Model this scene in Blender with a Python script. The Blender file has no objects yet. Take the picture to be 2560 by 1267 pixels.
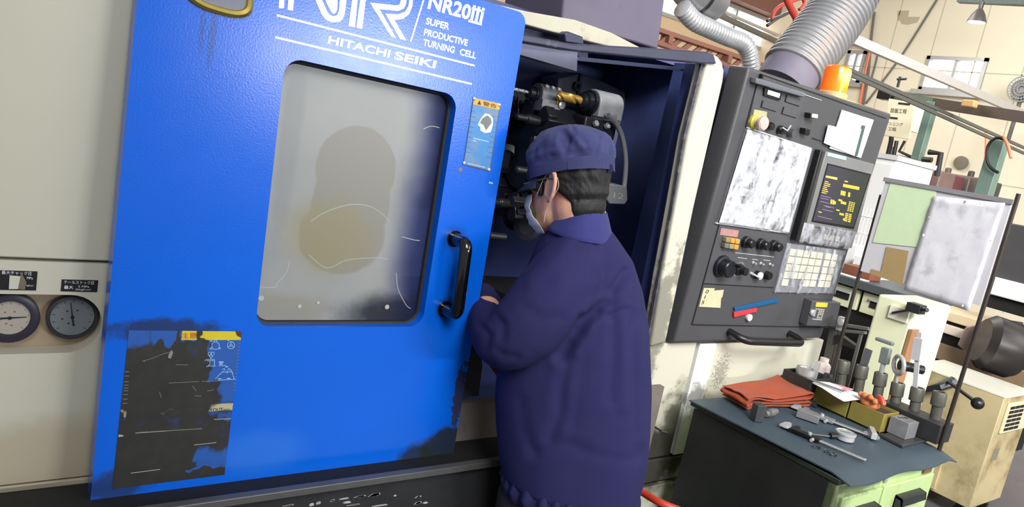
import bpy, bmesh, math, random
import numpy as np
from mathutils import Vector, Matrix, noise

SC = bpy.context.scene
COL = SC.collection
random.seed(7)

# ------------------------------------------------------------------ camera
YAW, PIT, ROL, FPX = math.radians(37.22), math.radians(-9.834), math.radians(11.011), 1848.35
CAM = Vector((0.0, 0.0, 1.6))
_f = Vector((math.sin(YAW) * math.cos(PIT), math.cos(YAW) * math.cos(PIT), math.sin(PIT)))
_r0 = Vector((math.cos(YAW), -math.sin(YAW), 0))
_u0 = _r0.cross(_f)
CR = math.cos(ROL) * _r0 + math.sin(ROL) * _u0
CU = -math.sin(ROL) * _r0 + math.cos(ROL) * _u0
CF = _f
R0 = _r0.copy()                                   # horizontal, across the view
W0 = Vector((math.sin(YAW), math.cos(YAW), 0))    # horizontal, into the view
cam_d = bpy.data.cameras.new('camera')
cam_d.sensor_width = 36.0
cam_d.lens = FPX / 2560 * 36.0
cam_d.clip_start = 0.02
cam_o = bpy.data.objects.new('camera', cam_d)
COL.objects.link(cam_o)
cam_o.matrix_world = Matrix(((CR.x, CU.x, -CF.x, CAM.x), (CR.y, CU.y, -CF.y, CAM.y), (CR.z, CU.z, -CF.z, CAM.z), (0, 0, 0, 1)))
SC.camera = cam_o

# ------------------------------------------------------------------ world, lights, exposure
SC.view_settings.view_transform = 'Standard'
SC.view_settings.look = 'None'
SC.view_settings.gamma = 1.0
SC.view_settings.use_curve_mapping = False
SC.view_settings.exposure = -0.05
wd = bpy.data.worlds.new('daylight_haze')
SC.world = wd
wd.use_nodes = True
wd.node_tree.nodes['Background'].inputs['Color'].default_value = (0.92, 0.95, 1.0, 1)
wd.node_tree.nodes['Background'].inputs['Strength'].default_value = 0.40

def area(name, loc, target, sx, sy, watts, color=(1, 1, 1)):
    l = bpy.data.lights.new(name, 'AREA')
    l.shape = 'RECTANGLE'; l.size = sx; l.size_y = sy; l.energy = watts; l.color = color
    o = bpy.data.objects.new(name, l)
    COL.objects.link(o)
    o.location = loc
    o.rotation_euler = (Vector(target) - Vector(loc)).to_track_quat('-Z', 'Y').to_euler()
    return o
# daylight from the big shop windows to the right and behind the camera, and the window strip in the opposite wall
area('shop_window_light', (6.2, -3.4, 4.4), (1.6, 1.3, 1.0), 4.0, 2.6, 150, (1.0, 0.98, 0.95))
area('window_strip_light', (3.15, -4.2, 2.30), (3.15, 1.4, 2.20), 1.9, 0.26, 135, (0.95, 0.98, 1.0))
area('aisle_fill_light', (0.6, -2.6, 4.4), (4.2, 1.8, 1.0), 3.0, 2.0, 128, (1.0, 0.99, 0.97)).data.spread = math.radians(75)  # unseen fill added to lift the notice board and the door front
area('wall_fill_light', (5.6, 0.6, 4.4), (11.0, 5.6, 4.1), 3.6, 3.0, 320, (1.0, 0.97, 0.90))  # unseen fill added to brighten the upper part of the right wall
# daylight falling in through the windows of the far side of the hall
area('far_window_light', (6.0, 5.6, 4.6), (6.5, 2.0, 0.8), 4.0, 2.0, 240, (1.0, 0.97, 0.92))

# ------------------------------------------------------------------ where a point of the photograph lies in the place
def ray(px, py):
    return (px - 1280) / FPX * CR - (py - 633.5) / FPX * CU + CF
def U(px, py, ax, v):
    d = ray(px, py)
    return CAM + d * ((v - CAM[ax]) / d[ax])
def V(px, py, dep):
    return CAM + ray(px, py) * dep
def onplane(px, py, O, n):
    d = ray(px, py)
    return CAM + d * ((O - CAM).dot(n) / d.dot(n))

# ------------------------------------------------------------------ materials
def lin(c):
    out = []
    for v in c[:3]:
        v = v / 255.0
        out.append(v / 12.92 if v <= 0.04045 else ((v + 0.055) / 1.055) ** 2.4)
    return (out[0], out[1], out[2], 1.0)
class NT:
    """short hand for building node trees"""
    def __init__(s, m):
        s.t = m.node_tree; s.n = s.t.nodes; s.l = s.t.links
    def node(s, typ, **kw):
        n = s.n.new(typ)
        for k, v in kw.items():
            setattr(n, k, v)
        return n
    def put(s, sock, v):
        if hasattr(v, 'is_output') or isinstance(v, bpy.types.NodeSocket):
            s.l.new(v, sock)
        else:
            sock.default_value = v
    def math(s, op, a, b=0.0, clamp=False):
        n = s.node('ShaderNodeMath', operation=op, use_clamp=clamp)
        s.put(n.inputs[0], a); s.put(n.inputs[1], b)
        return n.outputs[0]
    def mix(s, f, a, b):
        n = s.node('ShaderNodeMix', data_type='RGBA')
        s.put(n.inputs[0], f); s.put(n.inputs[6], a); s.put(n.inputs[7], b)
        return n.outputs[2]
    def coords(s):
        return s.node('ShaderNodeTexCoord').outputs['Object']
    def noise(s, scale, detail=3.0, co=None, rough=0.55, stretch=None):
        co = co or s.coords()
        if stretch:
            mp = s.node('ShaderNodeMapping'); s.l.new(co, mp.inputs[0]); mp.inputs['Scale'].default_value = stretch
            co = mp.outputs[0]
        n = s.node('ShaderNodeTexNoise'); s.l.new(co, n.inputs['Vector'])
        n.inputs['Scale'].default_value = scale; n.inputs['Detail'].default_value = detail; n.inputs['Roughness'].default_value = rough
        return n.outputs['Fac']
    def ramp(s, f, lo, hi):
        n = s.node('ShaderNodeMapRange'); s.put(n.inputs[0], f)
        n.inputs[1].default_value = lo; n.inputs[2].default_value = hi
        n.interpolation_type = 'SMOOTHSTEP'
        return n.outputs[0]
    def blob(s, c, r, soft=0.6, warp=0.5, nscale=18.0):
        """1 inside an ellipsoid of centre c, radii r (object coordinates), with a ragged rim"""
        co = s.coords()
        sub = s.node('ShaderNodeVectorMath', operation='SUBTRACT'); s.l.new(co, sub.inputs[0]); sub.inputs[1].default_value = c
        dv = s.node('ShaderNodeVectorMath', operation='DIVIDE'); s.l.new(sub.outputs[0], dv.inputs[0]); dv.inputs[1].default_value = r
        ln = s.node('ShaderNodeVectorMath', operation='LENGTH'); s.l.new(dv.outputs[0], ln.inputs[0])
        nz = s.noise(nscale, 5.0, rough=0.65)
        d = s.math('ADD', ln.outputs['Value'], s.math('MULTIPLY', s.math('SUBTRACT', nz, 0.5), warp * 2))
        return s.ramp(d, 1.0 + soft * 0.5, 1.0 - soft * 0.5)

MATS = {}
def mat(name, rgb, rough=0.5, metal=0.0, var=0.10, vscale=9.0, bump=0.0, bscale=120.0, coat=0.0, spec=0.5,
        stains=(), dirt=None, stretch=None, dscale=6.0, dlo=0.55, dhi=0.75, emit=None, estr=0.0, sheen=0.0):
    """painted / bare surface: base colour with a little mottling, optional dirt, optional stains (colour, centre, radii, amount)"""
    if name in MATS:
        return MATS[name]
    m = bpy.data.materials.new(name); m.use_nodes = True
    k = NT(m); b = k.n['Principled BSDF']
    base = lin(rgb)
    dark = tuple(c * (1 - var * 1.6) for c in base[:3]) + (1,)
    lite = tuple(min(1, c * (1 + var)) for c in base[:3]) + (1,)
    col = k.mix(k.noise(vscale, 4.0, stretch=stretch), dark, lite)
    if dirt:
        col = k.mix(k.ramp(k.noise(dscale, 7.0, rough=0.65, stretch=stretch), dlo, dhi), col, lin(dirt))
    rg = rough
    for st in stains:
        c, ce, ra, am = st[:4]
        kw = st[4] if len(st) > 4 else {}
        fac = k.math('MULTIPLY', k.blob(ce, ra, **kw), am)
        col = k.mix(fac, col, lin(c))
    k.l.new(col, b.inputs['Base Color'])
    nr = k.math('ADD', k.math('MULTIPLY', k.math('SUBTRACT', k.noise(vscale * 3, 3.0), 0.5), 0.25 * min(1, rough * 2)), rough, True)
    k.l.new(nr, b.inputs['Roughness'])
    b.inputs['Metallic'].default_value = metal
    b.inputs['Specular IOR Level'].default_value = spec
    b.inputs['Coat Weight'].default_value = coat
    b.inputs['Sheen Weight'].default_value = sheen
    if bump:
        bp = k.node('ShaderNodeBump'); bp.inputs['Strength'].default_value = bump; bp.inputs['Distance'].default_value = 0.004
        k.l.new(k.noise(bscale, 4.0, stretch=stretch), bp.inputs['Height'])
        k.l.new(bp.outputs[0], b.inputs['Normal'])
    if emit:
        b.inputs['Emission Color'].default_value = lin(emit); b.inputs['Emission Strength'].default_value = estr
    MATS[name] = m
    return m

# ------------------------------------------------------------------ mesh builder
class M:
    def __init__(s):
        s.v = []; s.f = []; s.mi = []
    def add(s, vs, fs, mi=0):
        o = len(s.v)
        s.v += [Vector(p) for p in vs]
        for f in fs:
            s.f.append([i + o for i in f]); s.mi.append(mi)
        return s
    def obox(s, c, h, ax=None, mi=0):
        ax = ax or (Vector((1, 0, 0)), Vector((0, 1, 0)), Vector((0, 0, 1)))
        c = Vector(c); vs = []
        for sx in (-1, 1):
            for sy in (-1, 1):
                for sz in (-1, 1):
                    vs.append(c + ax[0] * (sx * h[0]) + ax[1] * (sy * h[1]) + ax[2] * (sz * h[2]))
        return s.add(vs, [(0, 1, 3, 2), (4, 6, 7, 5), (0, 4, 5, 1), (2, 3, 7, 6), (0, 2, 6, 4), (1, 5, 7, 3)], mi)
    def box(s, x0, x1, y0, y1, z0, z1, mi=0):
        return s.obox(((x0 + x1) / 2, (y0 + y1) / 2, (z0 + z1) / 2), ((x1 - x0) / 2, (y1 - y0) / 2, (z1 - z0) / 2), None, mi)
    def beam(s, a, b, w, h, up=(0, 0, 1), mi=0):
        a = Vector(a); b = Vector(b); d = (b - a); L = d.length; d.normalize()
        u = Vector(up); x = d.cross(u).normalized(); u = x.cross(d).normalized()
        return s.obox((a + b) / 2, (L / 2, w / 2, h / 2), (d, x, u), mi)
    def prism(s, pts, ext, mi=0):
        pts = [Vector(p) for p in pts]; ext = Vector(ext); n = len(pts)
        vs = pts + [p + ext for p in pts]
        fs = [list(range(n)), list(range(2 * n - 1, n - 1, -1))]
        fs += [(i, i + n, (i + 1) % n + n, (i + 1) % n) for i in range(n)]
        return s.add(vs, fs, mi)
    def ringplate(s, outer, inner, ext, mi=0):
        """flat frame between two closed outlines of the same count, thickened by ext"""
        n = len(outer); ext = Vector(ext)
        vs = [Vector(p) for p in outer] + [Vector(p) for p in inner]
        vs += [p + ext for p in vs[:2 * n]]
        fs = []
        for i in range(n):
            j = (i + 1) % n
            fs += [(i, j, n + j, n + i), (2 * n + i, 3 * n + i, 3 * n + j, 2 * n + j), (i, 2 * n + i, 2 * n + j, j), (n + i, n + j, 3 * n + j, 3 * n + i)]
        return s.add(vs, fs, mi)
    def tube(s, path, r, n=12, caps=True, mi=0):
        path = [Vector(p) for p in path]
        rs = r if isinstance(r, (list, tuple)) else [r] * len(path)
        rings = []; up = None
        for i, p in enumerate(path):
            t = (path[min(i + 1, len(path) - 1)] - path[max(i - 1, 0)])
            t = t.normalized() if t.length > 1e-9 else Vector((0, 0, 1))
            if up is None:
                up = Vector((0, 0, 1)) if abs(t.z) < 0.9 else Vector((1, 0, 0))
            x = t.cross(up).normalized(); up = x.cross(t).normalized()
            rings.append([p + (x * math.cos(2 * math.pi * k / n) + up * math.sin(2 * math.pi * k / n)) * rs[i] for k in range(n)])
        return s.loft(rings, caps, mi)
    def loft(s, rings, caps=True, mi=0, closed=True):
        n = len(rings[0]); vs = [p for rg in rings for p in rg]; fs = []
        for i in range(len(rings) - 1):
            for k in range(n if closed else n - 1):
                j = (k + 1) % n
                fs.append((i * n + k, i * n + j, (i + 1) * n + j, (i + 1) * n + k))
        if caps and closed:
            fs.append(list(range(n - 1, -1, -1))); fs.append([(len(rings) - 1) * n + k for k in range(n)])
        return s.add(vs, fs, mi)
    def lathe(s, prof, o, axis, n=24, mi=0, caps=True):
        """profile of (radius, height) turned about an axis through o"""
        o = Vector(o); a = Vector(axis).normalized()
        x = a.cross(Vector((0, 0, 1)) if abs(a.z) < 0.9 else Vector((1, 0, 0))).normalized(); y = a.cross(x)
        rings = [[o + a * h + (x * math.cos(2 * math.pi * k / n) + y * math.sin(2 * math.pi * k / n)) * max(r, 1e-5) for k in range(n)] for r, h in prof]
        return s.loft(rings, caps, mi)
    def ell(s, c, ax, n=16, mi=0):
        """ellipsoid: ax = three half-axis vectors"""
        c = Vector(c); rings = []
        for i in range(1, n):
            t = math.pi * i / n
            rings.append([c + Vector(ax[2]) * -math.cos(t) + (Vector(ax[0]) * math.cos(2 * math.pi * k / (2 * n)) + Vector(ax[1]) * math.sin(2 * math.pi * k / (2 * n))) * math.sin(t) for k in range(2 * n)])
        return s.loft(rings, True, mi)
    def sheet(s, grid, thick, mi=0):
        """grid[i][j] of points made into a thin sheet with real thickness (vector)"""
        a = len(grid); b = len(grid[0]); t = Vector(thick)
        vs = [Vector(p) for row in grid for p in row]; vs += [p + t for p in vs]; N = a * b; fs = []
        for i in range(a - 1):
            for j in range(b - 1):
                q = (i * b + j, i * b + j + 1, (i + 1) * b + j + 1, (i + 1) * b + j)
                fs.append(q); fs.append(tuple(N + k for k in reversed(q)))
        rim = [j for j in range(b)] + [i * b + b - 1 for i in range(1, a)] + [(a - 1) * b + j for j in range(b - 2, -1, -1)] + [i * b for i in range(a - 2, 0, -1)]
        for k in range(len(rim)):
            p, q = rim[k], rim[(k + 1) % len(rim)]
            fs.append((p, p + N, q + N, q))
        return s.add(vs, fs, mi)
    def build(s, name, m, parent=None, local=False, bevel=0.0, seg=2, ang=35, remesh=0.0, smooth=0, sub=0):
        me = bpy.data.meshes.new(name)
        me.from_pydata([tuple(p) for p in s.v], [], s.f)
        ms = m if isinstance(m, (list, tuple)) else [m]
        for q in ms:
            me.materials.append(q)
        me.polygons.foreach_set('material_index', s.mi)
        bm = bmesh.new(); bm.from_mesh(me)
        bmesh.ops.recalc_face_normals(bm, faces=bm.faces)
        bm.to_mesh(me); bm.free()
        o = bpy.data.objects.new(name, me); COL.objects.link(o)
        if remesh:
            o = remeshed(o, remesh, smooth)
            me = o.data
        me.shade_smooth()
        if ang < 180:
            me.set_sharp_from_angle(angle=math.radians(ang))
        if bevel:
            b = o.modifiers.new('bevel', 'BEVEL'); b.width = bevel; b.segments = seg; b.limit_method = 'ANGLE'; b.angle_limit = math.radians(40)
        if sub:
            q = o.modifiers.new('sub', 'SUBSURF'); q.levels = sub; q.render_levels = sub
        if parent:
            o.parent = parent
            if not local:
                o.matrix_parent_inverse = WM[parent.name].inverted()
        WM[o.name] = (WM[parent.name].copy() if (parent and local) else Matrix.Identity(4))
        return o
WM = {}
def remeshed(o, vox, smooth):
    r = o.modifiers.new('r', 'REMESH'); r.mode = 'VOXEL'; r.voxel_size = vox
    if smooth:
        q = o.modifiers.new('s', 'SMOOTH'); q.iterations = smooth; q.factor = 0.5
    bpy.context.view_layer.update()
    dg = bpy.context.evaluated_depsgraph_get()
    me = bpy.data.meshes.new_from_object(o.evaluated_get(dg))
    o.modifiers.clear()
    old = o.data
    for q in old.materials:
        if q.name not in [x.name for x in me.materials if x]:
            me.materials.append(q)
    o.data = me
    return o
def tag(o, label, cat, group=None):
    o['label'] = label; o['category'] = cat
    if group: o['group'] = group
    return o
def thing(name, label, cat, loc, group=None, rot=None):
    o = bpy.data.objects.new(name, None); COL.objects.link(o)
    o.empty_display_size = 0.1
    mw = Matrix.Translation(Vector(loc))
    if rot: mw = mw @ rot
    o.matrix_world = mw
    WM[o.name] = mw.copy()
    return tag(o, label, cat, group)
def structure(o):
    o['kind'] = 'structure'; return o
def text(name, body, BL, BR, TL, n, m, parent, local=True, bold=0.0, thick=0.0006, label=None, shear=0.0):
    """flat lettering stretched into the box given by three corners; n = outward direction"""
    cu = bpy.data.curves.new('t', 'FONT'); cu.body = body; cu.offset = bold; cu.extrude = 0.0; cu.resolution_u = 3
    o = bpy.data.objects.new('t', cu); COL.objects.link(o)
    bpy.context.view_layer.update()
    dg = bpy.context.evaluated_depsgraph_get()
    me = bpy.data.meshes.new_from_object(o.evaluated_get(dg))
    bpy.data.objects.remove(o); bpy.data.curves.remove(cu)
    vs = [v.co.copy() for v in me.vertices]; fs = [list(p.vertices) for p in me.polygons]
    bpy.data.meshes.remove(me)
    x0 = min(v.x for v in vs); x1 = max(v.x for v in vs); y0 = min(v.y for v in vs); y1 = max(v.y for v in vs)
    BL, BR, TL, n = Vector(BL), Vector(BR), Vector(TL), Vector(n).normalized()
    P = [BL + (BR - BL) * ((v.x - x0) / (x1 - x0)) + (TL - BL) * ((v.y - y0) / (y1 - y0)) + n * thick for v in vs]
    k = M(); k.add(P, fs)
    o = k.build(name, m, parent, local)
    if label: o['label'] = label
    return o
def rounded(c, r, seg=6):
    """closed outline: corners c (2-D), corner radius r or list"""
    out = []; n = len(c)
    rs = r if isinstance(r, (list, tuple)) else [r] * n
    for i in range(n):
        p = Vector(c[i]); a = (Vector(c[i - 1]) - p).normalized(); b = (Vector(c[(i + 1) % n]) - p).normalized()
        if rs[i] <= 0:
            out.append(p); continue
        th = math.acos(max(-1, min(1, a.dot(b)))); d = rs[i] / math.tan(th / 2)
        p0 = p + a * d; p1 = p + b * d
        ce = p + (a + b).normalized() * (rs[i] / math.sin(th / 2))
        v0 = p0 - ce; v1 = p1 - ce
        om = math.acos(max(-1, min(1, v0.normalized().dot(v1.normalized()))))
        for k in range(seg + 1):
            t = k / seg
            out.append(ce + (v0 * math.sin((1 - t) * om) + v1 * math.sin(t * om)) / math.sin(om))
    return out
def matched(outer, inner):
    """resample two nested outlines (2-D) along the same rays"""
    c = sum((Vector(p) for p in inner), Vector((0, 0))) / len(inner)
    angs = sorted(set(round(math.atan2(p[1] - c.y, p[0] - c.x), 5) for p in list(outer) + list(inner)))
    def hit(poly, a):
        d = Vector((math.cos(a), math.sin(a))); best = None
        for i in range(len(poly)):
            p = Vector(poly[i]) - c; q = Vector(poly[(i + 1) % len(poly)]) - c; e = q - p
            den = d.x * e.y - d.y * e.x
            if abs(den) < 1e-12: continue
            t = (p.x * e.y - p.y * e.x) / den; u = (p.x * d.y - p.y * d.x) / den
            if t > 0 and -1e-4 <= u <= 1 + 1e-4 and (best is None or t > best): best = t
        return c + d * best
    return [hit(outer, a) for a in angs], [hit(inner, a) for a in angs]
def smoothpath(pts, n=8):
    """Catmull-Rom through points"""
    P = [Vector(p) for p in pts]; out = []
    for i in range(len(P) - 1):
        a = P[max(i - 1, 0)]; b = P[i]; c = P[i + 1]; d = P[min(i + 2, len(P) - 1)]
        for k in range(n):
            t = k / n
            out.append(0.5 * ((2 * b) + (c - a) * t + (2 * a - 5 * b + 4 * c - d) * t * t + (-a + 3 * b - 3 * c + d) * t ** 3))
    out.append(P[-1]); return out
def arc(a, b, c, n=6):
    a, b, c = Vector(a), Vector(b), Vector(c)
    return [a * (1 - t) ** 2 + b * 2 * t * (1 - t) + c * t * t for t in [k / n for k in range(n + 1)]]
# ================================================================== SETTING
WALLX = 11.0
WALLY = U(1990, 60, 0, WALLX).y
m_wall = mat('cream_wall_board', (232, 224, 200), 0.7, var=0.03, vscale=1.2)
m_wseam = mat('wall_seam', (196, 188, 166), 0.8, var=0.05)
m_floor = mat('workshop_floor', (98, 93, 98), 0.55, var=0.25, vscale=1.6, dirt=(60, 57, 60), dscale=2.2, bump=0.1)
m_alu = mat('window_aluminium', (176, 178, 178), 0.4, 0.6, var=0.05)
m_sky = mat('overcast_daylight', (255, 255, 255), 0.9, emit=(250, 252, 255), estr=2.2)
m_brown = mat('brown_painted_steel', (128, 84, 70), 0.6, var=0.15, vscale=3)
m_tan = mat('tan_board', (212, 184, 148), 0.7, var=0.06, vscale=2)
k = M(); k.box(-4, 14, -6, 10, -0.1, 0.0)
structure(k.build('floor', m_floor))
# right-hand wall with its two window openings
def wall_with_holes(name, fix, plane, a0, a1, z0, z1, holes, m, thick):
    """wall in the plane x=fix ('x') or y=fix ('y'), with rectangular openings (a0,a1,z0,z1)"""
    xs = sorted({a0, a1, *[h[0] for h in holes], *[h[1] for h in holes]}); zs = sorted({z0, z1, *[h[2] for h in holes], *[h[3] for h in holes]})
    k = M()
    for i in range(len(xs) - 1):
        for j in range(len(zs) - 1):
            cx = (xs[i] + xs[i + 1]) / 2; cz = (zs[j] + zs[j + 1]) / 2
            if any(h[0] < cx < h[1] and h[2] < cz < h[3] for h in holes): continue
            if plane == 'x': k.box(fix, fix + thick, xs[i], xs[i + 1], zs[j], zs[j + 1])
            else: k.box(xs[i], xs[i + 1], fix, fix + thick, zs[j], zs[j + 1])
    return structure(k.build(name, m, ang=30))
def quadbox(pts, ax, v):
    P = [U(x, y, ax, v) for x, y in pts]; b = 1 - ax if ax < 2 else 0
    return (min(p[b] for p in P) * .5 + sorted(p[b] for p in P)[1] * .5, max(p[b] for p in P) * .5 + sorted(p[b] for p in P)[2] * .5,
            sum(sorted(p.z for p in P)[:2]) / 2, sum(sorted(p.z for p in P)[2:]) / 2)
hw = [quadbox([(2322, 138), (2480, 148), (2297, 222), (2440, 240)], 0, WALLX), quadbox([(2122, 124), (2166, 130), (2104, 205), (2150, 212)], 0, WALLX)]
wr = wall_with_holes('wall_right', WALLX, 'x', -6, WALLY + .2, 0, 6.5, hw, m_wall, 0.18)
# board seams are part of the wall's surface
k = M()
for yy in np.arange(-1.2, WALLY, 0.62):
    k.box(WALLX - 0.004, WALLX + 0.01, yy, yy + 0.012, 0.4, 6.4)
for zz in (2.02, U(2350, 178, 0, WALLX).z, 5.2):
    k.box(WALLX - 0.004, WALLX + 0.01, -2, WALLY, zz, zz + 0.014)
s = k.build('wall_seam', m_wseam, wr)
def window_x(n, h):
    y0, y1, z0, z1 = h
    k = M(); t = 0.05
    k.box(WALLX - .03, WALLX + .1, y0, y1, z1 - t, z1); k.box(WALLX - .03, WALLX + .1, y0, y1, z0, z0 + t)
    k.box(WALLX - .03, WALLX + .1, y0, y0 + t, z0, z1); k.box(WALLX - .03, WALLX + .1, y1 - t, y1, z0, z1)
    ym = (y0 + y1) / 2
    k.box(WALLX - .01, WALLX + .08, ym - .02, ym + .02, z0, z1)
    w = structure(k.build('window_%d' % n, m_alu))
    k = M(); k.box(WALLX + .06, WALLX + .075, y0 + .02, y1 - .02, z0 + .02, z1 - .02)
    k.build('window_glass', m_sky, w)
    k = M(); k.box(WALLX - .12, WALLX + .06, y0 - .08, y1 + .06, z0 - .06, z0)
    k.build('window_sill', m_alu, w)
window_x(1, hw[0]); window_x(2, hw[1])
k = M()      # darker patches where the wall board was repaired
for q in ([(2244, 27), (2273, 26), (2270, 42), (2300, 42), (2293, 56), (2268, 62), (2254, 60), (2250, 52), (2243, 50)],):
    k.prism([U(x, y, 0, WALLX - .004) for x, y in q], (0.01, 0, 0))
k.build('wall_patch', mat('patched_board', (190, 178, 150), 0.8, var=0.05), wr)
# back wall behind the machines: tan below, a long window band above
b0 = U(1760, 76, 1, WALLY).z; b1 = U(1944, 66, 1, WALLY).z + .05
bx = [U(x, 80, 1, WALLY).x for x in (1480, 1700, 1712, 1938)]
hb = [(bx[0], bx[1], b0, b1), (bx[2], bx[3], b0, b1)]
wall_with_holes('wall_back', WALLY, 'y', -4, WALLX + .2, 0, 6.5, hb, m_tan, 0.18)
for i, h in enumerate(hb):
    k = M(); t = .05
    k.box(h[0], h[1], WALLY - .03, WALLY + .1, h[2], h[2] + t); k.box(h[0], h[1], WALLY - .03, WALLY + .1, h[3] - t, h[3])
    k.box(h[0], h[0] + t, WALLY - .03, WALLY + .1, h[2], h[3]); k.box(h[1] - t, h[1], WALLY - .03, WALLY + .1, h[2], h[3])
    xm = (h[0] + h[1]) / 2; k.box(xm - .02, xm + .02, WALLY - .01, WALLY + .08, h[2], h[3])
    w = structure(k.build('window_%d' % (i + 3), m_alu))
    k = M(); k.box(h[0] + .02, h[1] - .02, WALLY + .06, WALLY + .075, h[2] + .02, h[3] - .02); k.build('window_glass', m_sky, w)
k = M(); px_ = U(1952, 90, 1, WALLY - .35).x; k.box(px_, px_ + .45, WALLY - .35, WALLY, 0, 6.4)
structure(k.build('trim_1', mat('cream_pillar', (226, 208, 180), .7, var=.04)))
k = M(); k.box(-3, px_, WALLY - .25, WALLY, b1 + .02, b1 + .5)
structure(k.build('trim_2', m_brown))

# ================================================================== THE TURNING MACHINE
lathe = thing('turning_machine', 'large cream turning machine with blue sliding door pushed open and grey control panel', 'machine tool', (1.3, 1.9, 0))
CREAM = (206, 203, 184)
m_cream = mat('machine_cream', CREAM, 0.42, var=0.05, vscale=2.5, dirt=(176, 160, 112), dscale=1.6, dlo=.56, dhi=.9,
              stains=[((150, 122, 60), (0.02, 1.5, 0.80), (0.4, 0.2, 0.10), .35, dict(warp=.5, nscale=9)),
                      ((20, 20, 18), (1.90, 1.5, 0.60), (0.16, 0.2, 0.12), .92, dict(warp=.8, nscale=12)),
                      ((40, 38, 30), (1.99, 1.5, 0.72), (0.10, 0.2, 0.16), .8, dict(warp=1.0, nscale=14)),
                      ((60, 58, 50), (1.74, 1.5, 1.02), (0.05, 0.2, 0.28), .6, dict(warp=1.4, nscale=22)),
                      ((70, 66, 58), (2.13, 1.5, 0.90), (0.035, 0.2, 0.05), .5, dict(warp=3.2, nscale=110, soft=.1))])
m_gapk = mat('dark_gap', (18, 18, 18), 0.7)
m_black = mat('oily_navy_steel', (62, 74, 124), 0.40, 0.0, var=0.3, vscale=7, bump=.15, bscale=30, spec=.55)
m_blk = mat('black_steel', (34, 36, 44), 0.3, 0.0, var=0.3, vscale=12)
m_gun = mat('gunmetal', (74, 76, 80), 0.36, 0.75, var=0.25, vscale=20)
m_bright = mat('bright_steel', (190, 192, 194), 0.3, 0.4, var=0.12, vscale=25)
m_apron = mat('grimy_black_apron', (40, 41, 43), 0.5, var=0.3, vscale=9, dirt=(24, 24, 25), dscale=5)
m_white = mat('white_paint', (236, 238, 240), 0.4, var=0.03)

# --- left cream front, three sheets with a gauge slot in the middle one
Y0 = 1.50
k = M(); k.box(-0.9, 0.42, Y0, Y0 + .04, 1.210, 2.0); k.build('body_panel', m_cream, lathe, bevel=.003)
k = M(); k.box(-0.9, 0.42, Y0, Y0 + .04, 0.30, 0.771); k.build('body_panel', m_cream, lathe, bevel=.003)
so, si = matched([(-0.9, .776), (.42, .776), (.42, 1.205), (-.9, 1.205)], rounded([(-0.13, 1.032), (0.217, 1.032), (0.217, 1.144), (-0.13, 1.144)], .054, 8))
k = M(); k.ringplate([(p.x, Y0, p.y) for p in so], [(p.x, Y0, p.y) for p in si], (0, .04, 0)); k.build('body_panel', m_cream, lathe)
k = M(); k.box(-.9, .42, Y0 + .041, Y0 + .05, .3, 2.0); k.build('inner_sheet', mat('slot_tan', (172, 152, 124), .55, var=.12), lathe)
m_dialw = mat('gauge_face', (176, 170, 158), .5, var=.05); m_ink = mat('black_ink', (30, 30, 32), .5); m_redink = mat('red_ink', (176, 84, 80), .5)
m_bez = mat('gauge_bezel_black', (46, 42, 58), .4, var=.1); m_bezg = mat('gauge_bezel_grey', (62, 62, 66), .35, .3)
def gauge(cx, cz, r, bez, wide, ang, face, label):
    k = M(); k.lathe([(r, 0), (r, .016), (r - .003, .018), (r - wide, .018), (r - wide - .001, .010), (0.001, .010)], (cx, Y0 + .038, cz), (0, -1, 0), 36)
    g = k.build('pressure_gauge', bez, lathe); g['label'] = label
    k = M(); rr = r - wide - .0015; k.lathe([(rr, 0), (rr, .0015), (0.001, .0015)], (cx, Y0 + .0278, cz), (0, -1, 0), 36)
    k.build('dial', face, g)
    k = M(); yb = Y0 + .0258; u = Vector((math.cos(ang), 0, math.sin(ang))); w = Vector((-u.z, 0, u.x)); c = Vector((cx, yb, cz))
    k.prism([c - u * rr * .45 - w * .0016, c - u * rr * .45 + w * .0016, c + u * rr * .8 + w * .0006, c + u * rr * .8 - w * .0006], (0, -.001, 0))
    k.lathe([(.003, 0), (.003, .002), (.0002, .002)], c, (0, -1, 0), 12)
    k.build('needle', m_ink, g)
    k = M()
    for i in range(11):
        t = math.radians(225 - 27 * i); d = Vector((math.cos(t), 0, math.sin(t))); w = Vector((-d.z, 0, d.x))
        a = Vector((cx, yb + .0008, cz)) + d * rr * .80; b = a + d * rr * .12
        k.prism([a - w * .0006, a + w * .0006, b + w * .0006, b - w * .0006], (0, -.0004, 0))
    for sx, sz in ((-.25, .32), (.2, .36), (-.45, -.1), (.1, -.45), (-.15, -.35)):
        k.box(cx + sx * rr - .0018, cx + sx * rr + .0018, yb + .0004, yb + .0008, cz + sz * rr - .0013, cz + sz * rr + .0013)
    k.build('scale_marks', m_ink if bez is not m_bez else m_redink, g)
g1 = U(25, 797, 1, Y0 + .02); g2 = U(182, 795, 1, Y0 + .02)
gauge(g1.x, g1.z, .046, m_bez, .013, math.radians(4), m_dialw, 'chuck pressure gauge with thick dark rim')
gauge(g2.x, g2.z, .0425, m_bezg, .005, math.radians(100), mat('gauge_face_grey', (120, 126, 130), .4), 'tailstock pressure gauge with thin grey rim')
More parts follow.
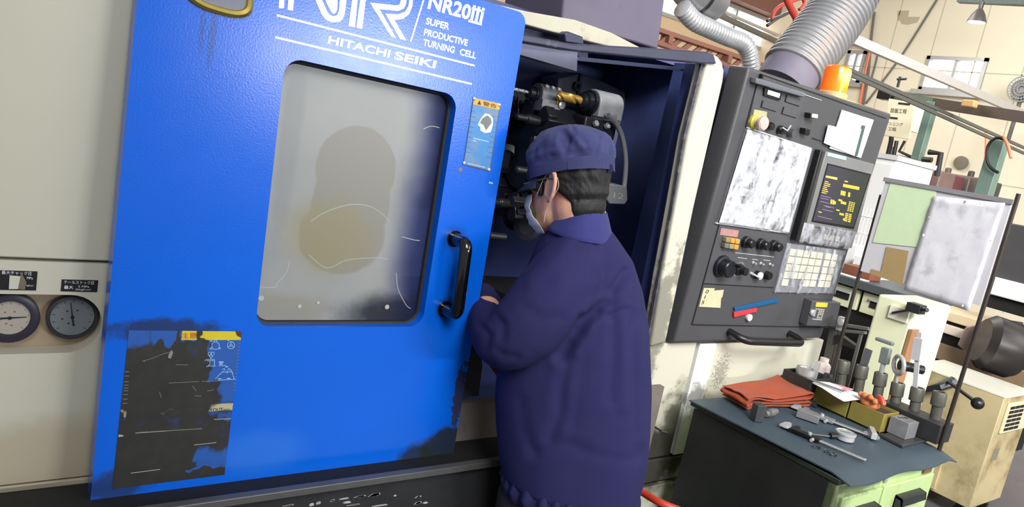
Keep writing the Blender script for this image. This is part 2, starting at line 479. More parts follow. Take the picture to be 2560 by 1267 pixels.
# --- two black nameplates above the slot
m_plate = mat('black_nameplate', (26, 26, 28), .4, var=.15, dirt=(70, 66, 58), dscale=20, dlo=.6, dhi=.8)
def yq(px, py, y=Y0 - .0022): return U(px, py, 1, y)
n1 = U(0, 0, 1, Y0)
k = M(); k.box(U(-75, 725, 1, Y0).x, U(90, 725, 1, Y0).x, Y0 - .002, Y0 + .001, U(30, 724, 1, Y0).z, U(30, 676, 1, Y0).z)
np1 = k.build('nameplate', m_plate, lathe); np1['label'] = 'nameplate for chuck pressure with a torn sticker'
text('lettering', '最大チャック圧', yq(4, 685), yq(80, 688), yq(4, 676), (0, -1, 0), m_white, np1, False)
text('lettering', 'MPa', yq(67, 697), yq(82, 698), yq(67, 691), (0, -1, 0), m_white, np1, False)
text('lettering', 'kgf/cm²', yq(66, 716), yq(84, 717), yq(66, 711), (0, -1, 0), m_white, np1, False)
k = M(); k.prism([yq(22, 722), yq(45, 722), yq(51, 690), yq(24, 688)], (0, -.0012, 0)); k.build('torn_sticker', mat('torn_paper', (206, 204, 190), .6), np1)
k = M(); k.prism([yq(46, 722), yq(62, 724), yq(66, 705), yq(55, 684), yq(51, 690)], (0, -.0008, 0)); k.build('tape_residue', mat('tape_residue', (116, 110, 92), .5), np1)
k = M(); k.box(U(152, 725, 1, Y0).x, U(243, 725, 1, Y0).x, Y0 - .002, Y0 + .001, U(200, 728, 1, Y0).z, U(200, 699, 1, Y0).z)
np2 = k.build('nameplate', m_plate, lathe); np2['label'] = 'nameplate for tailstock pressure'
text('lettering', 'テールストック圧', yq(160, 709), yq(236, 711), yq(160, 700.5), (0, -1, 0), m_white, np2, False)
text('lettering', '最大', yq(160, 722), yq(183, 722.5), yq(160, 713), (0, -1, 0), m_white, np2, False, bold=.01)
text('lettering', '2 MPa', yq(195, 718), yq(223, 719), yq(195, 713), (0, -1, 0), m_white, np2, False)
text('lettering', '20kgf/cm²', yq(188, 726), yq(228, 727), yq(188, 721), (0, -1, 0), m_white, np2, False)

# --- apron and rail under the door
k = M(); k.box(-.9, 1.62, 1.345, 1.44, 0.12, 0.776); ap = k.build('apron', m_apron, lathe, bevel=.003)
k = M(); k.box(-.9, 1.34, 1.325, 1.345, .770, .787); k.build('rail_edge', mat('worn_rail_edge', (104, 104, 102), .4, .5, var=.25), lathe, bevel=.002)
k = M(); k.box(-.9, 1.34, 1.345, 1.46, .7705, .780); k.build('rail_top', m_gapk, lathe)
k = M()
for a, b, w, h in ((935, 1240, 15, 5), (900, 1242, 14, 3), (862, 1248, 12, 2), (868, 1256, 10, 2), (795, 1257, 6, 3), (828, 1253, 6, 3), (780, 1262, 6, 3), (720, 1264, 14, 2), (1046, 1244, 7, 3), (1044, 1258, 9, 4), (1062, 1257, 6, 2), (988, 1238, 3, 2), (880, 1264, 16, 2), (950, 1264, 20, 2)):
    for _ in range(2):
        jx, jy = random.uniform(-3, 3), random.uniform(-2, 2)
        pts = [(a - w + jx, b + jy + h * .6), (a + w * .3 + jx, b + jy + h * .4 - w * .1), (a + w + jx, b + jy - h * .2 - w * .14), (a + w * .9 + jx, b + jy - h - w * .14), (a - w * .2 + jx, b + jy - h * .9)]
        k.prism([U(x, y, 1, 1.3448) for x, y in pts], (0, -.0006, 0))
k.build('paint_chips', mat('chipped_white', (196, 198, 194), .5), ap)

# ------------------------------------------------------------------ blue sliding door (own tilted frame: x along, z up, -y outward)
TD = math.radians(2.0)
DOOR_O = Vector((0.20, 1.40, 0.78))
MD = Matrix.Translation(DOOR_O) @ Matrix.Rotation(-TD, 4, 'X'); MDi = MD.inverted()
DN = (MD.to_3x3() @ Vector((0, -1, 0))).normalized()
def D(px, py, out=0.0):
    p = MDi @ onplane(px, py, DOOR_O + DN * out, DN); return Vector((p.x, -out, p.z))
def D2(px, py):
    p = D(px, py); return Vector((p.x, p.z))
uL = (D(289, 600).x + D(240, 1080).x) / 2; uR = (D(1300, 130).x + D(1202, 719).x + D(1165, 960).x) / 3
vB = (D(240, 1257).z + D(1120, 1142).z) / 2; vT = D(1314, 34).z
dout = rounded([(uL, vB), (uR, vB), (uR, vT), (uL, vT)], [.004, .004, .025, .025], 5)
dwin = rounded([(D2(637, 818.7) + D2(639, 819)) / 2, D2(1055, 816), D2(1145, 238.7), D2(714, 141.5)][::1], .034, 8)
oo, ii = matched(dout, dwin)
BLUE = (4, 98, 220)
lr = D(1115, 1120); lr2 = D(1130, 1030); hb_ = D(1118, 772); ht_ = D(1136, 594); lb = D(430, 830); bl = D(240, 1180); ey = D(540, 60)
def s3(p): return (p.x, 0.0, p.z)
m_blue = mat('blue_door_paint', BLUE, 0.22, var=0.06, vscale=3, bump=.06, bscale=260,
    stains=[((38, 44, 44), s3(lr), (.075, .3, .055), .96, dict(warp=.5, nscale=14, soft=.35)),
            ((38, 44, 44), s3(D(1040, 1142)), (.05, .3, .035), .9, dict(warp=.6, nscale=18)),
            ((52, 46, 40), s3(D(1150, 985)), (.018, .3, .07), .9, dict(warp=1.6, nscale=40, soft=.2)),
            ((24, 34, 60), s3(hb_), (.028, .3, .024), .85, dict(warp=.35, nscale=25, soft=.9)),
            ((30, 60, 130), s3(ht_), (.03, .3, .026), .6, dict(warp=.3, nscale=25, soft=.9)),
            ((40, 44, 46), s3(D(420, 826)), (.09, .3, .022), .8, dict(warp=.8, nscale=22)),
            ((40, 44, 50), s3(D(300, 1210)), (.06, .3, .03), .75, dict(warp=.8, nscale=16)),
            ((40, 44, 46), s3(D(860, 1184)), (.12, .3, .006), .85, dict(warp=.9, nscale=30)),
            ((60, 130, 220), s3(D(650, 1130)), (.09, .3, .045), .35, dict(warp=.3, nscale=10, soft=1.0)),
            ((36, 70, 120), s3(D(530, 95)), (.006, .3, .05), .5, dict(warp=.25, nscale=30, soft=.8)),
            ((36, 70, 120), s3(D(505, 75)), (.005, .3, .04), .45, dict(warp=.25, nscale=30, soft=.8))])
k = M(); k.ringplate([(p.x, 0, p.y) for p in oo], [(p.x, 0, p.y) for p in ii], (0, .045, 0))
door = k.build('sliding_door', m_blue, lathe, ang=50); door['label'] = 'blue sliding door with a foggy window'
door.matrix_parent_inverse = Matrix.Identity(4)
door.matrix_parent_inverse = WM[lathe.name].inverted(); door.matrix_basis = MD; WM[door.name] = MD.copy()
# rounded seal round the window opening
k = M(); k.tube([(p.x, .030, p.y) for p in dwin] + [(dwin[0].x, .030, dwin[0].y)], .007, 8, False)
k.build('window_seal', mat('black_rubber', (26, 28, 36), .6), door, True)
# foggy polycarbonate pane
pm = bpy.data.materials.new('foggy_pane'); pm.use_nodes = True; MATS['foggy_pane'] = pm
q = NT(pm); b = q.n['Principled BSDF']
base = q.mix(q.noise(7, 3), lin((136, 139, 138)), lin((156, 157, 154)))
pc = D(895, 560); pt = D(908, 425); pb = D(870, 600)
pm_ = D(893, 520); f1 = q.math('MAXIMUM', q.blob((pt.x, 0, pt.z), (.090, .5, .088), .06, .10, 12), q.blob((pm_.x, 0, pm_.z), (.088, .5, .11), .06, .08, 12)); f2 = q.blob((pb.x, 0, pb.z), (.098, .5, .080), .10, .12, 14)
f12 = q.math('MAXIMUM', f1, f2)
base = q.mix(f12, base, lin((134, 132, 124)))
base = q.mix(q.math('MULTIPLY', q.blob((pb.x - .03, 0, pb.z), (.09, .5, .075), .9, .35, 12), .55), base, lin((138, 130, 84)))
cl = q.math('MULTIPLY', q.blob((D(700, 800).x, 0, D(700, 800).z), (.1, .5, .05), .8, .6, 12), .4)
base = q.mix(cl, base, lin((126, 118, 84)))
base = q.mix(q.math('MULTIPLY', q.blob((D(740, 330).x, 0, D(740, 330).z), (.02, .5, .2), .8, .5, 10), .4), base, lin((120, 122, 122)))
tr = q.node('ShaderNodeBsdfTransparent'); tr.inputs[0].default_value = (.62, .66, .78, 1)
# the film is worn thin along the right side and the lower right corner
co = q.node('ShaderNodeSeparateXYZ'); q.l.new(q.coords(), co.inputs[0])
ur = (D(1145, 239).x + D(1055, 816).x) / 2
worn = q.ramp(q.math('ADD', co.outputs[0], q.math('MULTIPLY', q.math('SUBTRACT', q.noise(6, 3), .5), .05)), ur - .115, ur - .015)
low = q.blob((D(1000, 800).x, 0, D(1000, 800).z), (.12, .5, .05), 1.0, .4, 12)
op = q.math('MULTIPLY', q.math('MAXIMUM', worn, low), .90)
base = q.mix(q.math('MULTIPLY', worn, .8), base, lin((70, 82, 150)))
q.l.new(base, b.inputs['Base Color']); b.inputs['Roughness'].default_value = .38
mx = q.node('ShaderNodeMixShader'); q.l.new(op, mx.inputs[0]); q.l.new(b.outputs[0], mx.inputs[1]); q.l.new(tr.outputs[0], mx.inputs[2])
q.l.new(mx.outputs[0], q.n['Material Output'].inputs['Surface'])
k = M(); k.prism([(p.x, .030, p.y) for p in rounded([D2(632, 824), D2(1062, 822), D2(1152, 232), D2(708, 134)], .02, 4)], (0, .008, 0))
pane = k.build('window_pane', pm, door, True); pane['label'] = 'fogged window with a stained patch'
# scratches and bolt heads seen on the pane
for pl in ([(790, 560), (830, 535), (890, 517), (940, 522), (975, 545), (990, 562)], [(785, 645), (830, 678), (880, 658), (950, 652), (985, 655)], [(1006, 690), (1010, 730), (1030, 770), (1042, 780)], [(1020, 598), (1050, 606), (1065, 608)], [(735, 660), (728, 690), (700, 722)], [(655, 726), (690, 728), (707, 724)], [(1075, 325), (1095, 318), (1115, 322)]):
    k = M(); P = smoothpath([D(x, y) + Vector((0, .0296, 0)) for x, y in pl], 5)
    for i in range(len(P) - 1):
        dd = (P[i + 1] - P[i]).normalized(); w = Vector((-dd.z, 0, dd.x)) * .0008
        k.prism([P[i] - w, P[i] + w, P[i + 1] + w, P[i + 1] - w], (0, .0003, 0))
    k.build('scratch', mat('pane_scratch', (172, 174, 166), .5), door, True)
for x, y, r in ((664, 755, 6.5), (761, 775, 5), (808, 766, 4), (982, 776, 6)):
    p = D(x, y); k = M(); k.lathe([(r * .0009, 0), (r * .0009, .001), (.0001, .0012)], (p.x, .0297, p.z), (0, -1, 0), 14)
    k.build('rivet', mat('dull_rivet', (178, 178, 168), .5), door, True)
# handle
A0 = D(1136, 596); A1 = D(1112, 772)
k = M(); h = .055
path = [A0 + Vector((0, 0, 0)), A0 + Vector((0, -h + .022, 0))] + arc(A0 + Vector((0, -h + .02, 0)), A0 + Vector((0, -h, 0)), A0 + Vector((0, -h, -.022)), 6)[1:]
zt = A0.z - .022; zb = A1.z + .022
path += [Vector(((A0.x + A1.x) / 2, -h, (zt + zb) / 2))] + arc(Vector((A1.x, -h, zb)), Vector((A1.x, -h, A1.z)), Vector((A1.x, -h + .022, A1.z)), 6) + [A1]
k.tube(path, .0145, 16); k.lathe([(.019, 0), (.019, .004), (.0001, .004)], A0, (0, -1, 0), 20); k.lathe([(.019, 0), (.019, .004), (.0001, .004)], A1, (0, -1, 0), 20)
k.build('handle', mat('gloss_black_handle', (10, 10, 12), .12, coat=.6, var=.02), door, True)
# lettering and rules
m_let = mat('white_lettering', (232, 240, 248), .35, var=.02)
N_ = (0, -1, 0)
def Z2(x, y, o=0.0): return D(x / 2.7234 + 400, y / 2.7234)
def dtext(s, a, b, c, bold=.0): text('lettering', s, Z2(*a), Z2(*b), Z2(*c), N_, m_let, door, True, bold)
def stroke(kk, pts, w, n=6, sm=True):
    P = [Z2(x, y) for x, y in pts]
    if sm and len(P) > 2: P = smoothpath(P, n)
    L = []; R = []
    for i, p in enumerate(P):
        t = (P[min(i + 1, len(P) - 1)] - P[max(i - 1, 0)]).normalized(); x = Vector((-t.z, 0, t.x)) * w / 2
        L.append(p + x + Vector((0, -.0006, 0))); R.append(p - x + Vector((0, -.0006, 0)))
    for i in range(len(P) - 1):
        kk.add([L[i], L[i + 1], R[i + 1], R[i]], [(0, 1, 2, 3)])
px1 = .00037     # one zoomed pixel in metres on the door
dtext('NR20Ⅲ', (1818, 60), (2188, 163), (1842, -52), .035)
k = M(); stroke(k, [(2122, 56), (2206, 79)], 14 * px1); stroke(k, [(2098, 141), (2190, 166)], 14 * px1); k.build('numeral_bars', m_let, door, True)
dtext('SUPER', (1805, 165), (1966, 205), (1814, 117), .035)
dtext('PRODUCTIVE', (1793, 240), (2090, 315), (1801, 193), .035)
dtext('TURNING', (1785, 310), (2000, 364), (1795, 263), .035)
dtext('CELL', (2036, 374), (2148, 402), (2044, 328), .035)
dtext('HITACHI', (1138, 296), (1560, 394), (1150, 240), .035)
dtext('SEIKI', (1588, 402), (1872, 468), (1600, 346), .035)
k = M()
def Z6(x, y): return D(x / 4.4138 + 660, y / 4.4138) + Vector((0, -.0002, 0))
def poly6(pts): k.prism([Z6(*p) for p in pts], (0, -.0006, 0))
# the sweeping N and R, each drawn as doubled bands
poly6([(168, -60), (224, -60), (220, 92), (160, 90)]); poly6([(270, -60), (336, -60), (318, 120), (258, 108)])
ou = smoothpath([(540, -60, 0), (590, 60, 0), (645, 175, 0), (700, 228, 0), (770, 246, 0), (832, 238, 0), (872, 200, 0), (892, 130, 0), (910, -10, 0), (914, -60, 0)], 5)
inn = smoothpath([(612, -60, 0), (648, 20, 0), (692, 115, 0), (722, 158, 0), (762, 176, 0), (800, 168, 0), (820, 130, 0), (828, 80, 0), (834, -10, 0), (838, -60, 0)], 5)
A_ = [Z6(p.x, p.y) for p in ou]; B_ = [Z6(p.x, p.y) for p in inn]; o3 = Vector((0, -.0006, 0))
for i in range(len(A_) - 1): k.add([A_[i] + o3, A_[i + 1] + o3, B_[i + 1] + o3, B_[i] + o3], [(0, 1, 2, 3)])
poly6([(652, -60), (690, 40), (738, 130), (762, 152), (790, 146), (806, 100), (814, -60)])
poly6([(978, -60), (1038, -60), (1002, 300), (930, 288)]); poly6([(1066, -60), (1128, -60), (1082, 320), (1016, 305)])
poly6([(1165, 28), (1465, 60), (1495, 45), (1508, 0), (1510, -60), (1572, -60), (1570, 30), (1545, 92), (1480, 122), (1275, 103), (1455, 418), (1398, 403)])
poly6([(1335, 150), (1480, 158), (1555, 128), (1592, 60), (1605, -60), (1647, -60), (1636, 70), (1600, 155), (1530, 210), (1438, 222), (1572, 450), (1498, 430)])
for q6 in ([(168, -60), (224, -60), (240, -330), (184, -330)], [(270, -60), (336, -60), (352, -330), (286, -330)], [(540, -60), (612, -60), (505, -330), (430, -330)], [(652, -60), (814, -60), (828, -330), (785, -330)],
           [(838, -60), (914, -60), (930, -330), (852, -330)], [(978, -60), (1038, -60), (1058, -330), (998, -330)], [(1066, -60), (1128, -60), (1146, -330), (1086, -330)],
           [(1510, -60), (1572, -60), (1556, -150), (1490, -215), (1400, -232), (1150, -240), (1150, -180), (1390, -172), (1462, -160), (1500, -120)],
           [(1605, -60), (1647, -60), (1632, -190), (1540, -300), (1420, -328), (1150, -335), (1150, -285), (1410, -275), (1510, -250), (1590, -160)]): poly6(q6)
k.build('emblem', m_let, door, True)
k = M(); stroke(k, [(793, 103), (2142, 447)], 11 * px1); stroke(k, [(783, 253), (2122, 572)], 11 * px1); stroke(k, [(1812, -60), (1705, 285)], 10 * px1)
k.build('rule_lines', m_let, door, True)
# gold oval near the top edge
oc = D(545, -18); k = M(); no = 40
def ov(rx, rz, y): return [Vector((oc.x + rx * math.copysign(abs(math.cos(t)) ** .75, math.cos(t)), y, oc.z + rz * math.copysign(abs(math.sin(t)) ** .8, math.sin(t)) - .10 * rx * math.cos(t))) for t in [2 * math.pi * i / no for i in range(no)]]
k.loft([ov(.062, .036, 0), ov(.062, .036, -.004), ov(.057, .031, -.009), ov(.051, .025, -.008), ov(.048, .022, -.002)], False)
k.build('oval_ring', mat('brass', (206, 184, 96), .25, .8, var=.1), door, True)
k = M(); k.prism(ov(.049, .023, -.001), (0, -.002, 0)); k.build('oval_inset', mat('oval_grey', (120, 122, 138), .4), door, True)

# --- warning plate at the right of the window
W4 = [D(1183, 243), D(1251, 258), D(1224, 428), D(1157, 412)]
k = M(); k.prism(W4, (0, -.0012, 0)); wp = k.build('warning_plate', mat('worn_blue_plate', (62, 134, 200), .4, var=.12, vscale=25, dirt=(128, 140, 150), dscale=26, dlo=.45, dhi=.75), door, True); wp['label'] = 'worn warning plate with an orange heading'
def bil(Q, s, t, y=0.0):
    p = Q[0].lerp(Q[1], s).lerp(Q[3].lerp(Q[2], s), t); return Vector((p.x, y, p.z))
def band(Q, s0, s1, t0, t1, y): return [bil(Q, s0, t0, y), bil(Q, s1, t0, y), bil(Q, s1, t1, y), bil(Q, s0, t1, y)]
k = M(); k.prism(band(W4, .02, .99, .01, .10, -.0012), (0, -.0005, 0)); k.build('heading', mat('orange_heading', (236, 170, 62), .45, var=.1), door, True)
text('lettering', '警告', bil(W4, .36, .085, -.0018), bil(W4, .86, .085, -.0018), bil(W4, .36, .025, -.0018), N_, m_ink, door)
k = M(); k.prism([bil(W4, .16, .085, -.0018), bil(W4, .30, .085, -.0018), bil(W4, .23, .025, -.0018)], (0, -.0003, 0)); k.build('warning_triangle', m_ink, door, True)
k = M(); pts = [(.50, .19), (.66, .19), (.80, .24), (.84, .32), (.80, .44), (.60, .47), (.42, .45), (.40, .40), (.30, .38), (.35, .30), (.42, .24)]
k.prism([bil(W4, s, t, -.0012) for s, t in pts], (0, -.0005, 0)); k.build('pictogram', m_white, door, True)
k = M(); k.prism([bil(W4, s, t, -.0017) for s, t in [(.58, .21), (.72, .24), (.78, .30), (.62, .43), (.50, .36), (.36, .34), (.42, .27)]], (0, -.0004, 0)); k.build('pictogram_shape', mat('pictogram_grey', (120, 122, 122), .5), door, True)
k = M()
for i in range(9):
    t = .2 + i * .075
    for s0, s1 in ((.03, .12 + .1 * random.random()), (.84 - .08 * random.random(), .97)):
        k.prism(band(W4, s0, s1, t, t + .004, -.0012), (0, -.0004, 0))
k.prism(band(W4, 0, .02, 0, 1, -.0012), (0, -.0005, 0)); k.prism(band(W4, .98, 1, 0, 1, -.0012), (0, -.0005, 0)); k.prism(band(W4, 0, 1, .985, 1, -.0012), (0, -.0005, 0))
k.build('border_marks', mat('rusty_border', (92, 84, 84), .6), door, True)
k = M()
for t, s0, s1 in ((.575, .2, .8), (.61, .2, .34), (.955, .15, .8)): k.prism(band(W4, s0, s1, t, t + .012, -.0012), (0, -.0003, 0))
k.build('small_print', mat('faded_print', (176, 206, 236), .5), door, True)
for s, t in ((.04, .02), (.96, .03), (.03, .97), (.96, .98)):
    p = bil(W4, s, t, -.001); k = M(); k.lathe([(.0042, 0), (.0042, .001), (.002, .003), (.0001, .0034)], p, (0, -1, 0), 14); k.build('rivet', mat('bright_rivet', (222, 224, 224), .3, .5), door, True)
p = D(1151, 425); k = M(); k.lathe([(.0055, 0), (.0045, .001), (.0001, .0014)], p, (0, -1, 0), 12); k.build('filled_hole', mat('rust_spot', (140, 120, 120), .7), door, True)
k = M(); k.prism(rounded([(D2(1222, 454)), D2(1231, 456), D2(1231, 459.5), D2(1222, 457.5)], .0004, 2) and [D(1222, 454), D(1232, 456), D(1232, 460), D(1222, 458)], (0, -.0006, 0)); k.build('paint_nick', mat('nick', (170, 190, 220), .5), door, True)

# --- big diagram plate at the lower left, most of it under black grime
def gmat(name, rgb):
    m = bpy.data.materials.new(name); m.use_nodes = True; q = NT(m); b = q.n['Principled BSDF']
    at = q.node('ShaderNodeAttribute', attribute_name='grime')
    f = q.math('ADD', at.outputs['Fac'], q.math('MULTIPLY', q.math('SUBTRACT', q.noise(70, 5, rough=.7), .5), .5))
    f = q.math('MULTIPLY', q.ramp(f, .28, .74), q.ramp(q.noise(11, 5, rough=.7), .12, .42))
    cb = q.mix(q.noise(20, 3), lin(tuple(c * .9 for c in rgb)), lin(rgb))
    dk = q.mix(q.noise(30, 4), lin((34, 34, 33)), lin((56, 55, 52)))
    q.l.new(q.mix(f, cb, dk), b.inputs['Base Color']); b.inputs['Roughness'].default_value = .42
    return m
Q4 = [D(322, 825), D(604, 828), D(561, 1186), D(280, 1222)]
def sb(s, t, s0, s1, t0, t1, e):
    def st(x): x = max(0, min(1, x)); return x * x * (3 - 2 * x)
    return st((s - s0) / e + .5) * st((s1 - s) / e + .5) * st((t - t0) / e + .5) * st((t1 - t) / e + .5)
def grime(s, t):
    w = noise.noise(Vector((s * 7, t * 9, 1.3))) * .05 + noise.noise(Vector((s * 22, t * 25, 4.1))) * .03
    s2 = s + w; t2 = t + w * .6
    c = max(sb(s2, t2, .72, 1.1, -.1, .345, .05), sb(s2, t2, .455, .60, -.1, .075, .03), sb(s2, t2, .635, 1.1, -.1, .06, .03),
            sb(s2, t2, -.1, .2, -.1, .10, .10) * .75, sb(s2, t2, .2, .40, -.1, .075 + .03 * math.sin(s * 40), .05), sb(s2, t2, .86, 1.1, .33, .49, .10) * .8,
            sb(s2, t2, .70, 1.1, .80, .93, .10) * .75, sb(s2, t2, .66, .72, .84, .875, .04), sb(s2, t2, .6, 1.1, .915, .935, .03),
            sb(s2, t2, .88, 1.1, .56, .62, .06) * .6, sb(s2, t2, .75, 1.1, .485, .555, .12), sb(s2, t2, .0, .045, .49, .55, .03) * .55, sb(s2, t2, .5, 1.1, .49, .55, .2) * .42)
    return 1 - c
k = M(); NS, NT_ = 84, 120
vs = [bil(Q4, i / NS, j / NT_, -.0008) for j in range(NT_ + 1) for i in range(NS + 1)]
fs = []; mi = []
for j in range(NT_):
    for i in range(NS):
        fs.append((j * (NS + 1) + i, j * (NS + 1) + i + 1, (j + 1) * (NS + 1) + i + 1, (j + 1) * (NS + 1) + i))
        tt = (j + .5) / NT_; mi.append(1 if tt < .058 and (i + .5) / NS > .45 else 2 if .492 < tt < .545 else 0)
k.add(vs, fs); k.mi = mi
lp = k.build('diagram_plate', [gmat('plate_blue', (38, 92, 178)), gmat('plate_yellow', (226, 204, 44)), gmat('plate_cream', (190, 186, 150))], door, True)
lp['label'] = 'diagram plate with a yellow heading under black grime'
at = lp.data.attributes.new('grime', 'FLOAT', 'POINT')
at.data.foreach_set('value', [grime(i / NS, j / NT_) for j in range(NT_ + 1) for i in range(NS + 1)])
def Z5(x, y): return D(x / 4.6912 + 280, y / 4.6912 + 810) + Vector((0, -.0012, 0))
def lines(kk, segs, w):
    for s in segs:
        P = [Z5(*p) for p in s]
        for a, b in zip(P[:-1], P[1:]):
            d = (b - a).normalized(); x = Vector((-d.z, 0, d.x)) * w / 2
            kk.prism([a - x, a + x, b + x, b - x], (0, -.0003, 0))
def circ(x, y, r, n=20, rx=1.0): return [(x + r * rx * math.cos(2 * math.pi * i / n), y + r * math.sin(2 * math.pi * i / n)) for i in range(n + 1)]
k = M(); W = .0011
lines(k, [circ(1212, 250, 44), [(1195, 212), (1200, 185), (1225, 187), (1228, 213)], [(1170, 262), (1145, 290), (1180, 290), (1188, 284)], [(1250, 265), (1275, 285), (1245, 288), (1238, 282)],
          circ(1393, 245, 42), circ(1393, 245, 12), [(1393, 205), (1393, 233)], [(1358, 268), (1383, 252)], [(1428, 268), (1403, 252)],
          circ(1145, 345, 20), circ(1176, 345, 20), [(1125, 355), (1158, 395), (1196, 352)], [(1158, 395), (1158, 412)], [(1085, 425), (1110, 412), (1200, 410), (1200, 424), (1110, 428)],
          [(1148, 428), (1145, 470), (1105, 500)], [(1200, 424), (1200, 488)], [(1115, 488), (1215, 488)], [(1245, 485), (1335, 482)],
          [(1268, 585), (1300, 545), (1300, 560), (1410, 555)], [(1320, 545), (1320, 520), (1290, 525)], [(1355, 545), (1360, 520), (1380, 520), (1380, 545)], [(1392, 530), (1415, 580)], [(1345, 545), (1350, 575)],
          [(1210, 640), (1270, 575)], [(1400, 550), (1430, 640)], [(1240, 655), (1450, 640)]], W)
for x0, x1, y0, y1 in ((1140, 1178, 190, 200), (1355, 1375, 185, 193), (1250, 1305, 435, 450), (1255, 1295, 458, 472), (1325, 1360, 492, 503), (1240, 1280, 632, 642), (1345, 1385, 628, 640)):
    k.prism([Z5(x0, y1), Z5(x1, y1), Z5(x1, y0), Z5(x0, y0)], (0, -.0003, 0))
k.build('line_drawing', mat('pale_blue_line', (150, 196, 238), .5), door, True)
k = M()
lines(k, [[(665, 688), (1020, 670)], [(1045, 670), (1250, 662)], [(1310, 1122), (1390, 1113)], [(620, 1252), (1055, 1218)], [(360, 432), (450, 405), (600, 345), (690, 320)], [(745, 473), (890, 475)], [(940, 720), (985, 780)], [(965, 835), (1045, 843)], [(555, 790), (575, 860)], [(1115, 780), (1175, 772), (1190, 755)], [(330, 1265), (420, 1258)]], .0008)
for i, yy in enumerate((555, 605, 673, 712, 747, 778, 822, 876, 927)):
    lines(k, [[(145 - (yy - 600) * .07, yy), (200 - (yy - 600) * .07, yy)]], .0010)
for i in range(16):
    yy = 185 + i * 39; lines(k, [[(1485 - (yy - 185) * .115, yy), (1512 - (yy - 185) * .115, yy)]], .0008)
k.prism([Z5(655, 395), Z5(690, 400), Z5(715, 330), Z5(700, 300), Z5(680, 320), Z5(660, 360)], (0, -.0003, 0))
k.prism([Z5(350, 430), Z5(380, 440), Z5(385, 432), Z5(362, 426)], (0, -.0003, 0))
k.build('scratch_marks', mat('scratch_grey', (132, 134, 132), .5), door, True)
def Z4(x, y): return D(x / 2.6015 + 200, y / 2.6015 + 780) + Vector((0, -.0012, 0))
k = M()
for a, b in (((360, 784), (790, 755)), ((740, 862), (885, 846)), ((330, 1045), (520, 1020)), ((870, 696), (980, 690))):
    P = [Z4(*a), Z4(*b)]; d = (P[1] - P[0]).normalized(); x = Vector((-d.z, 0, d.x)) * .0006
    k.prism([P[0] - x, P[0] + x, P[1] + x, P[1] - x], (0, -.0003, 0))
k.prism([Z4(250, 810), Z4(285, 805), Z4(275, 796), Z4(250, 795)], (0, -.0003, 0))
k.build('scratch_marks', mat('scratch_light', (170, 172, 168), .5), door, True)
text('lettering', 'YOUT', Z4(842, 648), Z4(930, 643), Z4(842, 624), N_, m_ink, door)
text('lettering', 'TOOL BOX LA', Z4(560, 662), Z4(836, 650), Z4(560, 638), N_, mat('faint_letter', (66, 64, 56), .5), door) if False else None
text('lettering', '注意', Z4(652, 170), Z4(760, 168), Z4(652, 132), N_, mat('red_letter', (206, 74, 30), .5), door)
k = M(); k.prism([Z4(1010, 122), Z4(1050, 125), Z4(1048, 165), Z4(1020, 150)], (0, -.0006, 0)); k.build('rusty_corner', mat('rusty_corner', (84, 46, 40), .6, var=.2), door, True)
# ------------------------------------------------------------------ frame of the opening, column, chamber, turret
def yp(pts, y): return [U(a, b, 1, y) for a, b in pts]
k = M(); k.prism(yp([(1300, 84), (1427, 109), (1600, 118), (1765, 129), (1785, 135), (1792, 160), (1754, 159), (1429, 127), (1298, 104)], 1.47), (0, .05, 0))
k.build('opening_frame', mat('worn_black_frame', (58, 60, 82), .4, var=.25, vscale=14, dirt=(112, 116, 124), dscale=16, dlo=.62, dhi=.8), lathe, bevel=.004)
k = M(); k.prism(yp([(1754, 159), (1768, 160), (1725, 330), (1690, 520), (1658, 690), (1628, 865), (1616, 865), (1648, 690), (1680, 520), (1712, 330)], 1.49), (0, .008, 0))
k.build('worn_edge', mat('worn_edge_grey', (78, 78, 90), .5, var=.4, vscale=40, dirt=(130, 124, 112), dscale=30, dlo=.5, dhi=.7), lathe)
cols = [(1760, 131), (1778, 133), (1795, 141), (1806, 155), (1811, 178), (1808, 205), (1735, 520), (1700, 690), (1665, 856), (1627, 866), (1657, 690), (1689, 520), (1722, 340), (1766, 165)]
k = M(); k.prism(yp(cols, 1.48), (0, .045, 0)); k.build('column', m_cream, lathe, bevel=.006, seg=3)
# dark work chamber, open at the front
k = M()
k.box(.44, 2.12, 2.34, 2.38, .82, 1.90); k.box(.40, .44, 1.50, 2.38, .82, 1.90)
k.box(2.08, 2.12, 1.56, 2.34, .82, 1.90)
k.prism([(.44, 1.546, .81), (.44, 2.34, .98), (.44, 2.34, .95), (.44, 1.546, .78)], (1.66, 0, 0))
k.box(.44, 2.12, 1.86, 2.38, 1.90, 1.93)
k.build('work_chamber', m_black, lathe)
k = M(); k.prism([(1.70, 1.53, 1.87), (1.74, 1.53, .95), (1.80, 1.53, .95), (1.78, 1.53, 1.87)], (0, .05, 0)); k.build('chamber_side', m_black, lathe)
k = M(); k.prism(yp([(1429, 140), (1742, 172), (1742, 181), (1429, 150)], 1.60), (0, .03, 0)); k.build('inner_lip', mat('lip_navy', (52, 58, 88), .4, var=.1), lathe)
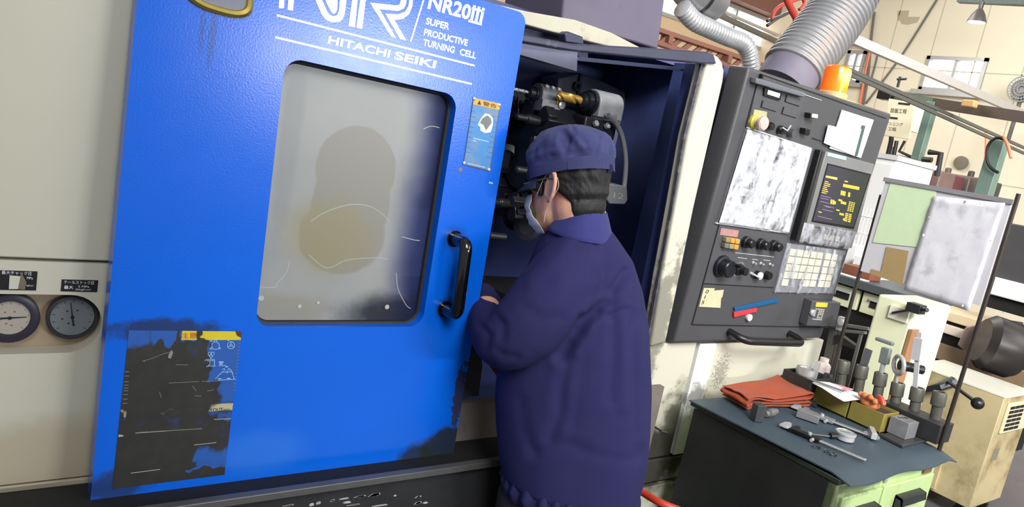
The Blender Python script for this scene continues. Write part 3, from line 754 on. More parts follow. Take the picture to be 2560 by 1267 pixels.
# roof sheets of the chamber seen over the man's head
k = M(); k.prism(yp([(1250, 68), (1428, 122), (1444, 130), (1442, 178), (1250, 122)], 1.58), (0, .05, 0))
k.build('roof_sheet', mat('dusty_navy_sheet', (112, 114, 138), .45, var=.2, vscale=20), lathe)
k = M(); k.prism(yp([(1230, 8), (1316, 28), (1440, 50), (1530, 82), (1600, 118), (1600, 128), (1530, 118), (1440, 96), (1315, 62), (1230, 40)], 1.68), (0, .06, 0))
k.build('canopy_rim', mat('canopy_cream', (196, 190, 170), .5, var=.12, vscale=14, dirt=(120, 116, 110), dscale=9), lathe, bevel=.003)
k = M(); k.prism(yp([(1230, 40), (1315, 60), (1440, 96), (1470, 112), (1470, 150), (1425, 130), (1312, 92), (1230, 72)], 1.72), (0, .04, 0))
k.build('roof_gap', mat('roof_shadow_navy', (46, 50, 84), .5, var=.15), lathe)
k = M(); k.prism(yp([(1412, 84), (1420, 78), (1458, 92), (1460, 112), (1414, 105)], 1.64), (0, .03, 0)); k.build('latch_block', mat('latch_navy', (50, 54, 80), .4), lathe, bevel=.003)
# box on the roof
bx = [(1405, 50), (1412, -60), (1668, -12), (1662, 20), (1645, 124)]
k = M()
P = yp([(1404, 50), (1416, -70), (1664, -16), (1645, 124)], 1.74); k.prism(P, (0, .30, 0))
mb = k.build('roof_box', mat('dusty_grey_box', (98, 92, 112), .5, var=.12, vscale=6, dirt=(70, 68, 88), dscale=18, dlo=.66, dhi=.8), lathe, bevel=.006)

# turret with its tool holders; axis along x, face to the left
tur = thing('x', 'x', 'x', (1.6, 1.97, 1.47)); bpy.data.objects.remove(tur)
TC = Vector((1.58, 1.99, 1.50)); TR = .205
k = M(); n = 12
prof = [(TR * .55, -.10), (TR * .62, -.09), (TR * .95, -.07), (TR, -.05), (TR, .06), (TR * .8, .08)]
k.lathe(prof, TC, (1, 0, 0), n)
turret = k.build('turret', m_blk, lathe, ang=25)
for i in range(12):
    a = math.radians(30 * i + 12); d = Vector((0, math.cos(a), math.sin(a))); tdir = Vector((0, -math.sin(a), math.cos(a)))
    c = TC + d * (TR * .80) + Vector((-.10, 0, 0))
    k = M(); k.obox(c, (.045, .030, .038), (Vector((1, 0, 0)), tdir, d)); k.obox(c + Vector((-.03, 0, 0)) + d * .03, (.02, .022, .02), (Vector((1, 0, 0)), tdir, d))
    tb = k.build('tool_block', m_blk, turret, bevel=.004)
    if i % 2 == 0:
        k = M(); k.lathe([(.016, -.02), (.016, .05), (.011, .055), (.011, .09), (.004, .095)], c + d * .0 + Vector((-.045, 0, 0)), (-1, 0, 0), 16)
    else:
        k = M()
        k.obox(c + Vector((-.075, 0, 0)) + d * .035, (.045, .011, .011), (Vector((1, 0, 0)), tdir, d))
    k.build('cutting_tool', m_gun, turret, bevel=.001)
k = M()
for i in range(12):
    a = math.radians(30 * i + 27); d = Vector((0, math.cos(a), math.sin(a)))
    for rr in (.45, .9):
        k.lathe([(.011, 0), (.011, .012), (.006, .012), (.006, .004), (.0001, .004)], TC + d * TR * rr + Vector((-.072, 0, 0)), (-1, 0, 0), 10)
k.build('bolt_heads', m_gun, turret)
def along(a, b, y):
    return U(a[0], a[1], 1, y), U(b[0], b[1], 1, y)
# boring holder with the gold drill
m_hold = mat('dark_tool_holder', (196, 198, 200), .42, .2, var=.25, vscale=26)
yD = 1.86
a, b = along((1478, 256), (1536, 272), yD); ax = Vector((1, 0, 0)); a.z = b.z = (a.z + b.z) / 2; a.y = b.y = yD
L = b.x - a.x; c = (a + b) / 2
def hprof(r, w, hz):    # half-round top, flat foot
    return [Vector((0, r * math.cos(t), r * math.sin(t))) for t in [math.pi * i / 12 for i in range(13)]] + [Vector((0, -w, -hz)), Vector((0, w, -hz))]
k = M(); k.prism([a + p for p in hprof(.046, .046, .040)], (L, 0, 0)); th = k.build('tool_holder', m_hold, turret, bevel=.003); th['label'] = 'grey round topped holder of the gold drill'
k = M(); k.lathe([(.040, 0), (.040, .012), (.033, .014), (.033, .030), (.024, .034), (.024, .046), (.016, .050), (.0001, .050)], a, (-1, 0, 0), 24); k.build('collet_nut', m_blk, turret)
tip = U(1392, 240, 1, yD); tip.z = a.z; ln = a.x - .045 - tip.x
k = M(); rings = []; NR = 60
for i in range(NR + 1):
    t = i / NR; x = tip.x + ln * t; tw = t * 5.2; rr = .0145 * min(1, .15 + t * 9)
    rings.append([Vector((x, yD + q_ * math.cos(th_ + tw), a.z + q_ * math.sin(th_ + tw))) for th_, q_ in [(2 * math.pi * j / 20, rr * (1 - .42 * max(0, math.cos(2 * (2 * math.pi * j / 20))) ** 3)) for j in range(20)]])
k.loft(rings); k.build('twist_drill', mat('gold_coated_drill', (214, 172, 84), .3, .55, var=.08, vscale=40), turret, ang=50)
k = M()
for i in range(2):
    k.lathe([(.009, 0), (.009, .01), (.0001, .012)], a + Vector((.03 + .035 * i, -.046, -.028)), (0, -1, 0), 12)
k.build('set_screws', m_bright, turret)
k = M(); k.obox(c + Vector((-.04, -.01, -.075)), (.07, .045, .03)); k.build('holder_foot', m_blk, turret, bevel=.006)
k = M()
for dx in (-.07, -.02): k.lathe([(.010, 0), (.010, .01), (.005, .01), (.0001, .006)], c + Vector((dx, -.058, -.065)), (0, -1, .5), 12)
k.build('clamp_bolts', m_bright, turret)
# second holder with a thin drill
y2 = 1.93
a, b = along((1340, 236), (1390, 246), y2); a.z = b.z = (a.z + b.z) / 2; L = b.x - a.x
k = M(); k.prism([a + p for p in hprof(.036, .036, .05)], (L, 0, 0)); t2 = k.build('tool_holder', mat('dark_tool_holder_small', (120, 122, 128), .4, .3, var=.25, vscale=26), turret, bevel=.003); t2['label'] = 'dark holder of the thin silver drill'
k = M(); k.obox(a + Vector((L * .62, -.03, -.05)), (L * .30, .012, .03)); k.obox(a + Vector((L * .15, -.03, -.03)), (L * .16, .012, .018)); k.build('holder_flat', mat('milled_flat', (150, 150, 150), .4, .6, var=.2), turret)
k = M(); k.lathe([(.022, 0), (.022, .01), (.017, .012), (.017, .03), (.010, .034), (.0001, .034)], a, (-1, 0, 0), 20); k.build('collet_nut', m_blk, turret)
tp = U(1262, 220, 1, y2); tp.z = a.z; k = M(); ln = a.x - .03 - tp.x; rings = []
for i in range(51):
    t = i / 50; tw = t * 12; rr = .0055 * min(1, .15 + 9 * t)
    rings.append([Vector((tp.x + ln * t, y2 + q_ * math.cos(th_ + tw), a.z + q_ * math.sin(th_ + tw))) for th_, q_ in [(2 * math.pi * j / 12, rr * (1 - .4 * max(0, math.cos(4 * math.pi * j / 12)) ** 3)) for j in range(12)]])
k.loft(rings); k.build('twist_drill', m_bright, turret, ang=50)
k = M()
for dx in (.2, .5, .8): k.lathe([(.008, 0), (.008, .006), (.004, .006), (.0001, .003)], a + Vector((L * dx, -.026, .026)), (0, -1, .9), 10)
k.build('set_screws', m_bright, turret)
# yellow insert holder between the two
p = U(1396, 250, 1, 1.90); k = M(); k.obox(p, (.012, .01, .02), None, 0); k.build('cutting_insert', mat('yellow_insert', (206, 176, 60), .4, .5), turret, bevel=.002)
p = U(1402, 262, 1, 1.89); k = M(); k.lathe([(.013, 0), (.013, .008), (.006, .010), (.0001, .006)], p, (0, -1, 0), 14); k.build('insert_screw', m_bright, turret)
# housing plate behind the turret
k = M(); k.prism(yp([(1395, 196), (1450, 183), (1500, 200), (1592, 245), (1640, 272), (1578, 492), (1380, 470)], 2.20), (0, .10, 0))
hs = k.build('turret_housing', mat('housing_black', (112, 118, 138), .38, var=.3, vscale=9, dirt=(150, 150, 144), dscale=5, dlo=.66, dhi=.95), lathe, bevel=.004)
k = M()
for x, y in ((1440, 215), (1570, 238), (1600, 297), (1640, 375)):
    k.lathe([(.018, 0), (.018, .012), (.009, .012), (.009, .004), (.0001, .004)], U(x, y, 1, 2.20), (0, -1, 0), 14)
k.build('bolt_heads', m_blk, hs)
k = M(); k.prism(yp([(1452, 183), (1458, 184), (1447, 262), (1440, 262)], 2.19), (0, .02, 0)); k.build('seam_strip', m_gun, hs)
# curved coolant pipe and the block scratched 12
k = M(); k.tube(smoothpath([U(x, y, 1, 1.78) for x, y in ((1520, 288), (1540, 308), (1556, 345), (1564, 395), (1563, 440), (1560, 468))], 6), .0085, 12)
k.build('coolant_pipe', mat('pipe_steel', (170, 172, 176), .35, .6, var=.2), lathe)
k = M(); q4 = yp([(1518, 458), (1568, 466), (1570, 500), (1562, 512), (1524, 510), (1512, 490)], 1.77); k.prism(q4, (0, .08, 0))
b12 = k.build('coolant_block', mat('grey_block', (128, 130, 132), .45, .3, var=.2), lathe, bevel=.004)
text('scratched_number', '12', U(1533, 494, 1, 1.769), U(1557, 499, 1, 1.769), U(1535, 480, 1, 1.769), (0, -1, 0), mat('scratch_pale', (150, 152, 152), .5), b12, False)
# spindle side details low in the chamber
k = M(); a, b = along((1222, 588), (1262, 592), 1.9); k.tube([a, b], .012, 14); k.build('spray_nozzle', m_gun, lathe)
for (x, y, r, yy) in ((1268, 395, .05, 2.1), (1276, 340, .045, 2.15), (1300, 480, .05, 2.1), (1290, 540, .045, 2.05), (1320, 560, .05, 2.0)):
    p = U(x, y, 1, yy); k = M(); k.lathe([(r, 0), (r, .05), (r * .6, .055), (r * .6, .04), (.0001, .04)], p, (-.6, -.8, 0), 20); k.build('chuck_boss', m_blk, lathe)
k = M()
for i, z in enumerate((.965, .985, 1.005)):
    k.box(1.0, 1.5, 1.86 + .06 * i, 1.90 + .06 * i, z - .02, z)
k.build('way_cover', m_gun, lathe, bevel=.003)
# sheets under the opening
k = M(); k.box(.42, 1.80, 1.455, 1.475, .60, .885); k.build('front_sill', mat('brown_grimy_sill', (120, 112, 106), .6, var=.25, vscale=9, dirt=(40, 38, 38), dscale=5, bump=.2, bscale=80), lathe)
k = M(); k.prism(yp([(1150, 860), (1200, 862), (1206, 915), (1196, 990), (1150, 992)], 1.448), (0, .006, 0)); k.build('splash_sheet', mat('dull_grey_sheet', (66, 68, 72), .5, var=.2), lathe)
# right lower front: cream sheets, white strip
k = M(); k.box(1.56, 1.966, 1.50, 1.54, .606, 1.012); k.build('body_panel', m_cream, lathe, bevel=.003)
k = M(); k.box(1.56, 2.06, 1.50, 1.54, .515, .598); k.build('body_panel', m_cream, lathe, bevel=.003)
k = M(); k.box(1.56, 2.06, 1.49, 1.53, .42, .505); k.build('body_panel', m_cream, lathe, bevel=.003)
k = M(); k.box(1.982, 2.066, 1.497, 1.535, .606, 1.008); k.build('white_strip', mat('white_strip', (238, 238, 232), .4, var=.03, stains=[((90, 88, 84), (2.02, 1.5, .80), (.05, .2, .05), .7, dict(warp=1.2, nscale=25))]), lathe, bevel=.003)
k = M(); k.box(2.07, 2.735, 1.50, 2.30, .10, 1.006); k.build('body_panel', m_cream, lathe, bevel=.004)
k = M(); k.box(1.56, 2.06, 1.545, 2.30, .05, 1.004); k.build('base_casting', m_gapk, lathe)
k = M(); k.box(-.9, 1.56, 1.48, 2.40, .02, .76); k.build('bed', m_gapk, lathe)
# lever rod and floor hose end low at the right of the man
k = M(); k.tube([U(1626, 1060, 1, 1.49), U(1655, 1078, 1, 1.44), U(1668, 1080, 1, 1.43)], .003, 8); k.build('hook_rod', m_gun, lathe)

# ------------------------------------------------------------------ control panel (own tilted frame)
TP = math.radians(-2.3)
PAN_O = Vector((1.818, 1.47, 1.02))
MP = Matrix.Translation(PAN_O) @ Matrix.Rotation(-TP, 4, 'X'); MPi = MP.inverted()
PN = (MP.to_3x3() @ Vector((0, -1, 0))).normalized()
def Pp(px, py, out=0.0):
    p = MPi @ onplane(px, py, PAN_O + PN * out, PN); return Vector((p.x, -out, p.z))
A8 = lambda x, y, o=0.0: Pp(x / 3.0172 + 1660, y / 3.0172 + 140, o)
A9 = lambda x, y, o=0.0: Pp(x / 3.3345 + 1660, y / 3.3345 + 520, o)
AA = lambda x, y, o=0.0: Pp(x / 6.668 + 1860, y / 6.668 + 160, o)
AB = lambda x, y, o=0.0: Pp(x / 5.281 + 1990, y / 5.281 + 360, o)
def rectfit(q):
    us = sorted(p.x for p in q); vs = sorted(p.z for p in q)
    return (us[0] + us[1]) / 2, (us[2] + us[3]) / 2, (vs[0] + vs[1]) / 2, (vs[2] + vs[3]) / 2
u0, u1, v0, v1 = rectfit([Pp(1872, 163), Pp(2223, 286), Pp(2056, 853), Pp(1688, 848)])
m_pan = mat('control_panel_grey', (74, 74, 77), .42, var=.10, vscale=4, bump=.12, bscale=300, dirt=(60, 59, 58), dscale=3, dlo=.55, dhi=.9)
m_panl = mat('control_panel_inset', (78, 78, 81), .42, var=.06, vscale=6, bump=.1, bscale=300)
k = M(); k.box(u0, u1, 0, .075, v0, v1)
pan = k.build('control_panel', m_pan, lathe, bevel=.008, seg=3); pan['label'] = 'grey control panel with screen, keys and knobs'
pan.matrix_parent_inverse = WM[lathe.name].inverted(); pan.matrix_basis = MP; WM[pan.name] = MP.copy()
k = M(); k.box(1.835, 1.90, 1.546, 1.75, .96, 1.89); k.build('jamb_box', m_black, lathe)
k = M(); k.box(2.13, 2.72, 1.545, 2.30, 1.01, 1.905); k.build('panel_cabinet', m_pan, lathe, bevel=.006)
def quad(kk, pts, f, o0=0.0, o1=.002):
    P = [f(x, y, 0) for x, y in pts]; kk.prism([Vector((p.x, -o0, p.z)) for p in P], (0, -(o1 - o0), 0))
def pq(name, pts, f, m, o0=0.0, o1=.002, parent=None, label=None, bevel=0.0):
    kk = M(); quad(kk, pts, f, o0, o1); o = kk.build(name, m, parent or pan, True, bevel=bevel)
    if label: o['label'] = label
    return o
m_pk = mat('panel_black', (24, 24, 26), .35, var=.1); m_key = mat('key_grey', (168, 168, 160), .45, var=.04)
I_ = lambda x, y, o=0.0: Pp(x, y, o)
# inset sheets
pq('inset_sheet', [(1893, 205), (2010, 243), (1970, 372), (1867, 320)], I_, m_panl, 0, .002)
pq('inset_sheet', [(1797, 562), (1968, 590), (1932, 718), (1757, 707)], I_, m_panl, 0, .002)
kk = M()
def seam(a, b, w=.003): 
    p, q_ = I_(*a), I_(*b); d = (q_ - p).normalized(); x = Vector((-d.z, 0, d.x)) * w / 2
    kk.prism([p - x, p + x, q_ + x, q_ - x], (0, -.0024, 0))
seam((1891, 213), (1863, 318), .004); seam((1797, 562), (1729, 811), .004); seam((1729, 811), (2070, 818)); seam((1757, 708), (1932, 718)); seam((1900, 184), (2215, 296), .002); seam((2030, 345), (2052, 352)); seam((2056, 392), (2172, 420), .002)
kk.build('seam_lines', m_gapk, pan, True)
kk = M(); 
for a, b in (((1999.5, 232.7), (2052.7, 250.7)), ((1837, 631), (1933, 641.5))): seam(a, b, .002)
for a, b in (((1866, 569), (1888, 573)), ((1901, 575), (1921, 578)), ((1936, 579), (1950, 581)), ((1843, 643), (1866, 646)), ((1879, 647), (1893, 649)), ((1907, 649), (1924, 651))): seam(a, b, .0018)
kk.build('panel_print', mat('panel_print_pale', (190, 190, 190), .5), pan, True)
# long cover of the lamp bar
pq('lamp_bar', [(1874, 206.5), (1997, 242), (1998.5, 230), (1876, 192)], I_, mat('lamp_bar_grey', (104, 108, 116), .35, var=.1), 0, .022, bevel=.003)
pq('peg', [(1896, 195), (1900, 196), (1901, 186), (1898, 185)], I_, m_pk, 0, .012)
pq('indicator_window', [(1906.5, 218.5), (1950, 232), (1945.5, 250), (1905, 238)], I_, m_pk, .001, .008)
pq('lit_window', [(1915, 224), (1944, 233), (1941, 243.5), (1913, 234.5)], I_, mat('lit_lamp', (240, 240, 240), .4, emit=(255, 255, 252), estr=.9), .008, .010, label='lit indicator window')
for q_ in ([(1963.5, 236.5), (1998, 248.5), (1995.7, 266.5), (1959, 254.5)], [(1903.5, 250), (1944, 262), (1938, 280), (1899, 268)], [(1956, 266.5), (1992, 278.5), (1987.5, 295.7), (1950.7, 284.5)]):
    c = [sum(p[0] for p in q_) / 4, sum(p[1] for p in q_) / 4]
    o = pq('indicator_window', q_, I_, m_pk, .001, .003)
    pq('indicator_lens', [(c[0] + (p[0] - c[0]) * .92 + .8, c[1] + (p[1] - c[1]) * .9 - .8) for p in q_], I_, m_panl, .003, .005)
def knob(name, px, py, prof, m, n=24, f=I_, label=None, ax=(0, -1, 0)):
    p = f(px, py); kk = M(); kk.lathe(prof, p, ax, n); o = kk.build(name, m, pan, True)
    if label: o['label'] = label
    return o
pq('stop_plate', [(1884, 273), (1916, 279), (1912, 312), (1878, 303)], I_, mat('worn_yellow_plate', (176, 172, 132), .5, var=.1), .002, .003)
knob('stop_button_base', 1882, 304, [(.022, 0), (.022, .010), (.018, .014), (.0001, .014)], mat('stop_yellow', (190, 186, 70), .45))
knob('stop_button', 1882, 304, [(.012, .014), (.012, .028), (.021, .032), (.022, .040), (.018, .045), (.0001, .046)], mat('stop_faded_pink', (206, 178, 168), .5), label='faded mushroom stop button')
knob('key_switch', 1917, 314, [(.013, 0), (.013, .016), (.011, .022), (.0001, .022)], m_pk)
knob('selector_switch', 1946, 324, [(.014, 0), (.014, .014), (.011, .018), (.011, .026), (.0001, .026)], m_pk)
kk = M(); p = I_(1948, 318); kk.tube([p + Vector((-.012, -.02, .0)), p + Vector((0, -.032, -.006)), p + Vector((.012, -.03, .012))], .003, 8); kk.build('switch_key', m_bright, pan, True)
knob('selector_switch', 1971, 331, [(.014, 0), (.014, .012), (.012, .022), (.0001, .022)], m_pan)
knob('push_button', 1944, 332, [(.006, 0), (.006, .01), (.0001, .011)], m_bright)
pq('rocker_housing', [(2012, 280), (2030, 283), (2028, 295), (2010, 292)], I_, m_pk, 0, .022, bevel=.002)
pq('rocker_cap', [(2014, 281), (2027, 283), (2026, 293), (2012, 291)], I_, mat('cream_cap', (226, 222, 204), .45), .022, .027, bevel=.001, label='cream cap button')
pq('button_housing', [(2000, 318), (2012, 321), (2010, 334), (1998, 331)], I_, m_pk, 0, .022, bevel=.002)
pq('button_foot', [(2008, 333), (2020, 336), (2020, 338), (2008, 335)], I_, m_pk, 0, .004)
# crinkled clear plastic over the big key field
def plastic(name, rgbc, op, rough=.16):
    m = bpy.data.materials.new(name); m.use_nodes = True; q = NT(m); b = q.n['Principled BSDF']
    b.inputs['Base Color'].default_value = lin(rgbc); b.inputs['Roughness'].default_value = rough; b.inputs['Coat Weight'].default_value = .5
    t = q.node('ShaderNodeBsdfTransparent'); x = q.node('ShaderNodeMixShader')
    q.l.new(q.ramp(q.math('ADD', q.math('MULTIPLY', q.noise(13, 4, rough=.6, stretch=(2.2, 1, .7)), .7), q.math('MULTIPLY', q.noise(44, 4, rough=.7), .3)), op - .14, op + .16), x.inputs[0]); q.l.new(b.outputs[0], x.inputs[2]); q.l.new(t.outputs[0], x.inputs[1])
    q.l.new(x.outputs[0], q.n['Material Output'].inputs['Surface'])
    bp = q.node('ShaderNodeBump'); bp.inputs['Strength'].default_value = .6; bp.inputs['Distance'].default_value = .01
    q.l.new(q.noise(30, 4, stretch=(2.0, 1, .6)), bp.inputs['Height']); q.l.new(bp.outputs[0], b.inputs['Normal'])
    return m
def crinkle(name, pts, m, o, amp, nu=40, nv=46, seed=1.0, sc=22):
    C4 = [I_(*p) for p in pts]; g = []
    for j in range(nv + 1):
        row = []
        for i in range(nu + 1):
            p = bil(C4, i / nu, j / nv)
            e = min(i / nu, 1 - i / nu, j / nv, 1 - j / nv) * 8
            h = o + amp * min(1, e) * (.5 + noise.noise(Vector((p.x * sc * 1.5, seed, p.z * sc))) + .5 * abs(noise.noise(Vector((p.x * sc * 3, seed + 5, p.z * sc * 2)))))
            row.append(Vector((p.x, -max(.0045, h), p.z)))
        g.append(row)
    kk = M(); kk.sheet(g, (0, -.0006, 0)); return kk.build(name, m, pan, True, ang=180)
m_pl1 = plastic('crinkled_film', (222, 224, 230), .47)
KEYF = [(1862, 321), (2024, 371), (1967, 580), (1791, 555)]
K4 = [I_(*p) for p in KEYF]
pq('key_field', KEYF, I_, mat('key_field_grey', (110, 110, 114), .45, var=.1), 0, .003)
for r in range(6):
    for c in range(2):
        s0 = .60 + c * .19; t0 = .40 + r * .095
        kk = M(); kk.prism([bil(K4, s0, t0, -.003), bil(K4, s0 + .16, t0, -.003), bil(K4, s0 + .16, t0 + .07, -.003), bil(K4, s0, t0 + .07, -.003)], (0, -.003, 0)); kk.build('key', m_key if (r + c) % 3 else mat('key_white', (214, 214, 210), .45), pan, True)
for r in range(5):
    kk = M(); t0 = .12 + r * .16; kk.prism([bil(K4, .14, t0, -.003), bil(K4, .42, t0, -.003), bil(K4, .42, t0 + .08, -.003), bil(K4, .14, t0 + .08, -.003)], (0, -.003, 0)); kk.build('key', mat('key_white', (214, 214, 210), .45), pan, True)
crinkle('plastic_cover', KEYF, m_pl1, .010, .012, 44, 56, 2.0)['label'] = 'crinkled clear cover over the large key field'
for a, b in (((1786, 556), (1966, 581)), ((1864, 318), (2024, 370))):
    kk = M(); p, q_ = I_(*a), I_(*b); kk.beam(p + Vector((0, -.004, 0)), q_ + Vector((0, -.004, 0)), .004, .006, (0, 1, 0))
    kk.build('tape_edge', mat('clear_tape', (190, 190, 186), .3), pan, True)
# black rails left of the screen
pq('cable_rail', [(2037, 372), (2044, 373), (1984, 598), (1974, 597)], I_, m_pk, 0, .024, bevel=.003)
pq('cable_rail', [(2046, 374), (2053, 375), (1995, 596), (1986, 597)], I_, mat('rail_grey', (58, 58, 60), .35), 0, .018, bevel=.003)
# screen
pq('screen_bezel', [(2056, 376), (2176, 408), (2133, 583), (1999, 560)], I_, mat('bezel_grey', (118, 118, 118), .42, var=.06), 0, .016, bevel=.003)
pq('maker_strip', [(2058, 378), (2104.5, 389), (2103.5, 398.5), (2056.5, 387)], I_, mat('mint_strip', (170, 202, 196), .4, var=.2, vscale=30), .016, .0175)
pq('screen_surround', [(2058, 405.5), (2166.5, 433), (2123.5, 570), (2018, 551)], I_, m_pk, .016, .0175)
sm_ = bpy.data.materials.new('crt_glass'); sm_.use_nodes = True; q = NT(sm_); b = q.n['Principled BSDF']
cx = q.node('ShaderNodeSeparateXYZ'); q.l.new(q.coords(), cx.inputs[0])
su0 = I_(2036, 480).x; su1 = I_(2140, 500).x
q.l.new(q.mix(q.ramp(cx.outputs[0], su0, su1), lin((84, 78, 100)), lin((52, 66, 60))), b.inputs['Emission Color']); b.inputs['Emission Strength'].default_value = .75
b.inputs['Base Color'].default_value = (.02, .02, .02, 1); b.inputs['Roughness'].default_value = .12
S4 = [AB(362, 262), AB(905, 402), AB(698, 1072), AB(168, 990)]
kk = M(); kk.prism([Vector((p.x, -.0175, p.z)) for p in S4], (0, -.001, 0)); scr = kk.build('screen', sm_, pan, True); scr['label'] = 'dark screen with yellow characters'
m_amb = mat('amber_characters', (190, 160, 60), .5, emit=(206, 170, 50), estr=.75); m_ambl = mat('yellow_bar', (236, 204, 70), .5, emit=(240, 204, 70), estr=.9); m_vio = mat('violet_characters', (130, 120, 150), .5, emit=(150, 130, 150), estr=.6)
def scrp(pts): return [AB(x, y) for x, y in pts]
kk = M(); quad(kk, [(330, 400), (482, 428), (476, 458), (326, 424)], AB, .0186, .019); kk.build('screen_bar', m_ambl, pan, True)
kk = M(); random.seed(3)
def chars(x, y, n, w, h, gap=2, ex=.24):
    for i in range(n):
        xx = x + i * (w + gap); yy = y + (xx - x) * ex
        quad(kk, [(xx, yy), (xx + w, yy + w * ex), (xx + w - h * .12, yy + h + w * ex), (xx - h * .12, yy + h)], AB, .0186, .019)
for r in range(7): chars(318 - r * 7, 470 + r * 24, random.randint(3, 5), 13, 13, 3)
chars(578, 465, 2, 20, 18, 3); chars(560, 508, 8, 24, 42, 3, .2); chars(530, 595, 3, 19, 60, 3); chars(628, 620, 1, 26, 58)
chars(498, 708, 2, 24, 24); chars(530, 735, 3, 22, 34); chars(396, 712, 2, 20, 60, 6); chars(440, 735, 1, 24, 40)
for r in range(6): chars(640 - r * 5, 740 + r * 22, 3, 20, 14, 8)
for r in range(5): chars(592 - r * 4, 890 + r * 23, 2, 36, 16, 10)
chars(512, 888, 3, 18, 28); chars(560, 960, 1, 24, 28); chars(234, 868, 2, 20, 14); chars(470, 842, 2, 20, 18)
kk.build('screen_characters', m_amb, pan, True)
kk = M(); random.seed(5)
for x, y, w in ((265, 660, 130), (262, 690, 110), (255, 735, 120), (300, 790, 140), (285, 840, 140), (225, 930, 190), (330, 805, 60)):
    quad(kk, [(x, y), (x + w, y + w * .24), (x + w, y + w * .24 + 6), (x, y + 6)], AB, .0186, .019)
kk.build('screen_lines', m_vio, pan, True)
pq('soft_key_strip', [(1997, 556), (2133, 580), (2122, 618), (1988, 600)], I_, mat('soft_key_grey', (120, 120, 124), .45), 0, .012, bevel=.002)
S5 = [I_(1997, 556), I_(2133, 580), I_(2122, 618), I_(1988, 600)]
for i in range(5):
    kk = M(); s0 = .30 + i * .11; kk.prism([bil(S5, s0, .38, -.012), bil(S5, s0 + .08, .38, -.012), bil(S5, s0 + .08, .7, -.012), bil(S5, s0, .7, -.012)], (0, -.003, 0)); kk.build('key', m_key, pan, True)
crinkle('plastic_cover', [(1996, 552), (2135, 577), (2122, 621), (1986, 602)], plastic('clear_film', (190, 190, 198), .55), .018, .006, 30, 12, 8.0)['label'] = 'clear film over the soft keys'
# keypad under film
KP = [(1964, 606), (2107, 626), (2080, 732), (1932, 729)]
pq('keypad', KP, I_, mat('keypad_grey', (128, 130, 136), .45), 0, .006)
K5 = [I_(*p) for p in KP]
m_kc = mat('keypad_key', (206, 202, 184), .5, var=.04)
for r in range(5):
    for c in range(7):
        if r == 4 and c in (1, 2): continue
        s0 = .07 + c * .115 + (.03 if c > 4 else 0); t0 = .10 + r * .155
        kk = M(); kk.prism([bil(K5, s0, t0, -.006), bil(K5, s0 + .10, t0, -.006), bil(K5, s0 + .10, t0 + .135, -.006), bil(K5, s0, t0 + .135, -.006)], (0, -.003, 0)); kk.build('key', m_kc, pan, True)
crinkle('plastic_cover', [(1962, 605), (2108, 625), (2081, 733), (1929, 730)], plastic('clear_film_thin', (206, 208, 216), .62), .012, .006, 36, 30, 12.0)['label'] = 'clear film over the alphanumeric keypad'
# film pocket with white cards at the upper right
pocket = pq('film_pocket', [(2101, 274), (2180, 299), (2148, 394), (2070, 370)], I_, plastic('pocket_film', (220, 220, 222), .3), .004, .007)
pq('white_card', [(2064, 311), (2092, 318), (2098, 312), (2152, 322), (2130, 389), (2053, 356)], I_, mat('white_card', (240, 240, 238), .5, var=.02), .009, .011, label='white card in the film pocket')
pq('card_edge', [(2149, 312), (2155, 313), (2135, 389), (2129, 388)], I_, mat('dark_green_edge', (70, 92, 88), .5), .009, .013)
# buttons, knobs, handwheel
pq('button_label', [(1801, 569), (1845, 575.5), (1841, 592), (1797, 586)], I_, mat('faded_red_label', (176, 130, 126), .5, var=.2, vscale=40), .002, .004)
B6 = [I_(1806, 590), I_(1841, 595), I_(1835, 622), I_(1800, 617)]
for i, colr in enumerate(((150, 132, 92), (204, 150, 60), (206, 154, 66), (110, 112, 98), (150, 140, 110), (220, 148, 54))):
    c, r = i % 3, i // 3; s0 = c * .34; t0 = r * .52
    kk = M(); kk.prism([bil(B6, s0, t0, -.002), bil(B6, s0 + .29, t0, -.002), bil(B6, s0 + .29, t0 + .44, -.002), bil(B6, s0, t0 + .44, -.002)], (0, -.016, 0)); kk.build('square_button', mat('square_button_%d' % i, colr, .4), pan, True, bevel=.002)
pk = [(.018, 0), (.019, .004), (.019, .016), (.015, .018), (.015, .034), (.012, .038), (.0001, .038)]
for x, y in ((1860, 603), (1897, 608), (1929, 612)): 
    knob('rotary_knob', x, y, pk, m_pk)
knob('handwheel_dial', 1801, 664, [(.036, 0), (.037, .006), (.035, .012), (.028, .014), (.028, .040), (.025, .044), (.0001, .044)], mat('handwheel_black', (28, 30, 36), .3), 32, label='large handwheel dial')
kk = M(); p = I_(1801, 664); kk.tube([p + Vector((.02, -.044, .016)), p + Vector((.02, -.062, .016))], .006, 10); kk.build('crank_peg', m_pk, pan, True)
kk = M(); p = I_(1846, 673); 
for i in range(20):
    t = 2 * math.pi * i / 20; d = Vector((math.cos(t), 0, math.sin(t))); w = Vector((-d.z, 0, d.x))
    kk.prism([p + d * .021 - w * .0011, p + d * .021 + w * .0011, p + d * .027 + w * .0011, p + d * .027 - w * .0011], (0, -.003, 0))
kk.build('dial_ticks', m_bright, pan, True)
knob('rotary_knob', 1845, 672, [(.019, 0), (.019, .012), (.013, .016), (.013, .034), (.0001, .036)], m_pk)
for x, y in ((1881, 656), (1900, 658), (1923, 660)): knob('toggle_switch', x, y, [(.006, 0), (.006, .004), (.0035, .006), (.0035, .016), (.0001, .017)], m_bright, 10)
kk = M(); p = I_(1876, 682); kk.tube([p, p + Vector((.004, -.012, -.002)), p + Vector((.02, -.03, -.008))], [.006, .004, .003], 10); kk.build('toggle_lever', m_bright, pan, True)
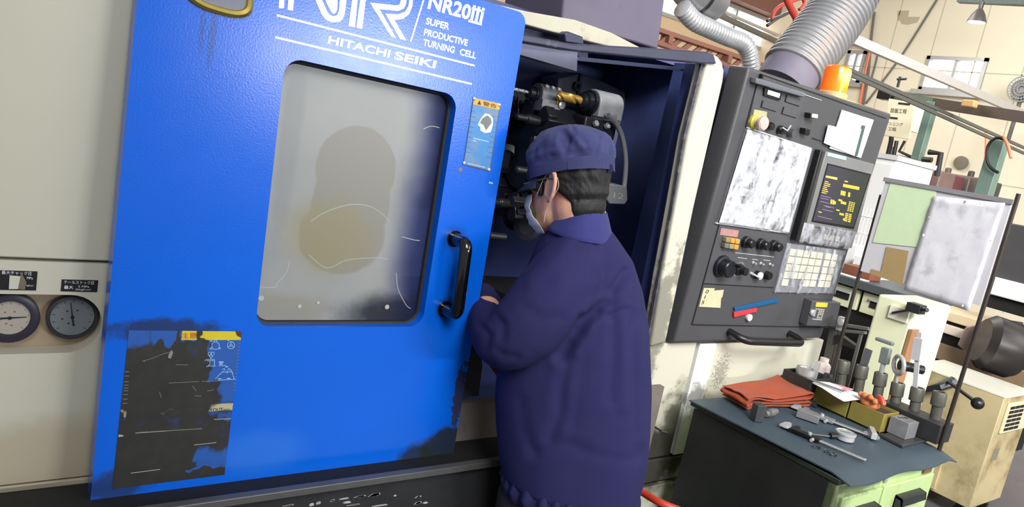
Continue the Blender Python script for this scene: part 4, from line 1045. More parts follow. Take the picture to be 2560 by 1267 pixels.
knob('push_button_collar', 1889, 685, [(.014, 0), (.014, .016), (.0001, .016)], m_pk); knob('white_push_button', 1889, 685, [(.0125, .016), (.0125, .022), (.0001, .023)], m_white, label='white push button')
knob('rotary_knob', 1913, 686, [(.014, 0), (.014, .018), (.012, .022), (.0001, .022)], m_pk)
pq('paper_tag', [(1759, 719.5), (1786, 720), (1784, 726), (1808.5, 724), (1805, 742), (1802, 744), (1800, 769), (1747, 766)], I_, mat('aged_tag', (206, 198, 160), .6, var=.15, vscale=40), .0002, .0018, label='torn cream paper tag')
text('tag_print', '0\n1\n5', I_(1752, 760, .002), I_(1759, 760, .002), I_(1766, 724, .002), N_, m_ink, pan)
pq('magnet_strip', [(1832.5, 767.5), (1942, 743.5), (1942, 753), (1832.5, 778)], I_, mat('teal_strip', (22, 88, 132), .4, var=.06), 0, .008, bevel=.001, label='blue magnetic strip')
pq('magnet_strip', [(1831, 778), (1888, 767.5), (1888, 777), (1831, 791.5)], I_, mat('red_strip', (214, 58, 70), .4, var=.06), 0, .008, bevel=.001, label='short red magnetic strip')
knob('round_magnet', 1869, 792, [(.012, 0), (.0125, .002), (.0125, .010), (.011, .012), (.0001, .012)], mat('ivory_magnet', (222, 218, 208), .4), label='ivory round magnet')
kb = pq('key_switch_box', [(2011, 744), (2082, 749), (2068, 808), (1996, 806)], I_, m_pan, 0, .035, bevel=.003)
Kf = lambda x, y, o=0.0: Pp(x / 3.3345 + 1660, y / 3.3345 + 520, .035)
kk = M(); P = [Kf(1270, 785), Kf(1365, 790), Kf(1358, 826), Kf(1262, 822)]; kk.prism([Vector((p.x, -.035, p.z)) for p in P], (0, -.0008, 0)); kk.build('yellow_sticker', mat('yellow_sticker', (226, 190, 60), .5, var=.15, vscale=60), pan, True)
kk = M()
for r in range(7):
    for c in range(5):
        x = 1262 - r * 4 + c * 16; y = 836 + r * 14 + c * 1.5
        if random.random() < .2: continue
        P = [Kf(x, y), Kf(x + 12, y + 1), Kf(x + 11, y + 9), Kf(x - 1, y + 8)]; kk.prism([Vector((p.x, -.035, p.z)) for p in P], (0, -.0006, 0))
kk.build('sticker_print', mat('sticker_print', (190, 186, 170), .5), pan, True)
p = Kf(1230, 868); kk = M(); kk.lathe([(.012, 0), (.012, .006), (.009, .010), (.0001, .010)], Vector((p.x, -.035, p.z)), (0, -1, 0), 20); kk.build('key_cylinder', m_bright, pan, True)
# grab handle along the bottom
a = I_(1822, 829); b = I_(1972, 834); kk = M(); h = .065
path = [a] + arc(a + Vector((0, -.03, -.002)), a + Vector((.01, -h, -.008)), a + Vector((.055, -h, -.010)), 6) + arc(b + Vector((-.03, -h, -.010)), b + Vector((0, -h, -.008)), b + Vector((0, -.03, -.002)), 6) + [b]
kk.tube(path, .013, 14); kk.build('grab_handle', m_pk, pan, True)
random.seed(11)
# ================================================================== THE WORKER
man_c = V(1425, 1215, 1.77)
man = thing('person', 'person in navy work cap and jacket with white face mask leaning into the open machine', 'person', (man_c.x, man_c.y, 0))
m_skin = bpy.data.materials.new('skin'); m_skin.use_nodes = True; q = NT(m_skin); b = q.n['Principled BSDF']
q.l.new(q.mix(q.noise(26, 3), lin((196, 142, 116)), lin((222, 174, 148))), b.inputs['Base Color']); b.inputs['Roughness'].default_value = .5; b.inputs['Subsurface Weight'].default_value = .12; b.inputs['Subsurface Scale'].default_value = .01
m_hair = mat('black_hair', (17, 15, 17), .62, var=.3, vscale=60, bump=.5, bscale=160, stretch=(1, 1, .25))
NAVY = (35, 34, 80)
m_jack = mat('navy_twill', NAVY, .85, spec=.3, var=.07, vscale=7, bump=.25, bscale=900)
m_cap = mat('navy_cap_cloth', (50, 55, 102), .85, var=.06, vscale=12, bump=.2, bscale=900, sheen=.08)
m_band = mat('navy_cap_band', (48, 52, 94), .85, var=.06, vscale=12, bump=.2, bscale=900)
m_trou = mat('charcoal_trousers', (40, 40, 48), .85, var=.1, vscale=8, bump=.2, bscale=700)
m_mask = mat('white_mask', (226, 224, 218), .8, var=.03, bump=.1, bscale=200)

def project(p):
    d = p - CAM; z = d.dot(CF); return 1280 + FPX * d.dot(CR) / z, 633.5 - FPX * d.dot(CU) / z
def imprint(o, folds, ridge=.25, extra=None):
    """press creases (polyline, depth, half width) into the visible side of a cloth surface"""
    me = o.data; n = len(me.vertices)
    cc = np.empty(n * 3); me.vertices.foreach_get('co', cc); cc = cc.reshape(-1, 3)
    nn = np.empty(n * 3); me.vertices.foreach_get('normal', nn); nn = nn.reshape(-1, 3)
    dv = cc - np.array(CAM); zz = dv @ np.array(CF); sx = 1280 + FPX * (dv @ np.array(CR)) / zz; sy = 633.5 - FPX * (dv @ np.array(CU)) / zz
    facing = np.clip(-(nn * dv).sum(1) / np.linalg.norm(dv, axis=1) * 2.5, 0, 1); disp = np.zeros(n)
    for pl, amp, wd_ in folds:
        if len(pl) == 1: pl = [pl[0], (pl[0][0] + .1, pl[0][1])]
        best = np.full(n, 1e9)
        for (x0, y0), (x1, y1) in zip(pl[:-1], pl[1:]):
            dx, dy = x1 - x0, y1 - y0; t = np.clip(((sx - x0) * dx + (sy - y0) * dy) / (dx * dx + dy * dy), 0, 1)
            best = np.minimum(best, np.hypot(sx - x0 - t * dx, sy - y0 - t * dy))
        disp -= amp * np.exp(-(best / wd_) ** 2) * facing
        disp += amp * ridge * np.exp(-((best - wd_ * 2) / wd_) ** 2) * facing
    if extra: disp += np.array([extra(c) for c in cc])
    cc = cc + nn * disp[:, None]
    me.vertices.foreach_set('co', cc.ravel()); me.update()
# head frame
HS = .93
A = math.radians(33); PT = math.radians(14)
hf = (-math.cos(A) * R0 + math.sin(A) * W0); up0 = Vector((0, 0, 1))
hl = up0.cross(hf).normalized()                      # the person's left
F_ = (hf * math.cos(PT) - up0 * math.sin(PT)).normalized(); Uh = F_.cross(hl).normalized() * -1
if Uh.z < 0: Uh = -Uh
L_ = hl
OH = V(1416, 463, 1.73)
def H(f, l, u): return OH + (F_ * f + L_ * l + Uh * u) * HS
def hell(kk, c, r, n=14, ax=None): kk.ell(H(*c), (F_ * r[0] * HS, L_ * r[1] * HS, Uh * r[2] * HS), n)
body = M()
hell(body, (-.012, 0, .035), (.093, .074, .088), 20)
hell(body, (.034, 0, -.030), (.054, .056, .082), 18)
hell(body, (.050, 0, -.085), (.036, .040, .032), 12)
hell(body, (.030, 0, -.07), (.045, .052, .045), 12)
hell(body, (.078, 0, -.008), (.016, .040, .014), 10)
body.tube([H(.080, 0, .004), H(.098, 0, -.028), H(.088, 0, -.042)], [.008, .013, .010], 12)
hell(body, (.070, .018, -.030), (.018, .018, .014), 8); hell(body, (.070, -.018, -.030), (.018, .018, .014), 8)
neck_b = V(1462, 560, 1.745)
body.tube(smoothpath([H(-.025, 0, -.02), H(-.030, 0, -.075), neck_b, neck_b + Vector((0, 0, -.10))], 4), [.058] * 5 + [.056] * 4 + [.064] * 4, 20)
for s in (1, -1):       # ears
    c = H(-.004, .076 * s, -.008)
    e1 = (F_ * .82 - L_ * s * -.30 * -1).normalized()
    e1 = (F_ * .95 - L_ * s * .32).normalized() * -1
    eu = (Uh * .96 - F_ * .22).normalized()
    path = [c + e1 * (.019 * math.cos(t)) + eu * (.033 * math.sin(t)) + L_ * s * (.008 + .006 * math.cos(t)) for t in [math.radians(x) for x in range(-100, 221, 20)]]
    body.tube(path, [.005 + .0012 * math.sin(i / 16 * math.pi) for i in range(len(path))], 8)
    body.ell(c + L_ * s * .003, (e1 * .015, L_ * s * .0045, eu * .026), 10)
    body.ell(c - eu * .028 + L_ * s * .003 - e1 * .004, (e1 * .008, L_ * s * .005, eu * .009), 8)
# torso, arms, legs under the clothes; hands
sh_l = V(1420, 665, 1.68); el_l = V(1258, 845, 1.66); wr_l = V(1207, 742, 1.86)
chest = V(1455, 700, 1.77); hip = V(1425, 1190, 1.80)
body.tube([neck_b + Vector((0, 0, -.04)), chest, V(1440, 950, 1.78), hip], [.075, .105, .10, .11], 16)
body.tube(smoothpath([sh_l, el_l, wr_l], 6), [.046] * 6 + [.038] * 6 + [.028], 14)
sh_r = V(1505, 672, 1.86); el_r = sh_r + R0 * -.04 + W0 * .16 + Vector((0, 0, -.24)); wr_r = el_r + R0 * -.20 + W0 * .05 + Vector((0, 0, .02))
body.tube(smoothpath([sh_r, el_r, wr_r], 6), [.046] * 6 + [.038] * 6 + [.028], 14)
foot = {}
fwd = (W0 * .92 - R0 * .38).normalized(); side = Vector((0, 0, 1)).cross(fwd)      # body faces the machine
for s in (1, -1):
    h0 = hip + side * (.085 * s) + Vector((0, 0, -.06)); kn = h0 + fwd * .03 + side * .02 * s; kn.z = .44; an = kn - fwd * .05; an.z = .09
    foot[s] = (h0, kn, an)
    body.tube(smoothpath([h0, kn, an], 6), [.062] * 6 + [.048] * 6 + [.036], 14)
def hand(wr, fd, pal, thumb_side):
    """palm, four unequal curled fingers and a thumb; fd = finger direction, pal = palm normal"""
    fd = fd.normalized(); pal = (pal - fd * pal.dot(fd)).normalized(); sd = fd.cross(pal) * thumb_side
    body.tube([wr - fd * .03, wr + fd * .008], [.026, .025], 12)
    body.ell(wr + fd * .045, (fd * .050, sd * .040, pal * .016), 12)
    for i, (o, L) in enumerate(((.030, .066), (.011, .074), (-.009, .068), (-.028, .054))):
        p = wr + fd * .082 + sd * o; pth = [p - fd * .02]
        d = fd.copy()
        for sgm, bend in ((.45, 22), (.30, 38), (.25, 30)):
            pth.append(pth[-1] + d * 0 + (p - pth[-1]) if len(pth) == 1 else pth[-1])
            a_ = math.radians(bend); d = (d * math.cos(a_) + pal * math.sin(a_)).normalized(); pth.append(pth[-1] + d * L * sgm)
        body.tube(pth, [.0095] * (len(pth) - 1) + [.0075], 8)
        body.ell(pth[-1], (d * .009, sd * .0072, pal * .0072), 6)
    p = wr + fd * .02 + sd * .030; t1 = p + (fd * .55 + sd * .75 + pal * .3).normalized() * .042; t2 = t1 + (fd * .9 + sd * .15 + pal * .4).normalized() * .032
    body.tube([p - sd * .012, p, t1, t2], [.013, .014, .0105, .0085], 8); body.ell(t2, (fd * .009, sd * .008, pal * .008), 6)
hand(wr_l + (wr_l - el_l).normalized() * .025, (R0 * -.75 + W0 * .62 + Vector((0, 0, .10))), Vector((0, 0, -1)), -1)
hand(wr_r + (wr_r - el_r).normalized() * .025, (R0 * -.95 + W0 * .1 + Vector((0, 0, .0))), Vector((0, 0, -1)), 1)
bo = body.build('body', m_skin, man, ang=180, remesh=.0042, smooth=7)
# eyes and brows
k = M()
for s in (1, -1): hell(k, (.076, .030 * s, .000), (.010, .012, .007), 8)
k.build('eyes', mat('dark_eyes', (40, 34, 32), .2), man)
# hair: partial shell round the back and sides below the cap, with side tufts in front of the ears
def hair_r(u):
    x = (u - .035) / .088; base = math.sqrt(max(0.0, 1 - x * x))
    return max(base, .62 + .3 * max(0, min(1, (u + .085) / .06)) ) if u < .03 else base
k = M(); random.seed(5)
rings = []
lv = [.075, .055, .035, .015, -.005, -.025, -.045, -.062, -.074]
NS = 60
outer = []; inner = []
for u in lv:
    t0 = 52 if u > .03 else 60 if u > .01 else 96 if u > -.01 else 104 if u > -.03 else 112 if u > -.05 else 122
    ro, ri = [], []
    for i in range(NS + 1):
        th = math.radians(t0 + (360 - 2 * t0) * i / NS)
        f = hair_r(u); wv = .0035 * noise.noise(Vector((th * 9, u * 12, 1))) + .0045 * noise.noise(Vector((th * 34, u * 16, 3)))
        thick = .012 if u > -.04 else .008
        a, b_ = .093 * f + thick + wv, .074 * f + thick * .75 + wv
        dip = -.010 * abs(math.sin(i * 1.7)) * (u < -.06)
        ro.append(H(-.014 + a * math.cos(th), b_ * math.sin(th), u + dip)); ri.append(H(-.012 + (a - .014) * math.cos(th), (b_ - .014) * math.sin(th), u))
    outer.append(ro); inner.append(ri)
for i in range(len(lv) - 1):
    pass
k.loft([[outer[j][i] for j in range(len(lv))] + [inner[j][i] for j in range(len(lv) - 1, -1, -1)] for i in range(NS + 1)])
for s in (1, -1):       # sideburn tuft and fringe hair
    for j in range(7):
        f0 = .038 + .005 * j; k.tube(smoothpath([H(f0, (.070 - .0012 * j) * s, .045), H(f0 + .004, (.0715 - .0014 * j) * s, .018), H(f0 + .007 - .002 * j, (.068 - .001 * j) * s, -.004 - .012 * math.sin(j * .55))], 3), [.006] * 3 + [.005] * 3 + [.0015], 6)
for s in (1, -1): hell(k, (.046, .0575 * s, .018), (.020, .011, .030), 10); hell(k, (.040, .060 * s, -.008), (.010, .008, .022), 8)
for j in range(40):      # short locks along the nape
    t0 = math.radians(118 + 124 * j / 39); f = .80
    p0 = H(-.014 + (.093 * f + .010) * math.cos(t0), (.074 * f + .008) * math.sin(t0), -.045); p1 = H(-.016 + (.093 * .72 + .008) * math.cos(t0), (.074 * .74 + .006) * math.sin(t0), -.076 - .010 * random.random())
    k.tube([p0, (p0 + p1) / 2 + (p0 - OH).normalized() * .002, p1], [.006, .006, .0015], 6)
k.build('hair', m_hair, man, ang=180, remesh=.0032, smooth=3)
# cap: crown with creased panels, band, brim, rear strap
def capring(u, f, tilt=0.0, seedk=0.0, crown=False):
    out = []
    for i in range(144):
        th = 2 * math.pi * i / 144
        c, s_ = math.cos(th), math.sin(th)
        e = 2.25
        rr = (abs(c) ** e + abs(s_) ** e) ** (-1 / e)
        a, b_ = .107 * f, .091 * f
        w = 0
        if crown:
            w = (.008 * noise.noise(Vector((th * 2.4, u * 26, seedk))) + .0035 * noise.noise(Vector((th * 5, u * 60, seedk + 3))) - .0022 * max(0, math.cos(6 * th)) ** 12) * min(1, max(0, (u - .036) / .02))
        out.append(H(-.013 + (a * rr + w) * c, (b_ * rr + w) * s_, u + tilt * c))
    return out
k = M(); TL = -.016
lv = [(.030, .985, TL), (.034, 1.0, TL), (.055, 1.015, TL), (.075, 1.03, TL * .9), (.092, 1.025, TL * .7), (.106, .96, TL * .5), (.120, .85, TL * .3), (.132, .69, 0), (.141, .50, 0), (.147, .30, 0), (.149, .05, 0)]
lv = [tuple(Vector(lv[i]).lerp(Vector(lv[min(i + 1, len(lv) - 1)]), j / 3)) for i in range(len(lv) - 1) for j in range(3)] + [lv[-1]]
k.loft([capring(u, f, t, 2.0, True) for u, f, t in lv], True)
cap = k.build('cap', m_cap, man, ang=180)
imprint(cap, [([(1420, 346), (1412, 362)], .013, 13), ([(1421, 329), (1440, 350), (1458, 370)], -.005, 6), ([(1376, 342)], -.006, 14), ([(1396, 340), (1392, 360), (1404, 374)], -.003, 6), ([(1500, 342), (1496, 365), (1488, 386)], .003, 4),
              ([(1470, 360)], -.004, 18), ([(1536, 368)], -.006, 12), ([(1330, 380), (1352, 372)], .003, 9), ([(1380, 388), (1430, 386), (1462, 394)], .0035, 6), ([(1440, 400), (1470, 398), (1488, 406)], .004, 6), ([(1490, 406)], .006, 7), ([(1520, 400), (1500, 392)], .003, 6), ([(1350, 385), (1400, 380)], -.003, 8)], .25)
k = M()
k.loft([capring(u, f, TL) for u, f in ((.026, .985), (.026, 1.015), (.050, 1.035), (.052, 1.030), (.052, .99))], False)
k.build('cap_band', m_band, man, ang=40)
k = M(); g = []
for j in range(7):
    row = []
    for i in range(25):
        th = math.radians(-62 + 124 * i / 24); rr = 1.0 + .42 * (j / 6) * math.cos(th * 1.4) ** .8
        row.append(H(-.013 + .107 * rr * math.cos(th), .091 * min(rr, 1.12) * math.sin(th), .028 + TL * math.cos(th) - .024 * (j / 6) - .004 * (1 - math.cos(th * 1.2))))
    g.append(row)
k.sheet(g, -Uh * .003); k.build('cap_brim', mat('dark_cap_brim', (30, 32, 54), .8), man, ang=60)
k = M(); P = [H(-.013 + .107 * 1.04 * math.cos(t), .091 * 1.04 * math.sin(t), .037 - .013 * (t - 1.95) / 1.6 + TL * math.cos(t)) for t in [math.radians(x) for x in range(112, 206, 6)]]
for a, b_ in zip(P[:-1], P[1:]): k.beam(a, b_, .003, .022, Uh)
k.beam(P[-5], P[-5] + Uh * -.016 - F_ * .004, .008, .014, F_); k.build('cap_strap', m_band, man)
# face mask, ear loops
k = M(); g = []
for j in range(13):
    v = j / 12; u = -.022 - .098 * v; row = []
    for i in range(29):
        tm = 50 + 24 * min(1, max(0, (v - .35) / .4)); th = math.radians(-tm + 2 * tm * i / 28)
        bulge = .012 + .010 * math.sin(math.pi * min(1, v * 1.1)) + (.0022 * math.sin(v * 26) if .1 < v < .9 else 0)
        a = (.066 + bulge + (.016 * math.exp(-((v - .15) / .25) ** 2)) * max(0, math.cos(th * 2.2)))
        sh = 1 - .22 * max(0, v - .72) / .28
        row.append(H(.022 + a * math.cos(th) * sh, (.056 + bulge * .55) * math.sin(th) * sh, u))
    g.append(row)
k.sheet(g, (H(.1, 0, 0) - H(0, 0, 0)) * -.012); k.build('face_mask', m_mask, man, ang=180)
k = M()
for s in (1, -1):
    k.tube(smoothpath([H(.030, .062 * s, -.095), H(.016, .071 * s, -.06), H(-.010, .080 * s, -.030), H(-.026, .083 * s, -.005), H(-.016, .082 * s, .022), H(.012, .080 * s, .02), H(.052, .062 * s, -.03)], 5), .0010, 6)
k.build('mask_loops', mat('mask_loop', (196, 184, 170), .7), man, ang=180)
# spectacles
k = M()
for s in (1, -1):
    ring = [H(.098 - .012 * abs(math.cos(t) * .026 + .034) / .06, s * (.034 + .026 * math.cos(t)), -.002 + .017 * math.sin(t)) for t in [2 * math.pi * i / 22 for i in range(23)]]
    k.tube(ring, .0026, 6, False)
k.tube([H(.098, .010, .002), H(.100, 0, .005), H(.098, -.010, .002)], .0026, 6)
k.build('spectacle_frame', mat('black_frame', (14, 14, 16), .25), man)
k = M()
for s in (1, -1): k.tube(smoothpath([H(.086, .062 * s, .004), H(.055, .0725 * s, .008), H(.012, .0795 * s, .014), H(-.012, .081 * s, .010)], 4), .0022, 6)
k.build('spectacle_temples', mat('grey_temple', (120, 118, 116), .35, .5), man)
k = M()
for s in (1, -1):
    k.prism([H(.097 - .012 * abs(math.cos(t) * .024 + .034) / .06, s * (.034 + .024 * math.cos(t)), -.002 + .0155 * math.sin(t)) for t in [2 * math.pi * i / 22 for i in range(22)]], F_ * .001)
gl = bpy.data.materials.new('lens_glass'); gl.use_nodes = True; b = gl.node_tree.nodes['Principled BSDF']; b.inputs['Transmission Weight'].default_value = 1; b.inputs['Roughness'].default_value = .02; b.inputs['IOR'].default_value = 1.05
k.build('spectacle_lenses', gl, man)
# ---------------- jacket: torso and sleeves grown into one surface
def tring(L, Rr, dL, bk, n=48, ex=2.3, push=0.0):
    a = V(L[0], L[1], dL); c = V(Rr[0], Rr[1], dL); m_ = (a + c) / 2; h = (c - a).dot(R0) / 2
    out = []
    for i in range(n):
        t = 2 * math.pi * i / n; cx, sx = math.cos(t), math.sin(t); rr = (abs(cx) ** ex + abs(sx) ** ex) ** (-1 / ex)
        out.append(m_ + R0 * (h * rr * cx) + W0 * (bk * rr * sx + push))
    return out
TR_ = [((1256, 1168), (1596, 1234), 1.785, .150), ((1248, 1120), (1608, 1190), 1.783, .152), ((1243, 1060), (1619, 1133), 1.780, .152), ((1240, 980), (1625, 1055), 1.775, .150), ((1246, 900), (1627, 974), 1.770, .147), ((1262, 820), (1624, 890), 1.765, .142),
       ((1290, 740), (1618, 804), 1.760, .135), ((1318, 668), (1604, 724), 1.755, .125), ((1345, 606), (1580, 652), 1.75, .112), ((1380, 566), (1545, 598), 1.748, .096), ((1408, 542), (1520, 564), 1.747, .080)]
k = M(); k.loft([tring(*r) for r in TR_])
def sleeve(pts):
    P = [V(x, y, d) for x, y, d, r in pts]; PP = smoothpath(P, 6); rs = []
    for i in range(len(pts) - 1):
        for j in range(6): t = j / 6; rs.append(pts[i][3] * (1 - t) + pts[i + 1][3] * t)
    rs.append(pts[-1][3]); return PP, rs
SL = [(1450, 645, 1.72, .075), (1412, 698, 1.665, .084), (1362, 762, 1.64, .085), (1310, 820, 1.635, .080), (1264, 850, 1.65, .068), (1228, 828, 1.71, .052), (1213, 788, 1.79, .044), (1207, 757, 1.84, .037)]
PP, rs = sleeve(SL); k.tube(PP, rs, 20)
k.tube(smoothpath([sh_r + R0 * -.02, sh_r + W0 * .03 + Vector((0, 0, -.05)), el_r, wr_r - (wr_r - el_r) * .12], 5), [.078] * 6 + [.07] * 5 + [.06] * 4 + [.042], 18)
ja = k.build('jacket', m_jack, man, ang=180, remesh=.0062, smooth=9)
# folds of the cloth
folds = [([(1565, 680), (1530, 730), (1490, 775), (1455, 808), (1428, 850), (1402, 890)], .011, 14), ([(1520, 740), (1490, 752), (1462, 778)], -.007, 11), ([(1560, 775), (1530, 790), (1500, 786)], .005, 9),
         ([(1480, 815), (1465, 850), (1440, 880)], -.005, 14), ([(1430, 870), (1404, 960), (1398, 1040), (1375, 1095)], .005, 15), ([(1460, 850), (1450, 960), (1430, 1060)], .0022, 16),
         ([(1600, 820), (1606, 950), (1602, 1100)], -.003, 12), ([(1580, 780), (1586, 900), (1590, 1080)], .003, 10), ([(1552, 760), (1560, 880), (1560, 1020)], -.003, 13), ([(1530, 760), (1534, 880), (1525, 1000)], .003, 12),
         ([(1240, 790), (1258, 812), (1255, 852)], .004, 11), ([(1222, 800), (1236, 812), (1252, 806)], .003, 8), ([(1205, 815), (1222, 838), (1216, 872)], .004, 10), ([(1240, 870), (1262, 890), (1290, 892)], .003, 10),
         ([(1352, 606), (1338, 644), (1304, 686)], .003, 11), ([(1484, 545), (1488, 600), (1486, 680), (1472, 740)], .0022, 6), ([(1420, 600), (1400, 640), (1330, 700)], -.003, 18), ([(1310, 765), (1350, 795), (1400, 795)], .002, 14),
         ([(1300, 1000), (1310, 1080), (1330, 1130)], .0025, 14), ([(1340, 1130), (1420, 1110), (1470, 1130)], .003, 16), ([(1500, 1140), (1560, 1150), (1600, 1140)], .002, 14)]
imprint(ja, folds, .2, lambda c: .0035 * noise.noise(Vector((c[0] * 9, c[1] * 9, c[2] * 4))) + .0012 * noise.noise(Vector((c[0] * 22, c[1] * 22, c[2] * 9))))
# elastic hem
k = M(); rings = []
for (L, Rr, d_, b_), f, zo in (((1258, 1165), (1596, 1231), 1.785, .150), .985, .012), (((1260, 1175), (1595, 1241), 1.785, .150), 1.03, 0), (((1264, 1200), (1588, 1264), 1.787, .148), 1.01, 0), (((1268, 1211), (1582, 1272), 1.787, .146), .98, 0), (((1274, 1211), (1576, 1272), 1.787, .140), .93, .004):
    rg = tring(L, Rr, d_, b_, 160)
    c = sum(rg, Vector()) / len(rg); o_ = []
    for i, p in enumerate(rg):
        t = 2 * math.pi * i / 160
        amp = .008 * max(0, min(1, (math.cos(t - math.radians(232)) - .25) * 2.2)) * (1 if f > 1 else .4)
        o_.append(c + (p - c) * f + (p - c).normalized() * amp * math.sin(t * 30 + 1.2 * math.sin(t * 7)) + Vector((0, 0, zo)))
    rings.append(o_)
k.loft(rings, False); k.build('jacket_hem', m_jack, man, ang=180)
# collar: stand and folded leaf round the neck
nc = [((1376, 578), (1530, 596), 1.745, .094), ((1384, 562), (1526, 584), 1.742, .086), ((1398, 528), (1518, 548), 1.742, .077), ((1404, 508), (1515, 526), 1.744, .073), ((1402, 506), (1517, 524), 1.744, .078), ((1388, 532), (1524, 556), 1.742, .086), ((1366, 572), (1534, 590), 1.740, .100), ((1368, 578), (1531, 596), 1.740, .097)]
k = M(); rings = [tring(*r, n=56, ex=2.0, push=-.006) for r in nc]
# opened at the throat: leave a gap in front
g = [[rg[(i + 0) % 56] for i in range(57)] for rg in rings]
k.loft(rings, False); k.build('jacket_collar', mat('navy_collar', (42, 44, 108), .85, var=.06, bump=.2, bscale=900, sheen=.08), man, ang=180, sub=1)
# cuff
k = M(); a = V(1210, 768, 1.80); b_ = V(1206, 740, 1.86); d = (b_ - a); 
k.tube([a, a + d * .1, a + d * .9, b_, b_], [.046, .046, .036, .036, .030], 18); k.build('jacket_cuff', m_jack, man)
k = M(); d = wr_r - el_r; a = wr_r - d * .25; k.tube([a, wr_r - d * .02], [.045, .038], 18); k.build('jacket_cuff', m_jack, man)
# trousers and shoes
k = M()
wr0 = tring((1268, 1170), (1578, 1232), 1.79, .138, 24); wr1 = tring((1264, 1215), (1580, 1276), 1.80, .140, 24); wr2 = [p + Vector((0, 0, -.10)) for p in wr1]
k.loft([wr0, wr1, wr2])
for s in (1, -1):
    h0, kn, an = foot[s]
    k.tube(smoothpath([h0 + Vector((0, 0, .02)), h0 + Vector((0, 0, -.12)), kn, an + Vector((0, 0, -.03))], 5), [.090] * 5 + [.086] * 5 + [.08] * 5 + [.072], 18)
k.build('trousers', m_trou, man, ang=180, remesh=.009, smooth=6)
for s in (1, -1):
    an = foot[s][2]; c = Vector((an.x, an.y, 0)) + fwd * .055; k = M()
    rings = []
    for t, w, h in ((-.12, .028, .06), (-.10, .038, .085), (-.04, .042, .10), (.03, .046, .075), (.09, .048, .058), (.13, .040, .045), (.15, .02, .03)):
        rings.append([c + fwd * t + side * (w * math.cos(x)) + Vector((0, 0, .001 + max(0, h * (.5 + .5 * math.sin(x))))) for x in [2 * math.pi * i / 20 for i in range(20)]])
    k.loft(rings); k.build('shoe', mat('black_shoe', (26, 26, 28), .4), man, ang=60)
# ================================================================== TOOL CABINET AND WHAT LIES ON IT
ZM = .86
m_green = mat('pale_green_enamel', (176, 198, 138), .4, var=.06, vscale=5, dirt=(120, 128, 86), dscale=6, dlo=.58, dhi=.85,
              stains=[((44, 50, 34), (1.90, .90, .45), (.07, .5, .5), .9, dict(warp=.5, nscale=10, soft=.8)), ((60, 66, 44), (2.02, .9, .81), (.12, .2, .02), .7, dict(warp=.7, nscale=20))])  # first blob: dark fade over the left edge, full height
m_gdark = mat('dark_green_side', (44, 52, 44), .5, var=.15)
cab = thing('tool_cabinet', 'pale green tool cabinet with black drawer handles beside the machine front', 'cabinet', (2.2, 1.15, 0))
k = M(); k.box(1.905, 2.485, .90, 1.40, .02, .83); k.build('cabinet_body', m_green, cab, bevel=.006)
k = M(); k.box(1.900, 1.904, .925, 1.40, .02, .828); k.build('side_shade_sheet', mat('shaded_side_dark', (34, 38, 36), .5, var=.25, vscale=5), cab)  # dark sheet: shade of the cabinet's left side put into the colour
k = M(); k.box(1.90, 2.50, .895, 1.42, .83, .846); k.build('top_board', m_gdark, cab, bevel=.003)
m_hnd = mat('drawer_handle_black', (38, 40, 42), .4, var=.1)
def fz(px, py): return U(px, py, 1, .898)
xm = 2.150; z1 = .80
for (x0, x1) in ((1.930, xm - .006), (xm + .006, 2.462)):
    for (za, zb) in ((.655, .793), (.50, .645), (.345, .49), (.19, .335)):
        k = M(); k.box(x0, x1, .888, .905, za, zb); dr = k.build('drawer', m_green, cab, bevel=.004)
        xc = (x0 + x1) / 2; w = .075; zc = (za + zb) / 2 + .012
        k = M(); k.prism([(xc - w, .888, zc + .020), (xc - w, .866, zc + .016), (xc - w, .862, zc - .006), (xc - w, .866, zc - .006), (xc - w, .870, zc + .010), (xc - w, .888, zc + .012)], (2 * w, 0, 0))
        k.prism([(xc - w, .888, zc + .02), (xc - w, .866, zc + .016), (xc - w, .862, zc - .006), (xc - w, .888, zc - .03)], (.006, 0, 0)); k.prism([(xc + w - .006, .888, zc + .02), (xc + w - .006, .866, zc + .016), (xc + w - .006, .862, zc - .006), (xc + w - .006, .888, zc - .03)], (.006, 0, 0))
        k.build('handle', m_hnd, dr)
        k = M(); k.box(xc - w, xc + w, .885, .8885, zc - .03, zc + .012); k.build('recess', m_gapk, dr)
k = M(); k.lathe([(.008, 0), (.008, .004), (.004, .005), (.0001, .005)], (xm + .012, .897, .808), (0, -1, 0), 14); k.build('lock', m_bright, cab)
k = M(); k.box(2.395, 2.445, .893, .899, .797, .824); k.build('brass_tag', mat('brown_tag', (122, 96, 60), .5, var=.2, vscale=60), cab)
k = M(); k.lathe([(.012, 0), (.012, .02), (.016, .022), (.016, .03), (.0001, .03)], (2.486, .95, .70), (1, 0, 0), 14); k.build('side_knob', m_hnd, cab)
# rubber mat, drooping over the near edge and the right corner
g = []
c00 = Vector((1.868, 1.402, ZM)); c10 = Vector((2.56, 1.37, ZM)); c01 = Vector((1.902, .868, ZM)); c11 = Vector((2.545, .868, ZM))
for j in range(31):
    row = []
    for i in range(41):
        s, t = i / 40, j / 30
        p = c00.lerp(c10, s).lerp(c01.lerp(c11, s), t)
        z = ZM - .002
        if t > .9: z -= (t - .9) * 10 * (.010 + .012 * math.sin(s * 6.0 + .5) ** 2)
        if s > .9: z -= (s - .9) * 10 * .016 * (t ** 2)
        if s < .04: z += .0
        row.append(Vector((p.x, p.y, z)))
    g.append(row)
k = M(); k.sheet(g, (0, 0, -.004)); mt = k.build('rubber_mat', mat('slate_rubber', (58, 72, 82), .55, var=.06, vscale=4, bump=.12, bscale=200, dirt=(52, 60, 66), dscale=5), None)
tag(mt, 'slate grey rubber mat covering the top of the green tool cabinet', 'mat')
def T(px, py, z=ZM): return U(px, py, 2, z)
